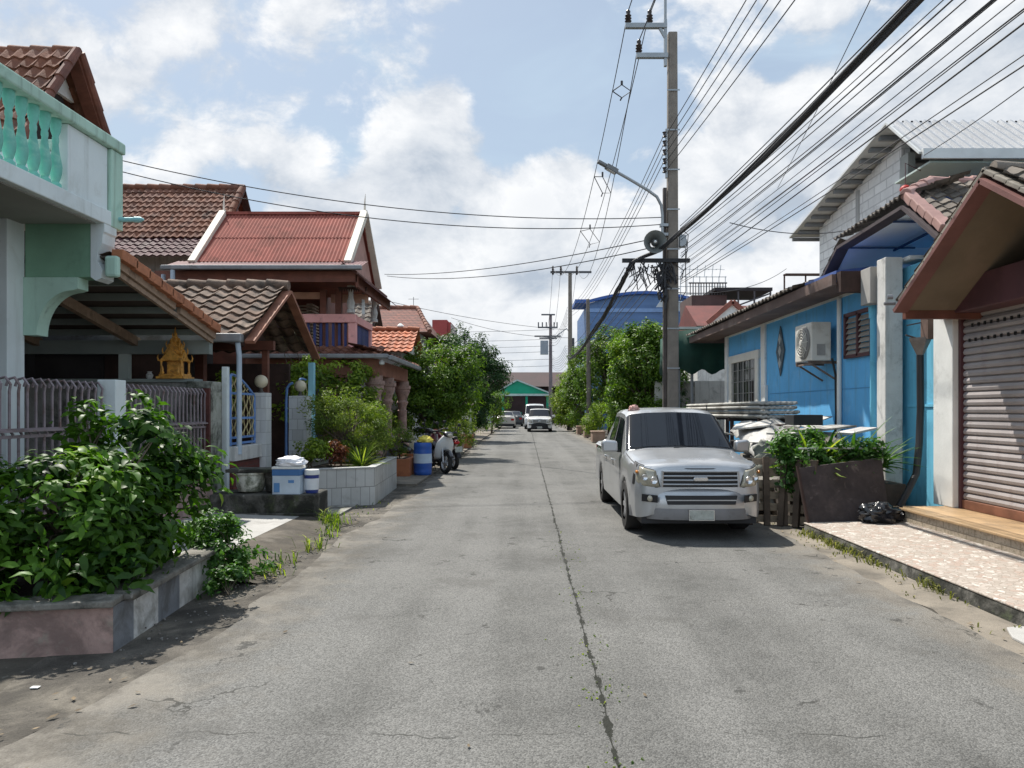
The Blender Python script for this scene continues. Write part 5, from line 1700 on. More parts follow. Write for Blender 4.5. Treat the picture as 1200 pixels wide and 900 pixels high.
quick("body", mat("dark brown boarding", (0.085, 0.055, 0.05), .85, .25, 1), tb, (10.4, 12.6, 46.5, 50, 0, 8.75))
quick("flat_roof", mat("black roofing", (0.03, 0.028, 0.03), .8, .2), tb, (11.7, 15.3, 46, 50, 8.95, 9.15))
po = MB()
for x in (13.2, 14.2, 15.2):
    po.tube([(x, 46.1, 6), (x, 46.1, 8.95)], .06, 5)
po.tube([(12, 46.1, 7.6), (15.2, 46.1, 8.8)], .05, 5).tube([(12.4, 46.1, 7.4), (15.2, 46.1, 7.7)], .05, 5)
for k in range(14):
    po.tube([(10.3 + k * .17, 46.45, 8.75), (10.3 + k * .17, 46.45, 9.5)], .03, 4)
po.tube([(10.2, 46.45, 9.5), (12.6, 46.45, 9.5)], .05, 5)
po.build("railing", mat("dark grey railing", (0.08, 0.08, 0.085), .7), tb)
bb_ = thing("billboard_frame", "bare see-through metal billboard frame standing above the rooftop shed", "frame", (12, 58, 0))
bf = MB()
for k in range(9):
    x = 11.6 + k * .5
    bf.tube([(x, 58, 9.5), (x, 58, 12.0)], .03, 4)
for z in (10.0, 10.6, 11.2, 11.95):
    bf.tube([(11.6, 58, z), (15.7, 58, z)], .03, 4)
for k in range(6):
    bf.tube([(12.2 + k * .6, 58.2, 11.95), (12.3 + k * .6, 58.2, 12.9)], .025, 4)
    bf.tube([(11.9 + k * .6, 58.2, 12.6), (12.6 + k * .6, 58.2, 12.55)], .02, 4)
bf.prism([(10.2, 58.1, 9.6), (11.6, 58.1, 9.6), (11.6, 58.1, 11.6)], (0, .05, 0))
bf.box(11.6, 15.7, 58.05, 58.1, 9.3, 10.0)
bf.build("lattice", mat("pale galvanised lattice", (0.45, 0.48, 0.50), .5, .1), bb_)

# green awning by the blue house's far end
aw = thing("green_awning", "sagging dark green canvas awning on grey posts at the blue house's far end", "awning", (5.5, 23.5, 0))
v, f = [], []
nx, ny = 10, 10
for j in range(ny + 1):
    for i in range(nx + 1):
        u, w = i / nx, j / ny
        x = 4.55 + 2.6 * u
        y = 22.5 + 2.6 * w
        z = 3.95 + 0.25 * u - 1.35 * (1 - w) ** 1.5 * 0 - .10 * math.sin(math.pi * u) * math.sin(math.pi * w)
        v.append((x, y, z))
for j in range(ny):
    for i in range(nx):
        f.append((j * (nx + 1) + i, j * (nx + 1) + i + 1, (j + 1) * (nx + 1) + i + 1, (j + 1) * (nx + 1) + i))
M_AWN = mat("dark green canvas", (0.013, 0.055, 0.038), .8, .25, 1.5, .2, 6)
ca_ = MB().add(v, f, .5)
v, f = [], []
for i in range(25):
    u = i / 24
    x = 4.55 + 2.6 * u
    v += [(x, 22.5, 3.96 + .2 * u), (x, 22.42 + .05 * math.sin(u * 20), 2.72 + .08 * math.sin(u * 26)), ]
for i in range(24):
    f.append((2 * i, 2 * i + 2, 2 * i + 3, 2 * i + 1))
ca_.add(v, f, .5)
v, f = [], []
for i in range(25):
    u = i / 24
    y = 22.5 + 2.6 * u
    v += [(4.55, y, 3.95), (4.5 + .05 * math.sin(u * 20), y, 2.75 + .08 * math.sin(u * 23))]
for i in range(24):
    f.append((2 * i, 2 * i + 2, 2 * i + 3, 2 * i + 1))
ca_.add(v, f, .5)
co = ca_.build("canvas", M_AWN, aw, smooth=True, flip=False)
sm = co.modifiers.new("thickness", "SOLIDIFY")
sm.thickness = .012
ap_ = MB()
for x in (4.65, 5.05, 7.0):
    ap_.tube([(x, 22.55, 0), (x, 22.55, 3.9)], .04, 8)
    ap_.tube([(x, 25, 0), (x, 25, 3.9)], .04, 8)
for i_, pts in enumerate((((4.65, 22.55), (4.65, 25.0)), ((5.05, 22.55), (7.0, 25.0)))):
    for (x, y) in pts:
        MB().tube([(x, y, 0), (x, y, 3.92)], .045, 8).build("post", M_GUTTER, aw, smooth=True)
quick("tin_strip", mat("pale tin strip", (0.5, 0.5, 0.47), .5, .1), aw, (4.6, 7.2, 24.9, 25.2, 4.28, 4.36))
yd = thing("yard_wall", "pale yard wall with a grey block pier under the green awning", "wall", (6, 26.5, 0))
quick("wall", M_WHITE_DIRTY, yd, (4.6, 9, 26.4, 26.6, 0, 2.6))
quick("pier", M_CONC, yd, (5.5, 5.95, 26.1, 26.39, 0, 2.55))
quick("blue_panel", mat("blue board panel", (0.10, 0.25, 0.45), .6, .1), yd, (5.35, 5.9, 22.9, 22.95, 0.4, 1.25))
quick("white_panel", M_WHITE, yd, (5.3, 5.95, 22.95, 23.0, 0.3, 1.75))


# ================================================================== FAR END OF THE STREET
sh_ = thing("green_shop", "open shop front with a bright green gable awning closing the far end of the street", "shop", (0, 82, 0))
M_GREENCAN = mat("bright green sheet", (0.01, 0.34, 0.19), .6, .12, .5, grain=((.3, .3, 4), .1))
t = MB().prism([(-3.3, 78, 3.25), (2.6, 78, 3.25), (-0.9, 78, 4.62)], (0, 2.0, 0))
t.build("awning", M_GREENCAN, sh_)
e = MB()
for a, c in (((-3.4, 77.95, 3.25), (-.9, 77.95, 4.68)), ((2.7, 77.95, 3.25), (-.9, 77.95, 4.68))):
    e.beam(a, c, .3, .14)
e.box(-3.4, 2.7, 77.8, 78, 3.02, 3.24)
e.build("awning_edge", mat("pale green edge", (0.50, 0.60, 0.55), .6, .08), sh_)
for x in (-2.4, .1, 2.3):
    quick("post", M_GREENCAN, sh_, (x - .12, x + .12, 78.1, 78.3, 0, 3.0))
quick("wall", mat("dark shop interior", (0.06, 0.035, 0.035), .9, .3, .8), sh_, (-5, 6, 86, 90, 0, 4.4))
quick("counter", mat("green counter", (0.05, 0.28, 0.20), .7, .2, 1), sh_, (-2.3, -.4, 80, 81, 0, 1.3))
bb2 = MB()
bb2.add([(-5.5, 84, 4.2), (6.5, 84, 4.2), (6.5, 88, 6.0), (-5.5, 88, 6.0), (-5.5, 92, 4.2), (6.5, 92, 4.2)], [(0, 1, 2, 3), (3, 2, 5, 4), (0, 3, 4), (1, 5, 2)], .5)
bb2.build("roof", mat("dark brown roof sheet", (0.050, 0.028, 0.028), .8, .25, .6, grain=((2, .3, .3), .2)), sh_)
fb = thing("brown_building", "low brown building behind the last cars on the left", "building", (-9, 88, 0))
quick("wall", mat("plain brown wall", (0.14, 0.09, 0.08), .85, .2, .5), fb, (-24, -5.6, 85, 95, 0, 5))  # one brown wall colour, mildly varied by noise
fr_ = thing("white_shophouse", "pale shophouse beyond the cross street behind the trees on the right", "building", (15, 90, 0))
quick("wall", M_WHITE_DIRTY, fr_, (6.8, 26, 86, 96, 0, 6))


# ================================================================== VEHICLES
def lerp_keys(keys, y):
    if y <= keys[0][0]:
        return keys[0][1:]
    for a, b2 in zip(keys, keys[1:]):
        if y <= b2[0]:
            u = (y - a[0]) / (b2[0] - a[0])
            return tuple(p + (q - p) * u for p, q in zip(a[1:], b2[1:]))
    return keys[-1][1:]


class Shell:
    """car body: rings across the car at stations y (0 = nose); keys: (y, w, zlow, zbelt, ztop, wtop)"""
    def __init__(self, keys, wheels, wr, zbot):
        self.k, self.wh, self.wr, self.zb = keys, wheels, wr, zbot

    def ring(self, y):
        w, zl, zbelt, zt, wt = lerp_keys(self.k, y)
        zb = zl
        for wy in self.wh:
            d = abs(y - wy)
            R_ = self.wr + .055
            if d < R_:
                zb = max(zb, self.wr + math.sqrt(max(0, R_ * R_ - d * d)) * 0.97)
        zmid = max(zb + .03, zl + (zbelt - zl) * .45)
        return [(w * .985, zb), (w * 1.0, max(zb + .015, zl + .12)), (w * 1.005, zmid), (w * .985, zbelt - .05), (w * .955, zbelt), (wt + .035, zt - .06 if zt - .06 > zbelt else zbelt + (zt - zbelt) * .6), (wt - .03, zt - .012), (wt * .6, zt + .012), (0, zt + .022)]

    def pt(self, y, t, off=0.0):
        r = self.ring(y)
        i = min(int(t), len(r) - 2)
        u = t - i
        x = r[i][0] + (r[i + 1][0] - r[i][0]) * u
        z = r[i][1] + (r[i + 1][1] - r[i][1]) * u
        return Vector((x, y, z))

    def patch(self, y0, y1, t0, t1, nu, nv, off, side=1, both=False, th=0.0):
        """panel lifted off the skin by off; y0,y1 may be functions of t's fraction"""
        fy0 = y0 if callable(y0) else (lambda s: y0)
        fy1 = y1 if callable(y1) else (lambda s: y1)
        g = []
        for j in range(nv + 1):
            s = j / nv
            t = t0 + (t1 - t0) * s
            row = []
            for i in range(nu + 1):
                y = fy0(s) + (fy1(s) - fy0(s)) * i / nu
                p = self.pt(y, t)
                e = .02
                dy = self.pt(y + e, t) - self.pt(y - e, t)
                dt = self.pt(y, min(t + .05, 7.999)) - self.pt(y, max(t - .05, 0))
                n = dy.cross(dt)
                if n.length < 1e-9:
                    n = Vector((0, 0, 1))
                n.normalize()
                if n.x * 1.0 + n.z * 1.2 - n.y * .3 < 0:
                    n = -n
                p = p + n * off
                row.append(Vector((p.x * side, p.y, p.z)))
            g.append(row)
        return g

    def body(self, y0, y1, step=0.05):
        ys = []
        y = y0
        while y < y1 - 1e-6:
            ys.append(y)
            y += step
        ys.append(y1)
        for k in self.k:
            if y0 < k[0] < y1:
                ys.append(k[0])
        ys = sorted(set(round(q, 4) for q in ys))
        mb = MB()
        v, f = [], []
        n = None
        for y in ys:
            r = self.ring(y)
            full = [(x, z) for x, z in r] + [(-x, z) for x, z in r[-2::-1]]
            n = len(full)
            v += [(x, y, z) for x, z in full]
        for i in range(len(ys) - 1):
            for k in range(n - 1):
                f.append((i * n + k, i * n + k + 1, (i + 1) * n + k + 1, (i + 1) * n + k))
            f.append((i * n + n - 1, i * n, (i + 1) * n, (i + 1) * n + n - 1))
        f.append(tuple(range(n)))
        f.append(tuple((len(ys) - 1) * n + k for k in range(n)))
        return mb.add(v, f, .5)


def grid_add(mb, g):
    nv, nu = len(g), len(g[0])
    v = [p for row in g for p in row]
    f = [(j * nu + i, j * nu + i + 1, (j + 1) * nu + i + 1, (j + 1) * nu + i) for j in range(nv - 1) for i in range(nu - 1)]
    return mb.add(v, f, .5)


M_TYRE = mat("tyre rubber", (0.022, 0.021, 0.02), .85, .2, 6)
M_RIM = mat("alloy rim", (0.42, 0.42, 0.43), .4, .08, metal=.6)
M_CHROME = mat("chrome trim", (0.62, 0.63, 0.64), .16, .03, metal=.9)
M_BLACKPL = mat("black plastic trim", (0.018, 0.018, 0.02), .55, .1)
M_CARGLASS = mat("car glass", (0.008, 0.010, 0.014), .04, .1, spec=.42)
M_LAMP = mat("clear headlamp", (0.40, 0.37, 0.29), .10, .15, 14, metal=.15, spec=.8)
M_AMBER = mat("amber lens", (0.55, 0.20, 0.03), .2, .1)
M_REDLENS = mat("red lens", (0.35, 0.01, 0.01), .2, .1)
M_PLATE = mat("dusty plate white", (0.40, 0.42, 0.38), .5, .15, 14, stain=((0.2, 0.2, 0.17), .35, 12))


def wheel(parent, x, y, r, w, side):
    c = Vector((x, y, r))
    s = side
    ty = MB().lathe(c, [(r * .62, -w / 2), (r * .93, -w / 2), (r, -w * .34), (r, w * .34), (r * .93, w / 2), (r * .62, w / 2)], 28, "x", cap=False).build("wheel", M_TYRE, parent, smooth=True)
    rim = MB().lathe(c + Vector((s * w * .36, 0, 0)), [(r * .63, -.06 * s), (r * .62, 0), (r * .56, .0), (r * .50, -.03 * s), (r * .16, -.01 * s), (r * .14, .015 * s), (.001, .02 * s)], 28, "x", cap=False)
    for k in range(6):
        a = k * math.pi / 3
        d = Vector((0, math.cos(a), math.sin(a)))
        rim.beam(c + Vector((s * w * .36, 0, 0)) + d * r * .12, c + Vector((s * w * .37, 0, 0)) + d * r * .57, r * .18, .03, (s, 0, 0))
    rim.build("rim", M_RIM, ty, smooth=True)
    return ty


def pickup(label, paint, loc, rz=0.0, group=None, bumper=None, covered=True, rack=False, dirty=True):
    t = thing("pickup_truck", label, "pickup truck", (0, 0, 0), group)
    keys = [(-0.05, .60, .34, .82, .885, .50), (-0.02, .70, .30, .86, .925, .60), (.03, .775, .28, .885, .945, .68), (.12, .83, .27, .905, .96, .745), (.3, .862, .27, .925, .985, .775), (.6, .875, .27, .945, 1.015, .785), (1.0, .88, .27, .965, 1.06, .785), (1.12, .88, .27, .97, 1.072, .785),
            (1.85, .885, .27, .975, 1.575, .67), (2.0, .885, .27, .975, 1.615, .665), (2.5, .885, .27, .98, 1.645, .66), (3.1, .885, .27, .98, 1.63, .65), (3.42, .885, .27, .98, 1.575, .61), (3.62, .885, .30, .98, 1.08, .83), (3.66, .885, .32, .965, 1.045, .85), (4.85, .88, .34, .965, 1.045, .85), (4.95, .86, .36, .95, 1.02, .83)]
    if not covered:
        keys = keys[:-3] + [(3.66, .885, .32, .965, 1.02, .85), (4.85, .88, .34, .965, 1.02, .85), (4.95, .86, .36, .95, 1.01, .83)]
    S = Shell(keys, (.86, 3.92), .335, .27)
    S.body(-0.04, 4.95).build("body", paint, t, smooth=True)
    # glass
    m = MB()
    for sd in (1, -1):
        grid_add(m, S.patch(1.15, 1.83, 5.15, 8, 10, 12, .014, sd))
    m.build("windscreen", M_CARGLASS, t, smooth=True)
    gm = MB()
    gm.tube([(-.10, 1.13, 1.10), (.48, 1.17, 1.125)], .010, 5)
    gm.build("wiper", M_BLACKPL, t)
    MB().tube([(-.68, 1.14, 1.09), (-.12, 1.17, 1.125)], .010, 5).build("wiper", M_BLACKPL, t)
    for sd in (1, -1):
        m = MB()
        grid_add(m, S.patch(lambda s: 1.42 + .42 * s, lambda s: 2.38, 4.12, 4.9, 8, 4, .006, sd))
        grid_add(m, S.patch(lambda s: 2.48, lambda s: 3.30 - .12 * s, 4.12, 4.9, 8, 4, .006, sd))
        m.build("side_window", M_CARGLASS, t, smooth=True)
        for y in (1.32, 2.43, 3.34):
            d = MB()
            grid_add(d, S.patch(y - .004, y + .004, 1.3, 4.0, 1, 8, .003, sd))
            d.build("door_gap", M_BLACKPL, t)
        for y in (2.15, 3.08):
            q = S.pt(y, 3.0)
            h = MB().beam((sd * (q.x + .025), y - .09, .87), (sd * (q.x + .025), y + .09, .87), .03, .03)
            h.build("door_handle", paint, t, bevel=.008)
        # mirror
        mr = MB().prism([(sd * .89, 1.40, 1.02), (sd * 1.12, 1.43, 1.01), (sd * 1.14, 1.43, 1.15), (sd * 1.09, 1.42, 1.20), (sd * .90, 1.40, 1.18)], (0, .13, 0))
        mo = mr.build("mirror", paint, t, smooth=True, bevel=.03)
        MB().beam((sd * .86, 1.5, 1.03), (sd * .97, 1.48, 1.05), .07, .04).build("mirror_arm", M_BLACKPL, mo)
        # headlamp: outline wraps round the corner
        o_in_t, o_out_t, o_out_b, o_in_b = Vector((sd * .575, -.03, .868)), Vector((sd * .795, .22, .938)), Vector((sd * .845, .20, .69)), Vector((sd * .525, -.045, .662))
        v = []
        nq = 7
        for j in range(nq + 1):
            for i in range(nq + 1):
                u, w = i / nq, j / nq
                p = o_in_b.lerp(o_out_b, u).lerp(o_in_t.lerp(o_out_t, u), w)
                bul = .085 * math.sin(math.pi * u) ** .8 * 1.0 + .02 * math.sin(math.pi * w)
                v.append(p + Vector((sd * bul * .55, -bul * .9, 0)))
        f = [(j * (nq + 1) + i, j * (nq + 1) + i + 1, (j + 1) * (nq + 1) + i + 1, (j + 1) * (nq + 1) + i) for j in range(nq) for i in range(nq)]
        hl = MB().add(v, f, .5)
        ho = hl.build("headlight", M_LAMP, t, smooth=True)
        so = ho.modifiers.new("depth", "SOLIDIFY")
        so.thickness = .05
        so.offset = -1
        fq = MB()
        cc_ = sum(v, Vector()) / len(v)
        fq.add([cc_ + (p - cc_) * 1.075 + Vector((0, .014, 0)) for p in v], f, .5)
        fo_ = fq.build("lamp_surround", M_BLACKPL, ho, smooth=True)
        for (cx, cy, cz, rr_) in ((.62, -.118, .755, .048), (.725, -.03, .785, .04)):
            ri = MB().lathe((sd * cx, cy - .0, cz), [(rr_, 0), (rr_ * .9, -.012), (rr_ * .5, -.004), (.002, -.003)], 16, "y", cap=False)
            ri.build("reflector", M_CHROME, ho, smooth=True)
        am = MB().sphere((sd * .812, .095, .845), .035, 10, 8, (.6, 1.2, .6))
        am.build("indicator", M_AMBER, ho, smooth=True)
    hg = MB()
    for sd in (1, -1):
        hg = MB()
        hg.tube([S.pt(y / 20, 5.15) * 1 + Vector((0, 0, .002)) if sd > 0 else Vector((-S.pt(y / 20, 5.15).x, y / 20, S.pt(y / 20, 5.15).z + .002)) for y in range(1, 23)], .006, 5)
        hg.build("hood_gap", M_BLACKPL, t)
    hg = MB()
    hg.tube([(x / 10 * .52, -.045 + .16 * abs(x / 10) ** 3, .893) for x in range(-10, 11)], .006, 5)
    hg.build("hood_gap", M_BLACKPL, t)
    # grille
    gq = MB()
    for i in range(9):
        x0, x1 = -.50 + i * 1.0 / 9, -.50 + (i + 1) / 9
        f_ = lambda x: -.068 + .02 * abs(x / .5) ** 3
        gq.prism([(x0, f_(x0), .665), (x1, f_(x1), .665), (x1, f_(x1) + .06, .665), (x0, f_(x0) + .06, .665)], (0, 0, .205))
    gq.build("grille", M_BLACKPL, t)
    gb = MB()
    for z in (.70, .752, .804, .862):
        pts = [(x / 10 * .5, -.078 + .02 * abs(x / 10) ** 3, z) for x in range(-10, 11)]
        gb.tube(pts, .010 if z < .85 else .013, 6)
    for sx in (-1, 1):
        gb.tube([(sx * .505, -.058, .67), (sx * .495, -.058, .865)], .016, 6)
    gb.build("grille_bars", paint, t, smooth=True)
    MB().prism([(-.085, -.082, .742), (.085, -.082, .742), (.10, -.082, .765), (.085, -.082, .792), (-.085, -.082, .792), (-.10, -.082, .765)], (0, -.014, 0)).build("emblem", M_CHROME, t, bevel=.006)
    # bumper
    bm_ = bumper or paint
    prof = [(.02, .255), (-.03, .275), (-.055, .34), (-.055, .50), (-.035, .575), (.02, .64), (.07, .655)]
    mb = MB()
    v, f = [], []
    nx = 28
    for i in range(nx + 1):
        s = -1 + 2 * i / nx
        x = s * .875
        back = .40 * abs(s) ** 5 + .06 * abs(s) ** 2
        for (dy, z) in prof:
            v.append((x * (1 - .015 * (dy + .055) / .1), -.065 + back + dy, z))
    k = len(prof)
    for i in range(nx):
        for j in range(k - 1):
            f.append((i * k + j, i * k + j + 1, (i + 1) * k + j + 1, (i + 1) * k + j))
    bo = mb.add(v, f, .5).build("bumper", bm_, t, smooth=True)
    so = bo.modifiers.new("depth", "SOLIDIFY")
    so.thickness = .04
    q = MB()
    q.prism([(-.44, -.135, .455), (.44, -.135, .455), (.47, -.125, .565), (-.47, -.125, .565)], (0, .05, 0))
    for z in (.49, .53):
        pass
    q.build("air_intake", M_BLACKPL, bo)
    q = MB().box(-.45, .45, -.139, -.12, .503, .515)
    q.build("intake_bar", bm_, bo)
    for sd in (1, -1):
        fc = MB().prism([(sd * .57, -.105, .475), (sd * .76, -.005, .485), (sd * .76, -.015, .575), (sd * .57, -.115, .565)], (0, .03, 0))
        fo = fc.build("fog_recess", M_BLACKPL, bo)
        MB().sphere((sd * .66, -.065, .525), .04, 12, 8, (1, .5, 1)).build("fog_lamp", M_LAMP, fo, smooth=True)
    MB().box(-.76, .76, .03, .42, .20, .29).build("underlip", M_BLACKPL, t)
    lv_ = MB()
    v, f = [], []
    for i in range(nx + 1):
        q_ = -1 + 2 * i / nx
        back = .40 * abs(q_) ** 5 + .06 * abs(q_) ** 2
        for (dy, z) in ((-.058, .262), (-.066, .30), (-.066, .37), (-.058, .40)):
            v.append((q_ * .877, -.065 + back + dy, z))
    for i in range(nx):
        for j in range(3):
            f.append((i * 4 + j, i * 4 + j + 1, i * 4 + j + 5, i * 4 + j + 4))
    lv_.add(v, f, .5).build("valance", mat("dull grey valance", (0.20, 0.195, 0.195), .5, .1, 3, stain=((0.13, 0.12, 0.11), .3, 5)) if dirty and bumper is None else bm_, bo, smooth=True)
    pl = MB().box(-.16, .16, -.146, -.128, .265, .385)
    po_ = pl.build("number_plate", M_PLATE, t, bevel=.006)
    MB().box(-.168, .168, -.142, -.134, .258, .392).build("plate_frame", M_CHROME, po_)
    quick("underbody", M_BLACKPL, t, (-.74, .74, .35, 4.7, .26, .62))
    for (y) in (.86, 3.92):
        for sd in (1, -1):
            wheel(t, sd * .765, y, .335, .225, sd)
    # roof furniture, tail lamps
    MB().tube([(.60, 1.95, 1.615), (.60, 1.95, 1.70)], .008, 5).build("aerial", M_BLACKPL, t)
    for sd in (1, -1):
        MB().box(sd * .70, sd * .86, 4.93, 4.97, .62, .96).build("tail_light", M_REDLENS, t, bevel=.01)
    if rack:
        rk = MB()
        for sd in (1, -1):
            rk.tube([(sd * .8, 3.75, 1.0), (sd * .8, 3.75, 1.78), (sd * .8, 4.85, 1.78), (sd * .8, 4.85, 1.0)], .03, 6)
        rk.tube([(-.8, 3.75, 1.78), (.8, 3.75, 1.78)], .03, 6)
        quick("roof_tray", M_BLACKPL, t, (-.7, .7, 2.2, 3.4, 1.66, 1.70))
        rk.build("rack", M_BLACKPL, t)
    t.location = loc
    t.rotation_euler = (0, 0, rz)
    return t


def car_paint(name, c, metal=.45, r=.3):
    m = mat(name, c, r, .05, 1.5, metal=metal, spec=.5, coat=.6, stain=((c[0] * .72, c[1] * .68, c[2] * .62), .2, 1.2))
    return m


M_SILVER = car_paint("silver car paint", (0.47, 0.48, 0.49), .55, .30)
M_WHITECAR = car_paint("white car paint", (0.72, 0.72, 0.70), 0.0, .3)
pickup("silver pickup truck parked on the right below the concrete utility pole", M_SILVER, (2.10, 8.98, 0.006), R(0.0)).scale = (.915, .965, .965)
rag = thing("pink_ribbon", "small faded pink rag lying on the silver pickup's roof edge", "rag", (1.58, 10.95, 1.54))
crumple((1.60, 11.0, 1.545), .07, .05, .06, mat("faded pink cloth", (0.55, 0.33, 0.29), .85, .15, 12), "rag_cloth", None, None, 3, .4, parent=rag)
pickup("white pickup with a black bumper and roof rack, far down the road", M_WHITECAR, (0.98, 52, 0.006), R(-1), bumper=M_BLACKPL, covered=False, rack=True)


def sedan(label, paint, loc, rz=0, keys=None, name="sedan", cat="car", glass=None, hatch=False):
    t = thing(name, label, cat, (0, 0, 0))
    keys = keys or [(-.03, .62, .30, .58, .68, .5), (.05, .76, .22, .64, .72, .6), (.3, .84, .20, .72, .80, .68), (1.15, .86, .20, .84, .95, .68), (1.9, .86, .20, .88, 1.36, .56), (2.3, .86, .20, .89, 1.43, .55), (2.9, .86, .20, .90, 1.41, .55), (3.7, .86, .22, .92, 1.05, .66), (4.3, .84, .24, .92, 1.0, .68), (4.42, .78, .28, .86, .94, .62)]
    L = keys[-1][0]
    S = Shell(keys, (.85, L - .95), .30, .2)
    S.body(keys[0][0], L, .07).build("body", paint, t, smooth=True)
    gl = MB()
    w0, w1, b0, b1 = glass or (1.25, 1.85, 3.0, 3.62)
    for sd in (1, -1):
        grid_add(gl, S.patch(w0, w1, 5.4, 8, 4, 6, .006, sd))
        grid_add(gl, S.patch(b0, b1, 5.4, 8, 4, 6, .008, sd))
    gl.build("windscreen", M_CARGLASS, t, smooth=True)
    for sd in (1, -1):
        m = MB()
        grid_add(m, S.patch(lambda s: w0 + .2 + .35 * s, lambda s: b1 - .35 - .25 * s, 4.15, 4.9, 8, 3, .006, sd))
        m.build("side_window", M_CARGLASS, t, smooth=True)
        MB().prism([(sd * .50, .0, .55), (sd * .80, .13, .58), (sd * .80, .10, .70), (sd * .50, -.02, .66)], (0, .05, 0)).build("headlight", M_LAMP, t)
        zt = lerp_keys(keys, L)[2]
        MB().box(sd * .50, sd * .76, L - .03, L + .03, zt - .2, zt - .04).build("tail_light", M_REDLENS, t, bevel=.01)
        MB().sphere((sd * .95, w0 + .25, .95), .08, 10, 8, (1.2, .7, .8)).build("mirror", paint, t, smooth=True)
        for y in (.85, L - .95):
            wheel(t, sd * .75, y, .30, .2, sd)
    quick("bumper", M_BLACKPL, t, (-.8, .8, L - .15, L + .03, .22, .40))
    quick("bumper", M_BLACKPL, t, (-.78, .78, -.06, .1, .22, .38))
    MB().box(-.22, .22, L + .03, L + .045, .48, .60).build("number_plate", M_PLATE, t)
    quick("underbody", M_BLACKPL, t, (-.7, .7, .2, L - .2, .18, .5))
    t.location = loc
    t.rotation_euler = (0, 0, rz)
    return t


M_CHAMP = car_paint("champagne car paint", (0.42, 0.40, 0.37), .5, .35)
sedan("champagne sedan seen from behind, parked left before the green shop", M_CHAMP, (-1.72, 66, 0.006), R(180))
sedan("dark grey car parked in front of the champagne sedan", car_paint("dark car paint", (0.05, 0.055, 0.06), .3, .3), (-1.1, 73.5, 0.006), R(180))
vk = [(-.03, .66, .35, .75, .85, .6), (.05, .80, .28, .80, .92, .68), (.7, .86, .25, 1.0, 1.15, .74), (1.5, .87, .25, 1.05, 1.95, .68), (1.9, .87, .25, 1.05, 2.03, .68), (4.4, .87, .25, 1.05, 2.03, .68), (4.6, .85, .3, 1.0, 1.95, .66)]
sedan("pale van standing right behind the white pickup", car_paint("pale van paint", (0.55, 0.56, 0.55), .1, .3), (0.75, 59.5, 0.006), R(0), vk, "van", "van", (.8, 1.45, 4.42, 4.55))
sedan("white car half hidden at the green shop's counter", M_WHITECAR, (-2.3, 77.0, 0.006), R(120))


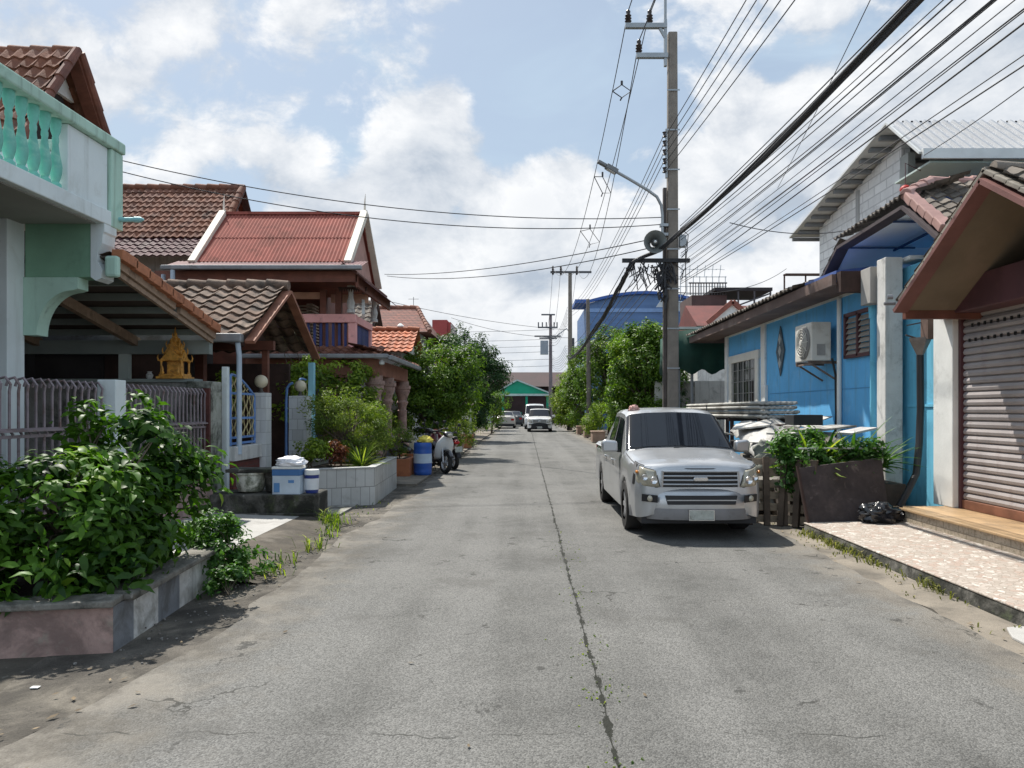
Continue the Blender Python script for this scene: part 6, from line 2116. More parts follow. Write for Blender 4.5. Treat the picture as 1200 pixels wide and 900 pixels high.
# ------------------------------------------------------------------ scooters
def scooter(label, paint, seatm, loc, rz, lean=6, group="scooters parked by the blue barrel", tail=None):
    t = thing("scooter", label, "scooter", (0, 0, 0), group)
    r, wb_ = .265, 1.24
    for y in (0, wb_):
        c = (0, y, r)
        ty = MB().lathe(c, [(r * .70, -.04), (r * .92, -.048), (r, -.02), (r, .02), (r * .92, .048), (r * .70, .04)], 24, "x", cap=False).build("wheel", M_TYRE, t, smooth=True)
        rm = MB().lathe(c, [(r * .72, -.03), (r * .66, 0), (r * .72, .03)], 20, "x", cap=False)
        for k in range(5):
            a = k * 2 * math.pi / 5
            rm.beam(Vector(c), Vector(c) + Vector((0, math.cos(a), math.sin(a))) * r * .70, .04, .03, (1, 0, 0))
        rm.lathe(c, [(.05, -.06), (.05, .06)], 12, "x")
        rm.build("rim", M_RIM, ty, smooth=True)

    def loft(sec, m, name, parent=None, n=14):
        """sec: (y, z, half width, half height)"""
        mb = MB()
        v, f = [], []
        for (y, z, w, h) in sec:
            for k in range(n):
                a = 2 * math.pi * k / n
                ca, sa = math.cos(a), math.sin(a)
                v.append((w * abs(ca) ** .75 * (1 if ca > 0 else -1), y, z + h * abs(sa) ** .75 * (1 if sa > 0 else -1)))
        for i in range(len(sec) - 1):
            for k in range(n):
                f.append((i * n + k, i * n + (k + 1) % n, (i + 1) * n + (k + 1) % n, (i + 1) * n + k))
        f.append(tuple(range(n)))
        f.append(tuple((len(sec) - 1) * n + k for k in range(n)))
        return mb.add(v, f, .5).build(name, m, parent or t, smooth=True)
    # tail to floor, y=0 is the front axle
    loft([(.50, .42, .10, .06), (.62, .46, .13, .10), (.80, .52, .15, .15), (1.05, .60, .15, .12), (1.30, .68, .12, .09), (1.52, .75, .07, .05), (1.58, .77, .02, .02)], tail or paint, "body")
    loft([(.55, .66, .08, .02), (.66, .70, .12, .05), (.85, .72, .135, .06), (1.10, .76, .13, .06), (1.38, .83, .10, .05), (1.46, .84, .05, .03)], seatm, "seat")
    loft([(.16, .32, .12, .03), (.35, .30, .15, .045), (.55, .31, .15, .05), (.68, .34, .12, .05)], M_BLACKPL, "floorboard")
    # front shield: tall curved leg guard
    mb = MB()
    v, f = [], []
    nz, na = 9, 9
    for i in range(nz + 1):
        u = i / nz
        z = .33 + .62 * u
        y = .30 - .24 * u - .03 * math.sin(u * 3)
        w = .12 + .13 * math.sin(math.pi * min(1, .15 + .75 * u)) - .07 * max(0, u - .7) / .3
        for j in range(na + 1):
            s = -1 + 2 * j / na
            v.append((w * s, y + .10 * s * s - .10, z))
    for i in range(nz):
        for j in range(na):
            f.append((i * (na + 1) + j, i * (na + 1) + j + 1, (i + 1) * (na + 1) + j + 1, (i + 1) * (na + 1) + j))
    so = mb.add(v, f, .5).build("front_shield", paint, t, smooth=True)
    md = so.modifiers.new("depth", "SOLIDIFY")
    md.thickness = .03
    loft([(-.12, .93, .05, .03), (-.08, .95, .11, .06), (.0, .97, .13, .07), (.10, .98, .09, .05)], tail or paint, "cowl")
    MB().sphere((0, -.115, .935), .06, 12, 8, (1.3, .6, .9)).build("headlight", M_LAMP, t, smooth=True)
    loft([(-.28, .42, .05, .02), (-.15, .54, .065, .025), (.0, .575, .07, .03), (.16, .53, .065, .025), (.24, .46, .04, .02)], tail or paint, "front_fender")
    MB().tube([(0.075, .0, r), (.075, .10, .62)], .022, 8).tube([(-.075, 0, r), (-.075, .10, .62)], .022, 8).tube([(0, .10, .6), (0, .16, .9)], .03, 8).build("fork", M_RIM, t, smooth=True)
    hb = MB().tube([(-.33, .18, 1.02), (-.24, .10, 1.03), (0, .04, .99), (.24, .10, 1.03), (.33, .18, 1.02)], .016, 8)
    hb.tube([(-.34, .19, 1.02), (-.24, .11, 1.03)], .022, 8).tube([(.34, .19, 1.02), (.24, .11, 1.03)], .022, 8)
    hb.build("handlebar", M_BLACKPL, t, smooth=True)
    for s in (-1, 1):
        MB().tube([(s * .22, .09, 1.03), (s * .27, .05, 1.16), (s * .30, .04, 1.19)], .008, 6).sphere((s * .31, .03, 1.22), .055, 12, 8, (1, .35, .7)).build("mirror", M_BLACKPL, t, smooth=True)
    MB().tube([(.13, .75, .25), (.15, 1.0, .28), (.16, 1.45, .42)], [.025, .045, .055], 10).build("exhaust", M_CHROME, t, smooth=True)
    MB().lathe((-.02, 1.0, .30), [(.12, -.10), (.14, -.06), (.14, .06), (.12, .10)], 14, "x").build("engine", M_BLACKPL, t, smooth=True)
    loft([(1.35, .52, .06, .02), (1.50, .50, .065, .025), (1.62, .40, .06, .02), (1.66, .34, .05, .015)], M_BLACKPL, "rear_fender")
    MB().sphere((0, 1.56, .72), .05, 12, 8, (1.6, .6, .8)).build("tail_light", M_REDLENS, t, smooth=True)
    MB().box(-.10, .10, 1.63, 1.645, .48, .62).build("number_plate", M_PLATE, t)
    MB().tube([(.06, .75, .22), (.16, .80, .01)], .012, 6).build("kickstand", M_BLACKPL, t)
    t.location = loc
    t.rotation_euler = (0, R(lean), rz)
    return t


SW = car_paint("white scooter paint", (0.66, 0.67, 0.66), 0, .3)
SR = car_paint("maroon scooter paint", (0.13, 0.012, 0.02), .2, .3)
SB = car_paint("black scooter paint", (0.02, 0.02, 0.024), .2, .3)
scooter("black scooter with a white front shield nosing out beside the blue barrel", SW, M_BLACKPL, (-1.98, 18.25, 0.006), R(34), 5, tail=SB)
scooter("maroon scooter showing its number plate, second beyond the blue barrel", SR, M_BLACKPL, (-2.45, 20.6, 0.006), R(-152), 5)
scooter("all black scooter standing behind the white shielded one against the shrubs", SB, M_BLACKPL, (-2.55, 19.6, 0.052), R(75), 5)


# ================================================================== JUNK BY THE BLUE HOUSE
M_TINGREY = mat("grey fibre cement sheet", (0.40, 0.39, 0.36), .85, .15, 3, .2, 30, stain=((0.15, 0.14, 0.12), .45, 2.5))
M_TINDARK = mat("dark sheet edges", (0.10, 0.10, 0.10), .85, .3, 4)
st = thing("sheet_stack", "stack of long grey corrugated sheets lying along the blue wall under the window", "sheets", (4.7, 14, 1.4))
for k in range(4):
    m = MB()
    z = 1.44 + k * .085
    metal_sheet(m, (4.36 + .03 * (k % 2), 13.75 + .06 * k, z), (1, 0, 0), (0, 1, 0), .70, 6.3, .10, .03)
    o = m.build("sheet", M_TINGREY, st, smooth=True, flip=False)
    s_ = o.modifiers.new("depth", "SOLIDIFY")
    s_.thickness = .045
for y in (13.95, 16, 18.5, 20):
    rk = MB().box(4.38, 5.1, y, y + .09, 1.33, 1.42)
    for x in (4.42, 5.0):
        rk.box(x, x + .07, y, y + .07, 0, 1.33)
    rk.build("trestle", M_DARKWOOD, st)
rng = random.Random(21)


def lump(c, rx, ry, rz, m, name, label, cat, seed):
    return crumple(c, rx, ry, rz, m, name, label, cat, seed, .30)


M_RUBBLE = mat("dusty rubble", (0.19, 0.175, 0.15), .95, .4, 5, .8, 16, stain=((0.05, 0.048, 0.04), .5, 3))
M_TARP = mat("dirty pale tarpaulin", (0.36, 0.35, 0.325), .7, .15, 4, .3, 20, stain=((0.20, 0.19, 0.17), .45, 4))
rngs = random.Random(9)
M_SLAB = [mat("broken grey sheet", (0.36, 0.345, 0.31), .85, .2, 4, .2, 30, stain=((0.14, 0.13, 0.11), .45, 3.5)), mat("broken pale sheet", (0.52, 0.505, 0.47), .8, .15, 4, .2, 30, stain=((0.25, 0.235, 0.21), .4, 4)), mat("broken dark sheet", (0.16, 0.145, 0.125), .9, .3, 4, .3, 30)]
for i in range(30):
    x, y = rngs.uniform(3.55, 5.2), rngs.uniform(11.1, 13.4)
    z = .45 + .85 * min(1, (y - 10.9) / 1.6) * rngs.uniform(.55, 1.0)
    w, d_ = rngs.uniform(.3, .95), rngs.uniform(.25, .6)
    a_ = rngs.uniform(-.6, .6)
    tx, ty = rngs.uniform(-.22, .22), rngs.uniform(-.05, .40)
    ux = Vector((math.cos(a_), math.sin(a_), tx)).normalized()
    uy = Vector((-math.sin(a_), math.cos(a_), ty)).normalized()
    o = Vector((min(x, 5.1 - w * .4), y, z))
    pl_ = [o, o + ux * w * rngs.uniform(.4, .6) - uy * .04, o + ux * w, o + ux * w * 1.05 + uy * d_ * .6, o + ux * w * .7 + uy * d_, o + ux * .05 + uy * d_ * .9]
    pc = MB().prism(pl_, ux.cross(uy) * rngs.uniform(.012, .03)).build("broken_sheet", M_SLAB[i % 3], origin=o)
    tag(pc, ("grey", "pale", "dark")[i % 3] + " broken sheet piece lying in the junk heap by the blue wall", "sheet", ("grey", "pale", "dark")[i % 3] + " broken sheets in the junk heap")
lump((4.35, 12.6, 0), 1.0, 1.5, .50, M_RUBBLE, "rubble_pile", "dusty grey rubble heap under the tarpaulin between the pickup and the blue wall", "rubble", 2)
lump((4.1, 11.6, 0), .75, .8, .42, mat("grey rubble", (0.24, 0.23, 0.21), .95, .3, 7, .7, 18), "rubble_pile", "lighter grey rubble heap right behind the plants and pallets", "rubble", 6)


def cloth_sheet(name, label, cat, o, ux, uy, w, d, m, seed, amp=.08, sagx=.0, n=26, th=.012):
    import mathutils.noise as mn
    o, ux, uy = Vector(o), Vector(ux), Vector(uy)
    v, f = [], []
    for j in range(n + 1):
        for i in range(n + 1):
            u, q = i / n, j / n
            p = o + ux * (u * w) + uy * (q * d)
            h = amp * (mn.noise(Vector((u * 4 + seed, q * 4, 0))) + .6 * mn.noise(Vector((u * 9, q * 9 + seed, 1))) + .35 * abs(mn.noise(Vector((u * 16, q * 16, seed)))))
            h -= sagx * (abs(u - .5) * 2) ** 3
            jx = .05 * mn.noise(Vector((u * 6, q * 6, seed + 4)))
            v.append(p + Vector((jx, jx, h)))
    for j in range(n):
        for i in range(n):
            f.append((j * (n + 1) + i, j * (n + 1) + i + 1, (j + 1) * (n + 1) + i + 1, (j + 1) * (n + 1) + i))
    ob = MB().add(v, f, .5).build(name, m, origin=o, smooth=True, flip=False)
    s_ = ob.modifiers.new("depth", "SOLIDIFY")
    s_.thickness = th
    return tag(ob, label, cat)


cloth_sheet("tarpaulin", "crumpled pale tarpaulin draped over the rubble behind the pickup's mirror", "tarpaulin", (3.55, 11.5, 1.06), (1, 0.1, -.03), (0.1, 1, 0.16), 1.35, 2.2, M_TARP, 3, .06, .22)
cloth_sheet("tarpaulin", "smaller greyish tarpaulin hanging down the front of the rubble heap", "tarpaulin", (3.45, 11.05, 0.70), (1, -.05, -.05), (0.05, .5, 0.55), .85, .75, mat("greyish cloth", (0.16, 0.165, 0.14), .85, .25, 5), 8, .12, .1)
bd = MB()
bd.beam((3.9, 11.5, 1.20), (5.1, 11.9, 1.32), .55, .03)
tag(bd.build("loose_board", M_TINGREY, origin=(4.5, 11.7, 1.2)), "pale loose board lying flat on top of the tarpaulin", "board")
bd = MB().beam((4.75, 11.1, 1.22), (5.2, 11.25, 1.30), .35, .03)
tag(bd.build("loose_board", mat("whitish board", (0.50, 0.48, 0.46), .8, .1, 3), origin=(4.8, 11.1, 1.2)), "whitish board sloping towards the blue downpipe above the plants", "board")
cr = MB().box(4.10, 4.55, 11.35, 11.75, 1.34, 1.50)
tag(cr.build("black_crate", mat("black crate plastic", (0.02, 0.022, 0.024), .6, .2), origin=(4.3, 11.5, 1.3), bevel=.01), "black crate on the boards below the corrugated sheet stack", "crate")
bd = MB().beam((3.8, 13.4, 1.28), (5.2, 13.5, 1.31), .3, .04).beam((4.0, 13.1, 1.22), (5.2, 12.9, 1.25), .25, .03)
tag(bd.build("dark_planks", M_DARKWOOD, origin=(4.5, 13.2, 1.2)), "dark planks lying crosswise below the ends of the sheet stack", "planks")


def pallet(label, loc, rz, lean, w=.50, h=.95, seed=1):
    t = thing("pallet", label, "pallet", (0, 0, 0), "pallets leaning by the pickup")
    r = random.Random(seed)
    W1 = mat("weathered pallet wood", (0.30, 0.235, 0.165), .85, .2, 4, .2, 30, grain=((3, 3, 30), .2), stain=((0.12, 0.09, 0.065), .4, 4))
    W2 = mat("dark pallet wood", (0.095, 0.070, 0.050), .85, .3, 4, .2, 30, grain=((30, 3, 3), .2))
    for i in range(3):
        x = -w / 2 + i * w / 2
        MB().box(x - .04, x + .04, -.05, .04, 0, h + r.uniform(-.03, .02)).build("stringer", W2, t, bevel=.004)
    for i in range(6):
        z = .04 + i * (h - .13) / 5
        MB().box(-w / 2 - .03, w / 2 + .03, .043, .063, z, z + .10 + r.uniform(-.01, .015)).build("board", W1, t, bevel=.004)
    t.location = loc
    t.rotation_euler = (R(-lean), 0, rz)
    return t


pallet("wooden pallet leaning upright beside the pickup's front wheel", (3.30, 10.15, 0), R(-10), 8, .46, .92, 1)
pallet("wooden pallet leaning against the edge of the dark board", (3.62, 9.95, 0), R(-38), 10, .40, .90, 5)
mb_ = MB()
a, b_, c_, d_ = Vector((3.64, 9.55, 0.01)), Vector((4.80, 9.78, 0.125)), Vector((4.80, 10.02, 0.93)), Vector((3.60, 9.86, 0.80))
mb_.prism([a, b_, c_, d_], (0.0, 0.035, 0))
tag(mb_.build("dark_board", mat("stained dark board", (0.055, 0.042, 0.040), .7, .35, 2.5, .2, 30, stain=(((0.12, 0.09, 0.08), .35, 2.5), ((0.20, 0.16, 0.14), .1, 8)), grain=((14, 14, 2), .25)), origin=(4.2, 9.7, 0)), "big dark stained board leaning in front of the strappy plants", "board")
tag(MB().beam((3.65, 9.535, .03), (3.60, 9.84, .83), .03, .03).beam((3.78, 9.80, .0), (3.72, 9.95, .55), .07, .06).build("prop_stick", M_DARKWOOD, origin=(3.65, 9.6, 0)), "dark timber prop at the pallet side of the dark board", "stick")
wr_ = MB().tube([(3.72, 10.12, 1.05), (4.95, 10.22, 1.05)], .014, 6).tube([(3.86, 10.13, 1.05), (3.88, 10.14, .4)], .013, 6).tube([(4.9, 10.2, 1.05), (4.9, 10.2, .2)], .013, 6)
tag(wr_.build("plant_rail", M_WHITE_DIRTY, origin=(4.3, 10.1, 1)), "thin white rail running through the strappy plants above the dark board", "rail")
crumple((4.52, 9.50, 0.145), .25, .17, .14, mat("black bin bag", (0.012, 0.012, 0.014), .22, .1, spec=.6), "bin_bag", "black plastic rubbish bag slumped at the foot of the dark board", "bag", 5, .32)
crumple((4.83, 9.62, 0.145), .13, .11, .10, MATS["black bin bag"], "bin_bag", "smaller black bag tied off beside the end of the drain hose", "bag", 8, .35)
gb2 = MB().box(3.65, 5.25, 10.25, 11.0, 0.0, 0.55)
tag(gb2.build("plant_bed", mat("dark brick bed", (0.08, 0.065, 0.055), .9, .3, 3), origin=(4.4, 10.6, 0)), "dark raised bed of strappy plants hidden behind the dark board", "planter")

# ================================================================== PLANTS
M_BARK = mat("grey brown bark", (0.12, 0.095, 0.07), .9, .3, 6, .5, 30)
L_BUSH = leafmat("deep glossy leaf", (0.011, 0.040, 0.007), (0.090, 0.200, 0.018), (0.25, 0.36, 0.035), .46, .34)
L_IVY = leafmat("fresh green leaf", (0.02, 0.065, 0.012), (0.085, 0.19, 0.035), (0.20, 0.30, 0.08), .45, .35)
L_SHRUB = leafmat("olive green leaf", (0.045, 0.09, 0.015), (0.22, 0.28, 0.05), (0.38, 0.40, 0.09), .5, .35)
L_YEL = leafmat("yellow green leaf", (0.05, 0.105, 0.014), (0.25, 0.33, 0.04), (0.42, 0.43, 0.08), .45, .40)
L_TREE1 = leafmat("warm green leaf", (0.028, 0.070, 0.010), (0.145, 0.235, 0.028), (0.30, 0.37, 0.06), .45, .35)
L_TREE2 = leafmat("dark blue green leaf", (0.012, 0.036, 0.012), (0.045, 0.10, 0.026), (0.09, 0.17, 0.045), .45, .28)
L_TREE3 = leafmat("bright green leaf", (0.030, 0.075, 0.011), (0.165, 0.265, 0.033), (0.34, 0.41, 0.065), .45, .38)
L_RED = leafmat("copper red leaf", (0.06, 0.02, 0.012), (0.20, 0.06, 0.03), (0.30, 0.16, 0.04), .45, .3)
L_DRY = leafmat("dry grass blade", (0.07, 0.08, 0.02), (0.24, 0.24, 0.07), (0.36, 0.32, 0.14), .7, .3)

tree("big_bush", "large glossy dark green bush spilling over the low pinkish planter", "bush", (-3.4, 5.7, 0.29),
     [(-3.32, 6.0, 1.12, .58, .45, .60), (-3.40, 5.35, .86, .66, .45, .48), (-3.0, 5.65, .70, .36, .55, .38), (-4.3, 5.3, .60, .7, .6, .42), (-2.95, 6.2, .88, .30, .32, .44), (-3.5, 4.95, .50, .7, .26, .28), (-2.92, 5.1, .42, .22, .3, .16), (-3.5, 4.72, .38, .75, .14, .14)],
     L_BUSH, M_BARK, 210, 62, .19, .108, .42, 3, trunk_r=.035, up=.65, big=True, twigs=26, stems=4, tip=-.02)
tree("trailing_plant", "small leaved green plant trailing over the far corner of the low planter", "plant", (-2.72, 6.85, 0.0),
     [(-2.78, 6.75, .34, .28, .28, .30), (-2.55, 6.95, .18, .26, .3, .18), (-2.95, 7.0, .3, .3, .35, .3)], L_IVY, M_BARK, 60, 55, .12, .055, .55, 14, trunk_r=.01, up=.6, twigs=10)
tree("trailing_plant", "green plant growing at the foot of the striped planter side", "plant", (-2.60, 6.35, 0.0),
     [(-2.58, 6.38, .10, .13, .28, .12)], L_IVY, M_BARK, 16, 40, .09, .05, .55, 15, trunk_r=.006, up=.6, twigs=5)

# shrubs of the tiled planter and the gates
tree("fine_shrub", "fine leaved olive and yellow shrub filling the middle of the tiled planter", "shrub", (-3.2, 13.6, 0.6),
     [(-3.35, 13.6, 1.35, .55, .6, .62), (-3.0, 14.0, 1.15, .38, .5, .5), (-3.6, 13.4, 1.5, .35, .4, .45)], L_SHRUB, M_BARK, 110, 95, .20, .062, .30, 22, trunk_r=.03, up=.3, twigs=20, stems=4, tip=.05)
tree("fine_shrub", "sparser yellow green shrub at the clay planter end of the tiled planter", "shrub", (-2.9, 14.6, 0.6),
     [(-2.95, 14.7, 1.25, .35, .35, .5)], L_YEL, M_BARK, 36, 60, .16, .06, .32, 23, trunk_r=.02, up=.3, twigs=12, stems=3)
tree("potted_croton", "yellow and red leaved croton at the near corner of the tiled planter", "plant", (-3.55, 12.2, 0.58),
     [(-3.55, 12.2, .92, .28, .2, .2)], L_YEL, M_BARK, 34, 34, .11, .075, .40, 24, trunk_r=.015, up=.5, twigs=10, stems=3)
tree("potted_croton", "copper red leaved croton just behind the yellow one in the tiled planter", "plant", (-3.2, 12.55, 0.58),
     [(-3.2, 12.5, .84, .18, .16, .2)], L_RED, M_BARK, 22, 30, .10, .07, .40, 25, trunk_r=.012, up=.5, twigs=8, stems=2)


def tuft(name, label, cat, base, n, length, width, m, seed, spread=.6, lift=1.0, group=None, curve=.5):
    """strappy leaves arching out of one crown"""
    r = random.Random(seed)
    t = thing(name, label, cat, base, group)
    mb = MB()
    for i in range(n):
        a = r.uniform(0, 2 * math.pi)
        el = r.uniform(.25, 1.0)
        L_ = length * r.uniform(.6, 1.15)
        d = Vector((math.cos(a), math.sin(a), 0))
        s = Vector((-d.y, d.x, 0))
        v = []
        k = 6
        w = width * r.uniform(.7, 1.2)
        for j in range(k + 1):
            u = j / k
            out = spread * L_ * (u * (1.15 - el * .75) + curve * .35 * u * u)
            up_ = lift * L_ * (u * el - curve * .55 * u * u * (1.25 - el))
            ww = w * (.55 + .9 * u) * (1 - u ** 2.2) + .002
            c = Vector(base) + d * (.02 + out) + Vector((0, 0, max(up_, -.02)))
            v += [c - s * ww / 2 + Vector((0, 0, ww * .25)), c, c + s * ww / 2 + Vector((0, 0, ww * .25))]
        f = []
        for j in range(k):
            for q in range(2):
                f.append((3 * j + q, 3 * j + q + 1, 3 * j + 4 + q, 3 * j + 3 + q))
        mb.add(v, f, r.random())
    mb.build("leaves", m, t, flip=False)
    return t


tuft("spiky_plant", "dark green spiky grass plant at the front edge of the tiled planter", "plant", (-2.85, 12.9, .58), 70, .50, .028, L_SHRUB, 31, .9, 1.0)
tuft("spiky_plant", "spiky grass plant tucked behind the copper red croton", "plant", (-3.0, 13.3, .58), 60, .55, .03, L_SHRUB, 32, .9, 1.0)
tree("creeper", "leafy yellow green creeper climbing behind the light blue gate post", "climber", (-4.7, 16.0, 0.0),
     [(-4.6, 15.8, 2.2, .45, .7, .55), (-4.0, 16.3, 2.35, .5, .6, .45), (-4.75, 15.2, 1.6, .35, .5, .7), (-3.7, 16.2, 1.7, .4, .6, .7), (-4.9, 15.4, 2.9, .25, .3, .35)], L_YEL, M_BARK, 120, 55, .22, .095, .55, 26, trunk_r=.03, up=.4, twigs=22, stems=4)
tree("creeper", "thin yellow green plant growing up behind the arched grille of the brick sill", "climber", (-4.75, 11.9, 0.9),
     [(-4.75, 11.9, 1.9, .12, .35, .38)], L_YEL, M_BARK, 26, 30, .12, .07, .4, 27, trunk_r=.012, up=.4, twigs=8, stems=2)
tree("pillar_shrub", "green shrub growing against the carved stone porch columns", "shrub", (-3.0, 17.9, .42),
     [(-3.05, 18.0, .85, .35, .6, .45), (-3.35, 16.2, 1.0, .3, .5, .6)], L_SHRUB, M_BARK, 46, 60, .18, .07, .35, 28, trunk_r=.02, up=.3, twigs=10, stems=3)
# street trees, left
tree("street_tree", "rounded warm green street tree just beyond the scooters", "tree", (-3.0, 24.0, 0.05),
     [(-3.9, 23.4, 2.3, .8, .9, .9), (-3.0, 24, 2.5, 1.15, 1.3, 1.25), (-2.3, 24.3, 2.3, .85, 1.0, 1.15), (-3.4, 23.6, 1.5, .9, .9, .95), (-2.0, 24.2, 3.05, .55, .6, .65), (-3.8, 24.2, 3.0, .6, .7, .7)], L_TREE1, M_BARK, 240, 105, .34, .115, .45, 41, "trees along the street", .07, .5, twigs=26, stems=2)
tree("street_tree", "low bushy green shrub tree at the road edge under the globe lamp", "tree", (-2.5, 26.5, 0.05),
     [(-2.35, 26.5, 1.0, .65, .9, .75), (-2.9, 25.5, .8, .6, .8, .6)], L_SHRUB, M_BARK, 80, 80, .25, .085, .40, 42, "trees along the street", .04, .5, twigs=14, stems=3)
tree("street_tree", "taller dark blue green tree rising behind the warm green one", "tree", (-2.9, 37.0, 0.05),
     [(-3.3, 37, 4.2, 1.6, 1.8, 1.5), (-2.1, 37.3, 3.1, 1.25, 1.5, 1.3), (-3.2, 36.5, 2.4, 1.5, 1.5, 1.5), (-1.75, 37.2, 4.0, .7, .8, .7), (-2.6, 37, 1.5, 1.1, 1.2, 1.2)], L_TREE2, M_BARK, 240, 90, .44, .15, .45, 43, "trees along the street", .12, .4, twigs=26, stems=2)
tree("street_tree", "small bright yellow green tree at the foot of the dark tree", "tree", (-2.2, 48.0, 0.05),
     [(-1.7, 48, 2.0, .8, .9, .9), (-2.3, 47.5, 1.1, .8, .9, .9)], L_TREE3, M_BARK, 60, 60, .35, .13, .45, 44, "trees along the street", .07, .5, twigs=10)
tree("street_tree", "dark slim tree hiding the gap before the parked sedan", "tree", (-3.0, 57.0, 0.05),
     [(-2.9, 57, 3.2, 1.3, 1.5, 1.8), (-3.6, 56.5, 4.6, 1.5, 1.5, 1.4)], L_TREE2, M_BARK, 90, 60, .5, .18, .45, 45, "trees along the street", .1, .4, twigs=10)
# right side
tree("street_tree", "big bright green tree behind the concrete utility pole", "tree", (4.7, 27.5, 0.06),
     [(4.5, 27.5, 3.4, 1.35, 1.5, 1.35), (3.75, 27.8, 2.4, .85, 1.1, 1.0), (5.0, 27, 2.2, 1.0, 1.2, 1.3), (3.6, 27.4, 1.25, .7, .9, .9), (4.4, 27.5, 4.2, .8, .9, .65), (5.5, 27.6, 3.5, .7, .9, .8)], L_TREE3, M_BARK, 270, 100, .36, .135, .50, 51, "trees along the street", .09, .5, twigs=26, stems=3)
tree("street_tree", "broad green tree behind the slender wooden post", "tree", (4.9, 43.5, 0.06),
     [(5.1, 43.5, 4.9, 1.7, 1.8, 1.5), (4.2, 43.8, 3.6, 1.25, 1.5, 1.5), (6.2, 43.2, 5.0, 1.4, 1.5, 1.2), (4.6, 43, 1.9, 1.2, 1.4, 1.5), (6.0, 43, 3.0, 1.5, 1.6, 1.7)], L_TREE1, M_BARK, 260, 85, .50, .17, .48, 52, "trees along the street", .12, .5, twigs=26, stems=3)
tree("street_tree", "upright green tree between the wooden post and the yellowish tree", "tree", (3.9, 50.0, 0.06),
     [(3.95, 50, 4.6, 1.0, 1.3, 1.6), (3.45, 50.3, 2.9, .9, 1.2, 1.6), (3.8, 49.5, 1.4, .95, 1.2, 1.2)], L_TREE1, M_BARK, 150, 80, .45, .16, .45, 53, "trees along the street", .09, .5, twigs=16, stems=2)
tree("street_tree", "yellowish low tree nearest the white pickup", "tree", (3.1, 54.5, 0.06),
     [(2.75, 54.5, 2.2, .85, 1.1, 1.3), (3.1, 54, 1.1, .9, 1.2, 1.0), (3.4, 54.5, 3.4, 1.0, 1.1, 1.3), (3.6, 54.6, 4.6, .7, .8, .8)], L_YEL, M_BARK, 150, 70, .42, .16, .45, 54, "trees along the street", .08, .5, twigs=14, stems=2)
tree("street_tree", "small yellow green shrub tree at the kerb in front of the broad tree", "tree", (3.7, 39.5, 0.06),
     [(3.55, 39.5, .95, .55, .7, .75), (3.95, 39.2, 1.5, .5, .6, .6)], L_YEL, M_BARK, 60, 60, .28, .10, .45, 55, "trees along the street", .05, .5, twigs=10, stems=2)
tree("street_tree", "green bushes under the big bright tree beside the pickup", "tree", (4.1, 24.6, 0.06),
     [(4.1, 24.6, .85, .6, .8, .8), (3.6, 26, .7, .4, .6, .6)], L_TREE1, M_BARK, 70, 60, .26, .10, .45, 56, "trees along the street", .04, .5, twigs=10, stems=2)
tree("yard_plant", "dark leafy plants in the yard under the green awning", "plant", (5.2, 24.0, 0.0),
     [(5.0, 24.2, 1.2, .35, .5, 1.0), (5.9, 24.4, .9, .4, .4, .8)], L_TREE2, M_BARK, 46, 45, .22, .10, .45, 57, trunk_r=.02, up=.4, twigs=10, stems=3)
# strappy plants in the bed behind the dark board
for i, (x, y, z, n, L_, m, s, lab) in enumerate((
        (4.05, 10.45, .72, 34, .82, L_YEL, 61, "bright strappy plant at the middle of the bed above the dark board"),
        (4.62, 10.50, .75, 32, .90, L_IVY, 62, "taller strappy plant in the bed next to the white leaning pillar"),
        (4.95, 10.40, .75, 26, .66, L_IVY, 63, "strappy plant touching the foot of the white pillar behind the board"),
        (4.32, 10.75, .75, 32, .75, L_IVY, 64, "strappy plant at the back of the bed under the whitish board"))):
    tuft("strappy_plant", lab, "plant", (x, y, z), n * 2, L_ * .86, .062, m, s, .95, 1.0, "strappy plants in the bed", .7)
tree("vine_mass", "tangled green vine hanging between the pallets and the dark board", "climber", (3.75, 10.3, .1),
     [(3.7, 10.15, .78, .22, .2, .32), (4.2, 10.25, .92, .5, .2, .20), (4.7, 10.3, .98, .35, .2, .18), (3.55, 10.2, 1.0, .16, .2, .22), (3.95, 10.6, 1.1, .35, .25, .2)], L_IVY, M_BARK, 120, 36, .13, .075, .6, 65, trunk_r=.012, up=.4, twigs=14, stems=2)

# grass and weeds
def weeds(name, label_kind, spots, m, seed, h=.14, per=16):
    r = random.Random(seed)
    mb = MB()
    for (x, y, z, k) in spots:
        for i in range(int(per * k)):
            px, py = x + r.gauss(0, .07), y + r.gauss(0, .07)
            a = r.uniform(0, 2 * math.pi)
            L_ = h * k * r.uniform(.5, 1.3)
            d = Vector((math.cos(a), math.sin(a), 0))
            s = Vector((-d.y, d.x, 0)) * .006
            p0 = Vector((px, py, z))
            p1 = p0 + d * L_ * .3 + Vector((0, 0, L_ * .7))
            p2 = p0 + d * L_ * .85 + Vector((0, 0, L_ * .8))
            mb.add([p0 - s, p0 + s, p1 + s, p1 - s, p2], [(0, 1, 2, 3), (3, 2, 4)], r.random())
    return tag(mb.build(name, m, flip=False), kind="stuff")


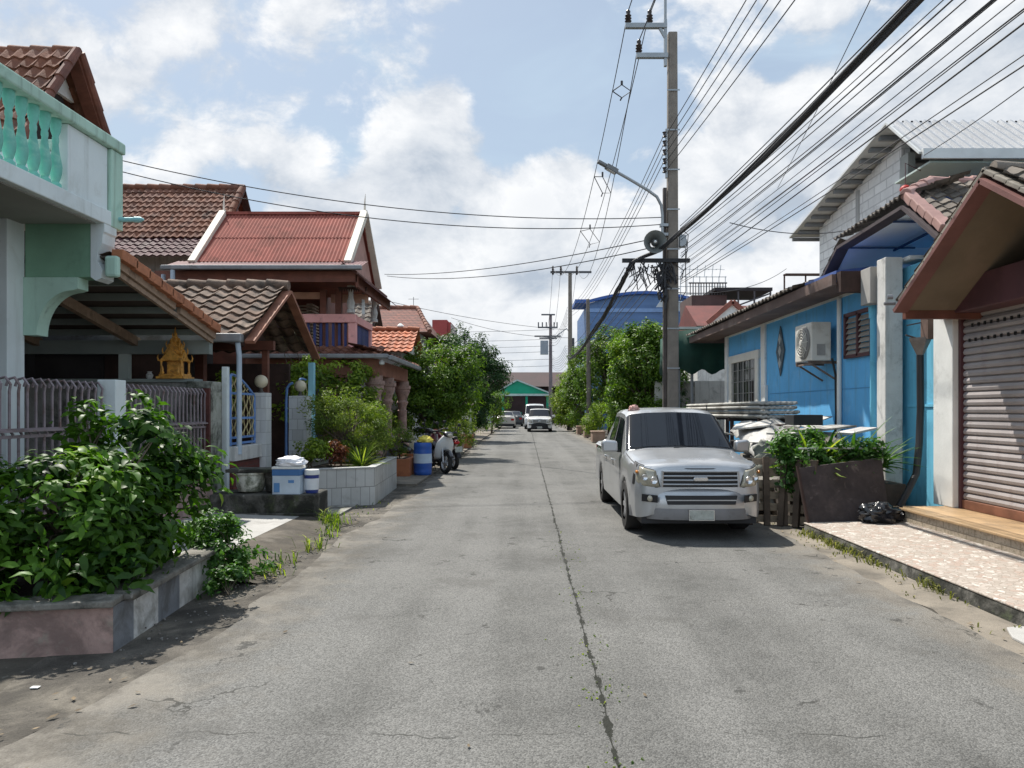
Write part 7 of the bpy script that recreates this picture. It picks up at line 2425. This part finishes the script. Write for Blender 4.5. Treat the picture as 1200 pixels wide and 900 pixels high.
r = random.Random(77)
weeds("kerb_grass", "", [(3.58 + .06 * r.random(), 5.9 + 3.55 * r.random() ** .7, 0, r.uniform(.25, .75)) for i in range(95)], L_DRY, 1, .13)
weeds("verge_weeds", "", [(-2.40, 8.3, 0, 1.2), (-2.34, 8.4, 0, 1), (-2.48, 7.6, 0, 1), (-2.35, 7.0, 0, .9), (-2.42, 9.2, 0, 1), (-2.6, 9.9, 0, 1.6), (-2.72, 10.15, 0, 1.6), (-2.5, 9.6, 0, 1.3), (-2.55, 10.2, 0, 1.4), (-2.62, 10.05, 0, 1.6)] +
      [(-2.4 - .5 * r.random(), 6 + 7 * r.random(), 0.01, r.uniform(.2, .5)) for i in range(30)], L_YEL, 2, .15)
weeds("right_weeds", "", [(3.25 + .3 * r.random(), 4.5 + 6 * r.random(), 0, r.uniform(.15, .4)) for i in range(26)], L_DRY, 3, .10)
weeds("crack_moss", "", [(0.415 + .03 * r.gauss(0, 1), 2.6 + 7 * r.random() ** 1.6, 0.004, r.uniform(.10, .2)) for i in range(60)], L_SHRUB, 4, .06, 26)
# litter and leaves
lt = MB()
for i in range(190):
    y = 2.5 + 14 * r.random() ** 1.4
    x = r.choice((-2.3 - abs(r.gauss(0, .35)), 3.3 + r.gauss(0, .18), -2.2 + 5.4 * r.random() if r.random() < .12 else -2.35 + r.gauss(0, .18)))
    a = r.uniform(0, 6.28)
    s = r.uniform(.012, .035)
    d, e = Vector((math.cos(a), math.sin(a), r.uniform(-.2, .2))) * s, Vector((-math.sin(a), math.cos(a), r.uniform(-.2, .2))) * s * .45
    c = Vector((x, y, .016 + (.0 if x > -2.5 else .012)))
    lt.add([c - d, c - e, c + d, c + e], [(0, 1, 2, 3)], r.random())
tag(lt.build("fallen_leaves", mat("brown dead leaf", (0.10, 0.07, 0.04), .85, .3, 5, rnd=.4, c2=(0.17, 0.13, 0.08)), flip=False), kind="stuff")
rbm = MB()
for i in range(300):
    y = 4.5 + 9 * r.random()
    x = -2.52 + r.gauss(0, .14)
    s = r.uniform(.004, .014)
    rbm.sphere((x, y, .004 + s * .3), s, 5, 3, (1, r.uniform(.7, 1.3), .7))
tag(rbm.build("loose_stones", mat("grey stone chips", (0.21, 0.20, 0.185), .9, .35, 20), flip=False), kind="stuff")
tag(MB().box(-2.80, -2.755, 4.19, 4.22, .006, .010).build("paper_scrap", M_WHITE, origin=(-2.8, 4.2, 0)), "small white paper scrap on the damp ground before the low planter", "litter")

# pots and globe lamps further along the left
for i, (x, y, rr_, lab) in enumerate(((-2.35, 29.5, .26, "large orange clay pot at the road edge past the low shrub tree"), (-2.5, 28.0, .20, "smaller pinkish pot before the large orange clay pot"), (-2.4, 31.5, .24, "dark clay pot behind the large orange one"))):
    m_ = (mat("orange clay", (0.36, 0.15, 0.075), .8, .15, 3), mat("pinkish clay", (0.34, 0.21, 0.18), .8, .15, 3), mat("dark clay", (0.12, 0.085, 0.075), .8, .2, 3))[i]
    tag(MB().lathe((x, y, .05), [(rr_ * .6, 0), (rr_ * .75, .02), (rr_, .30), (rr_ * .95, .44), (rr_ * 1.1, .46), (rr_ * 1.1, .53), (rr_ * .9, .53), (rr_ * .85, .45)], 18).build("clay_pot", m_, origin=(x, y, .05), smooth=True), lab, "pot", "clay pots along the left road edge")
for (x, y, lab) in ((3.55, 41.5, "square brownish planter box at the right kerb by the wooden post"), (3.5, 46.5, "square brownish planter box at the right kerb farther than the wooden post"), (3.45, 35.5, "pale low planter box at the right kerb nearer than the wooden post")):
    pb_ = MB().box(x - .3, x + .3, y - .5, y + .5, .05, .50).box(x - .33, x + .33, y - .53, y + .53, .50, .56)
    tag(pb_.build("planter_box", mat("brown planter render", (0.28, 0.19, 0.14), .85, .2, 3), origin=(x, y, .05), bevel=.01), lab, "planter", "planter boxes along the right kerb")
lpst = thing("lamp_post", "white globe lamp on a slim post in front of the left street trees", "lamp", (-2.28, 30.5, .05))
quick("post", mat("grey white post", (0.40, 0.43, 0.44), .7, .1), lpst, (-2.33, -2.23, 30.45, 30.55, .05, 1.75))
MB().sphere((-2.28, 30.5, 1.97), .23, 16, 10).build("globe", mat("milky globe", (0.62, 0.60, 0.54), .35, .05), lpst, smooth=True)
quick("letter_box", M_WHITE, lpst, (-2.62, -2.34, 30.4, 30.6, 1.2, 1.5))


# ================================================================== POLES AND WIRES
M_POLE = mat("weathered concrete pole", (0.205, 0.178, 0.15), .9, .15, 3, .3, 30, stain=((0.15, 0.13, 0.11), .35, 2), grain=((12, 12, .6), .12))
M_STEEL = mat("galvanised steel", (0.32, 0.34, 0.35), .5, .1, 3, metal=.5)
M_INSUL = mat("dark brown insulator", (0.035, 0.025, 0.022), .3, .15)
M_WIRE = mat("black wire", (0.035, 0.035, 0.038), .6, .1)
M_WIREG = mat("grey aluminium wire", (0.10, 0.105, 0.11), .5, .1)
up_ = thing("utility_pole", "tall weathered concrete utility pole behind the silver pickup", "pole", (3.16, 16, 0))
pm = MB()
h0, h1_ = .13, .095
px0, py0 = 3.16, 16.0
def taper(x, y, h, a, b, z0=0):
    v = []
    for (q, z) in ((a, z0), (b, h)):
        c_ = q * .22
        for (sx, sy) in ((-1, -1), (1, -1), (1, 1), (-1, 1)):
            if sx * sy > 0:
                v += [(x + sx * q, y + sy * (q - c_), z), (x + sx * (q - c_), y + sy * q, z)]
            else:
                v += [(x + sx * (q - c_), y + sy * q, z), (x + sx * q, y + sy * (q - c_), z)]
    n = 8
    f = [tuple(range(n - 1, -1, -1)), tuple(range(n, 2 * n))] + [(i, (i + 1) % n, n + (i + 1) % n, n + i) for i in range(n)]
    return v, f
v, f = taper(px0, py0, 9.68, h0, h1_)
pm.add(v, f, .5)
pm.build("shaft", M_POLE, up_)
quick("channel", mat("dark rusty channel", (0.075, 0.062, 0.055), .8, .25, 4), up_, (2.96, 3.03, 15.95, 16.05, 0.0, 6.35))
ch = MB().box(2.97, 3.03, 15.9, 15.98, 8.95, 9.95)
ch.build("top_bracket", M_STEEL, up_)
MB().tube([(3.0, 15.94, 9.9), (3.0, 15.94, 10.9)], .03, 8).build("earth_rod", M_STEEL, up_)
INS = [(2.20, 16, 9.86), (2.66, 16, 9.86), (2.43, 16, 9.22)]
quick("crossarm", M_STEEL, up_, (2.14, 3.03, 15.88, 15.98, 9.76, 9.86), bevel=.004)
quick("crossarm", M_STEEL, up_, (2.38, 3.05, 15.88, 15.98, 9.12, 9.22), bevel=.004)
MB().beam((2.88, 15.93, 9.76), (3.0, 15.93, 9.55), .06, .05).build("brace", M_STEEL, up_)
ip = [(.02, -.08), (.045, 0), (.045, .02), (.075, .05), (.045, .075), (.075, .11), (.045, .135), (.07, .17), (.04, .20), (.05, .26), (.02, .30)]
for c in INS:
    MB().lathe((c[0], 15.93, c[2]), ip, 14).build("insulator", M_INSUL, up_, smooth=True)
for k in range(5):
    z = 7.48 - k * .19
    MB().lathe((2.985, 15.93, z), [(.03, -.06), (.055, -.05), (.035, -.02), (.035, .02), (.055, .05), (.03, .06)], 12).build("spool_insulator", M_INSUL, up_, smooth=True)
quick("spool_rack", M_STEEL, up_, (3.0, 3.04, 15.9, 15.97, 6.55, 7.6))
quick("cable_crossarm", M_BLACKPL, up_, (2.06, 3.50, 15.80, 15.88, 4.72, 4.80))
bn = MB()
for k in range(9):
    z = 1.6 + k * .85
    bn.box(3.16 - .135, 3.16 + .135, 15.865, 15.87, z, z + .03)
bn.build("band", M_STEEL, up_)
# debris of cut cables hanging under the crossarm
db = MB()
r = random.Random(5)
for i in range(60):
    x = 2.25 + .9 * r.random() ** 1.2
    if 2.6 < x < 2.85 and r.random() < .7:
        continue
    p = Vector((x, 15.84 + r.uniform(-.08, .08), 4.72 - r.random() * .1))
    q = p + Vector((r.uniform(-.25, .25), r.uniform(-.15, .15), -r.uniform(.1, .55)))
    m_ = p.lerp(q, .5) + Vector((r.uniform(-.15, .15), 0, r.uniform(-.15, .1)))
    db.tube([p, m_, q], r.uniform(.008, .02), 5)
for i in range(24):
    p = Vector((2.95 + r.uniform(-.05, .08), 15.84, 4.7 - r.random() * .6))
    q = p + Vector((r.uniform(-.18, .1), r.uniform(-.1, .1), -r.uniform(.15, .6)))
    db.tube([p, p.lerp(q, .5) + Vector((r.uniform(-.1, .1), 0, 0)), q], r.uniform(.012, .03), 5)
tag(db.build("cable_ends", M_WIRE, origin=(2.6, 15.8, 4.7)), "tangle of cut black cable ends hanging below the pole's dark crossarm", "cables")
cbx = MB().tube([(3.30, 15.84, 5.35), (3.42, 15.8, 5.2), (3.44, 15.8, 4.95), (3.32, 15.82, 4.82)], .012, 6).tube([(3.30, 15.84, 5.45), (3.46, 15.8, 5.3), (3.40, 15.8, 4.6), (3.30, 15.84, 4.4)], .01, 6).tube([(3.3, 15.84, 5.1), (3.4, 15.8, 5.05), (3.41, 15.8, 4.1), (3.3, 15.85, 3.9)], .009, 6)
tag(cbx.build("cable_loops", M_WIRE, origin=(3.35, 15.8, 5)), "thin cable loops on the blue house side of the utility pole", "cables")
cb3 = MB().box(3.28, 3.42, 15.78, 15.95, 5.05, 5.3)
tag(cb3.build("junction_box", M_STEEL, origin=(3.35, 15.86, 5.1), bevel=.01), "small grey junction box on the blue house side of the utility pole", "box")

sl_t = thing("street_light", "grey street light on a curved arm fixed to the concrete utility pole", "street light", (2.95, 15.95, 5.6))
apts = [(2.93, 15.9, 5.35), (2.93, 15.9, 5.75), (2.90, 15.88, 5.95), (2.80, 15.84, 6.12), (2.60, 15.8, 6.25), (2.2, 15.7, 6.45), (1.88, 15.62, 6.60)]
MB().tube(apts, .032, 10).build("arm", M_STEEL, sl_t, smooth=True)
hd = MB()
d = (Vector(apts[-1]) - Vector(apts[-2])).normalized()
p = Vector(apts[-1])
hd.beam(p - d * .05, p + d * .22, .14, .10).beam(p + d * .22, p + d * .42, .11, .06)
hd.build("lamp_head", mat("grey lamp housing", (0.16, 0.165, 0.17), .5, .1), sl_t, bevel=.012)
MB().beam(p + d * .0 - Vector((0, 0, .055)), p + d * .2 - Vector((0, 0, .055)), .10, .02).build("lens", mat("frosted lens", (0.5, 0.5, 0.48), .3, .05), sl_t)
quick("clamp", M_STEEL, sl_t, (2.88, 3.05, 15.86, 15.99, 5.30, 5.36), (2.88, 3.05, 15.86, 15.99, 5.50, 5.56))

ls = thing("loudspeaker", "round grey horn loudspeaker mounted on the utility pole under the street light", "loudspeaker", (2.72, 15.7, 5.1))
c = Vector((2.72, 15.55, 5.10))
MB().lathe(c, [(.24, 0), (.245, .015), (.23, .02), (.16, .10), (.09, .20), (.06, .28)], 28, "y", cap=False).build("horn", mat("grey horn paint", (0.17, 0.18, 0.17), .5, .1, 3), ls, smooth=True)
MB().lathe(c + Vector((0, .05, 0)), [(.001, -.04), (.05, -.03), (.07, .02), (.07, .1), (.03, .22)], 16, "y").build("centre_cone", mat("dark horn throat", (0.07, 0.072, 0.07), .5, .1), ls, smooth=True)
MB().sphere(c + Vector((0, .012, 0)), .03, 10, 8).build("cap", M_WHITE, ls, smooth=True)
MB().beam((2.72, 15.8, 5.10), (3.0, 15.95, 5.08), .04, .05).build("bracket", M_STEEL, ls)

# other poles
tp = thing("t_pole", "thin concrete pole with a wide steel crossarm and three insulators, farther down the right side", "pole", (3.35, 56, 0))
v, f = taper(3.35, 56, 11.9, .18, .13)
MB().add(v, f, .5).build("shaft", M_POLE, tp)
quick("crossarm", mat("dark steel arm", (0.09, 0.09, 0.095), .6, .1), tp, (1.86, 4.95, 55.8, 55.92, 11.85, 12.0))
TI = [(2.05, 55.86, 12.0), (2.65, 55.86, 12.0), (3.85, 55.86, 12.0)]
for c in TI:
    MB().lathe(c, [(.03, -.3), (.09, -.2), (.06, -.1), (.10, 0), (.06, .08), (.10, .15), (.06, .22), (.09, .30), (.03, .40)], 10).build("insulator", M_INSUL, tp, smooth=True)
wp = thing("wooden_post", "slender grey wooden post standing in front of the broad green tree", "pole", (3.62, 42.5, 0))
MB().tube([(3.62, 42.5, 0), (3.60, 42.5, 4.5), (3.56, 42.5, 7.9)], [.13, .12, .10], 8).build("shaft", mat("grey brown post wood", (0.155, 0.135, 0.115), .9, .2, 3), wp, smooth=True)
tf = thing("transformer_pole", "distant pole with crossarms and a transformer at the end of the street", "pole", (2.55, 76, 0))
v, f = taper(2.55, 76, 11.3, .2, .14)
MB().add(v, f, .5).build("shaft", mat("pinkish grey pole", (0.24, 0.19, 0.18), .9, .1), tf)
quick("transformer", M_STEEL, tf, (1.5, 2.3, 75.4, 76, 7.2, 8.6))
am_ = MB()
for z, a, b2 in ((11.2, 1.6, 3.0), (9.9, 1.3, 3.2), (9.0, .9, 3.6), (8.8, 1.4, 3.2)):
    am_.box(a, b2, 75.7, 75.85, z, z + .14)
for x in (1.3, 1.7, 2.1, 2.9, 3.2):
    am_.tube([(x, 75.8, 9.9), (x, 75.8, 10.5)], .07, 5)
am_.build("crossarm", mat("dark far steel", (0.11, 0.11, 0.115), .6, .1), tf)
MB().tube([(3.0, 76, 9.0), (4.2, 76, 9.9), (4.6, 76, 9.2), (4.62, 76, 8.2)], .06, 6).build("lamp_arm", M_STEEL, tf)
gp_ = thing("grey_post", "short dark post beside the distant transformer pole", "pole", (4.9, 77, 0))
MB().tube([(4.9, 77, 0), (4.9, 77, 9.0)], .16, 8).build("shaft", mat("dark post", (0.09, 0.085, 0.085), .8, .1), gp_)


def span(a, b, sag, n=28):
    a, b = Vector(a), Vector(b)
    return [a.lerp(b, i / n) - Vector((0, 0, sag * 4 * (i / n) * (1 - i / n))) for i in range(n + 1)]


def wire(name, label, a, b, sag, rad=.009, m=None, group=None, n=28, seg=5):
    o = MB().tube(span(a, b, sag, n), rad, seg).build(name, m or M_WIRE, origin=a)
    return tag(o, label, "wire", group)


HVL = "bare high voltage wire strung along the tops of the utility poles"
for (a, b2) in zip(INS, TI):
    wire("power_line", HVL, (a[0], 15.93, a[2] + .27), (b2[0], b2[1], b2[2] + .38), 2.6, .011, M_WIRE, "high voltage wires", 40)
    wire("power_line", HVL, (a[0], 15.93, a[2] + .27), (a[0] + .2, -22, a[2] + .2), 1.0, .011, M_WIRE, "high voltage wires", 40)
    wire("power_line", HVL, (b2[0], b2[1], b2[2] + .38), (b2[0], 75.8, 10.4), 1.9, .013, M_WIRE, "high voltage wires")
for (u, lab) in ((.07, "diamond wire spacer nearest the utility pole top"), (.19, "diamond wire spacer midway to the crossarm pole"), (.33, "diamond wire spacer closest to the crossarm pole")):
    P = [span((a[0], 15.93, a[2] + .27), (b2[0], b2[1], b2[2] + .38), 2.6, 200)[int(200 * u)] for a, b2 in zip(INS, TI)]
    P.sort(key=lambda q: q.x)
    l_, r_ = P[0], P[-1]
    mm = (l_ + r_) / 2
    k = (r_ - l_).length * .5
    s_ = MB().tube([l_, mm + Vector((0, 0, k * .7)), r_, mm - Vector((0, 0, k * .7)), l_], .014, 6).tube([mm + Vector((0, 0, k * .7)), mm + Vector((0, 0, k * 1.1))], .03, 6).tube([mm - Vector((0, 0, k * .7)), mm - Vector((.04, 0, k * 1.0))], .02, 6)
    tag(s_.build("wire_spacer", M_WIRE, origin=mm), lab, "spacer", "spacers on the high voltage wires")
LVL = "low voltage wire on the pole's spool insulators"
for k in range(5):
    z = 7.48 - k * .19
    wire("service_line", LVL, (3.02, 15.9, z), (3.30 + .10 * k, -24, z + .35 - .03 * k), .55 + .03 * k, .008, M_WIRE, "low voltage wires", 40)
    if k < 4:
        wire("service_line", LVL, (2.97, 15.95, z), (3.15, 56, 9.3 - k * .25), .75, .009, M_WIREG, "low voltage wires", 30)
    wire("service_line", LVL, (3.15, 56, 9.3 - k * .25), (2.5, 75.8, 9.4 - k * .25), .9, .012, M_WIREG, "low voltage wires", 20)
# the thick bundle of telephone cables
bp2 = [Vector(q) for q in ((3.55, -24, 6.6), (3.40, -12, 5.5), (3.30, -4, 5.06), (3.22, 2, 4.92), (3.17, 6.0, 4.90), (3.10, 9.2, 4.86), (3.05, 12.2, 4.93), (2.95, 14.4, 4.98), (2.82, 15.75, 4.96), (2.30, 15.76, 4.72), (2.20, 16.6, 4.50), (2.20, 20.4, 4.22), (2.22, 25, 4.12), (2.3, 30, 4.10), (2.6, 42, 4.5), (3.1, 55.8, 5.6))]


def smoothpath(P, k=6):
    out = []
    for i in range(len(P) - 1):
        p0, p1, p2, p3 = P[max(i - 1, 0)], P[i], P[i + 1], P[min(i + 2, len(P) - 1)]
        for j in range(k):
            t = j / k
            out.append(.5 * ((2 * p1) + (p2 - p0) * t + (2 * p0 - 5 * p1 + 4 * p2 - p3) * t * t + (3 * p1 - p0 - 3 * p2 + p3) * t ** 3))
    out.append(P[-1])
    return out


sp_ = smoothpath(bp2)
rr2 = random.Random(8)
bm2 = MB()
for s in range(9):
    a0 = rr2.uniform(0, 6.28)
    rad = .032 if s else 0
    pts = []
    for i, q in enumerate(sp_):
        a = a0 + i * .16
        fray = 1 + (.9 if i > 54 else 0) * rr2.random()
        pts.append(q + Vector((math.cos(a) * rad * fray, 0, math.sin(a) * rad * fray)))
    bm2.tube(pts, [.030 if s == 0 else .015] * len(pts), 6)
tag(bm2.build("cable_bundle", M_WIRE, origin=(3.1, 10, 5), smooth=True), "thick black bundle of cables sagging past the utility pole", "cable bundle")
TEL = "thin telephone wire strung beside the thick black cable bundle"
# start heights on the pole, height where it passes Y=5, X there
for (x0, z0, x5, z5) in ((3.30, 5.50, 3.22, 5.06), (3.30, 5.44, 3.28, 5.0), (3.30, 5.36, 3.30, 4.80), (3.30, 5.26, 3.24, 4.70), (3.31, 5.20, 3.32, 4.66), (3.30, 5.02, 3.34, 4.52), (3.32, 4.92, 3.26, 4.48), (3.30, 4.86, 3.28, 4.44),
                         (3.30, 4.70, 3.26, 4.34), (3.31, 4.64, 3.34, 4.30), (3.30, 4.60, 3.30, 4.27), (3.30, 4.50, 3.26, 4.22), (3.30, 4.36, 3.28, 4.14), (3.30, 4.30, 3.26, 3.93), (3.30, 4.26, 3.30, 3.90)):
    e = Vector((x5 + (x5 - x0) * 2.4 + .15, -24, z0 + .1))
    u = 11 / 40
    sag = (z0 + (e.z - z0) * u - z5) / (4 * u * (1 - u))
    wire("telephone_wire", TEL, (x0, 15.85, z0), e, sag + rr2.uniform(-.03, .03), rr2.choice((.0045, .005, .006, .0075)), M_WIRE, "telephone wires near the bundle", 40)
TEF = "thin telephone wire continuing down the street from the pole's crossarm"
for k in range(7):
    wire("telephone_wire", TEF, (2.12 + .16 * k, 15.9, 4.62 - .02 * (k % 3)), (3.0 + .04 * k, 56, 6.4 - .18 * k), .55 + .08 * (k % 4), .009, M_WIRE, "telephone wires beyond the pole", 24)
    wire("telephone_wire", TEF, (3.0 + .04 * k, 56, 6.4 - .18 * k), (2.6, 75.7, 7.3 - .2 * k), .7, .013, M_WIRE, "telephone wires beyond the pole", 16)
# wires across the street to the left houses
wire("house_wire", "upper of the two long wires from the pole to the roofs behind the balcony", (2.95, 15.9, 5.70), (-8.2, 14.0, 6.42), .42, .010, M_WIRE, None, 30)
wire("house_wire", "lower of the two long wires from the pole to the roofs behind the balcony", (2.95, 15.9, 5.55), (-8.2, 14.0, 6.22), .50, .010, M_WIRE, None, 30)
wire("house_wire", "upper wire slanting from the pole to the houses beyond the red tin roof", (2.95, 15.95, 5.30), (-5.7, 30, 7.05), .25, .012, M_WIRE, None, 24)
wire("house_wire", "lower wire slanting from the pole to the houses beyond the red tin roof", (2.95, 15.95, 5.12), (-5.6, 30, 6.98), .35, .012, M_WIRE, None, 24)
wire("house_wire", "wire crossing the street over the red block building", (3.2, 56, 7.6), (-9, 40, 7.8), .3, .014, M_WIRE, None, 20)
wire("house_wire", "long faint wire crossing high above the green shop", (3.2, 56, 7.0), (-6, 60, 9.0), .4, .016, M_WIRE, None, 20)
for k, (z, lab) in enumerate(((10.0, "topmost"), (9.0, "second"), (8.3, "third"), (7.7, "fourth"), (6.9, "fifth"), (6.2, "lowest"))):
    wire("cross_wire", lab + " of the wires crossing behind the distant transformer pole", (3, 78, z), (-26, 79.5, z + .3), .35, .02, M_WIREG, None, 16)
wire("house_wire", "single wire from the utility pole to the blue house's rooftop terrace", (3.3, 16, 4.1), (10.4, 29.6, 7.2), .3, .010, M_WIRE, None, 20)
wire("house_wire", "wire dropping across the sky to the corner of the silver metal roof", (8.1, 15.2, 6.75), (4.2, 2.0, 4.75), .15, .008, M_WIRE, None, 20)
wire("house_wire", "thin wire running under the bundle to the block building's corner", (3.3, 12, 4.6), (9.0, 16.6, 6.35), .45, .008, M_WIRE, None, 20)
wire("house_wire", "thin stray wire slanting up between the two sets of street wires", (5.6, 16.5, 6.5), (2.6, 4.0, 5.35), .05, .005, M_WIRE, None, 12)
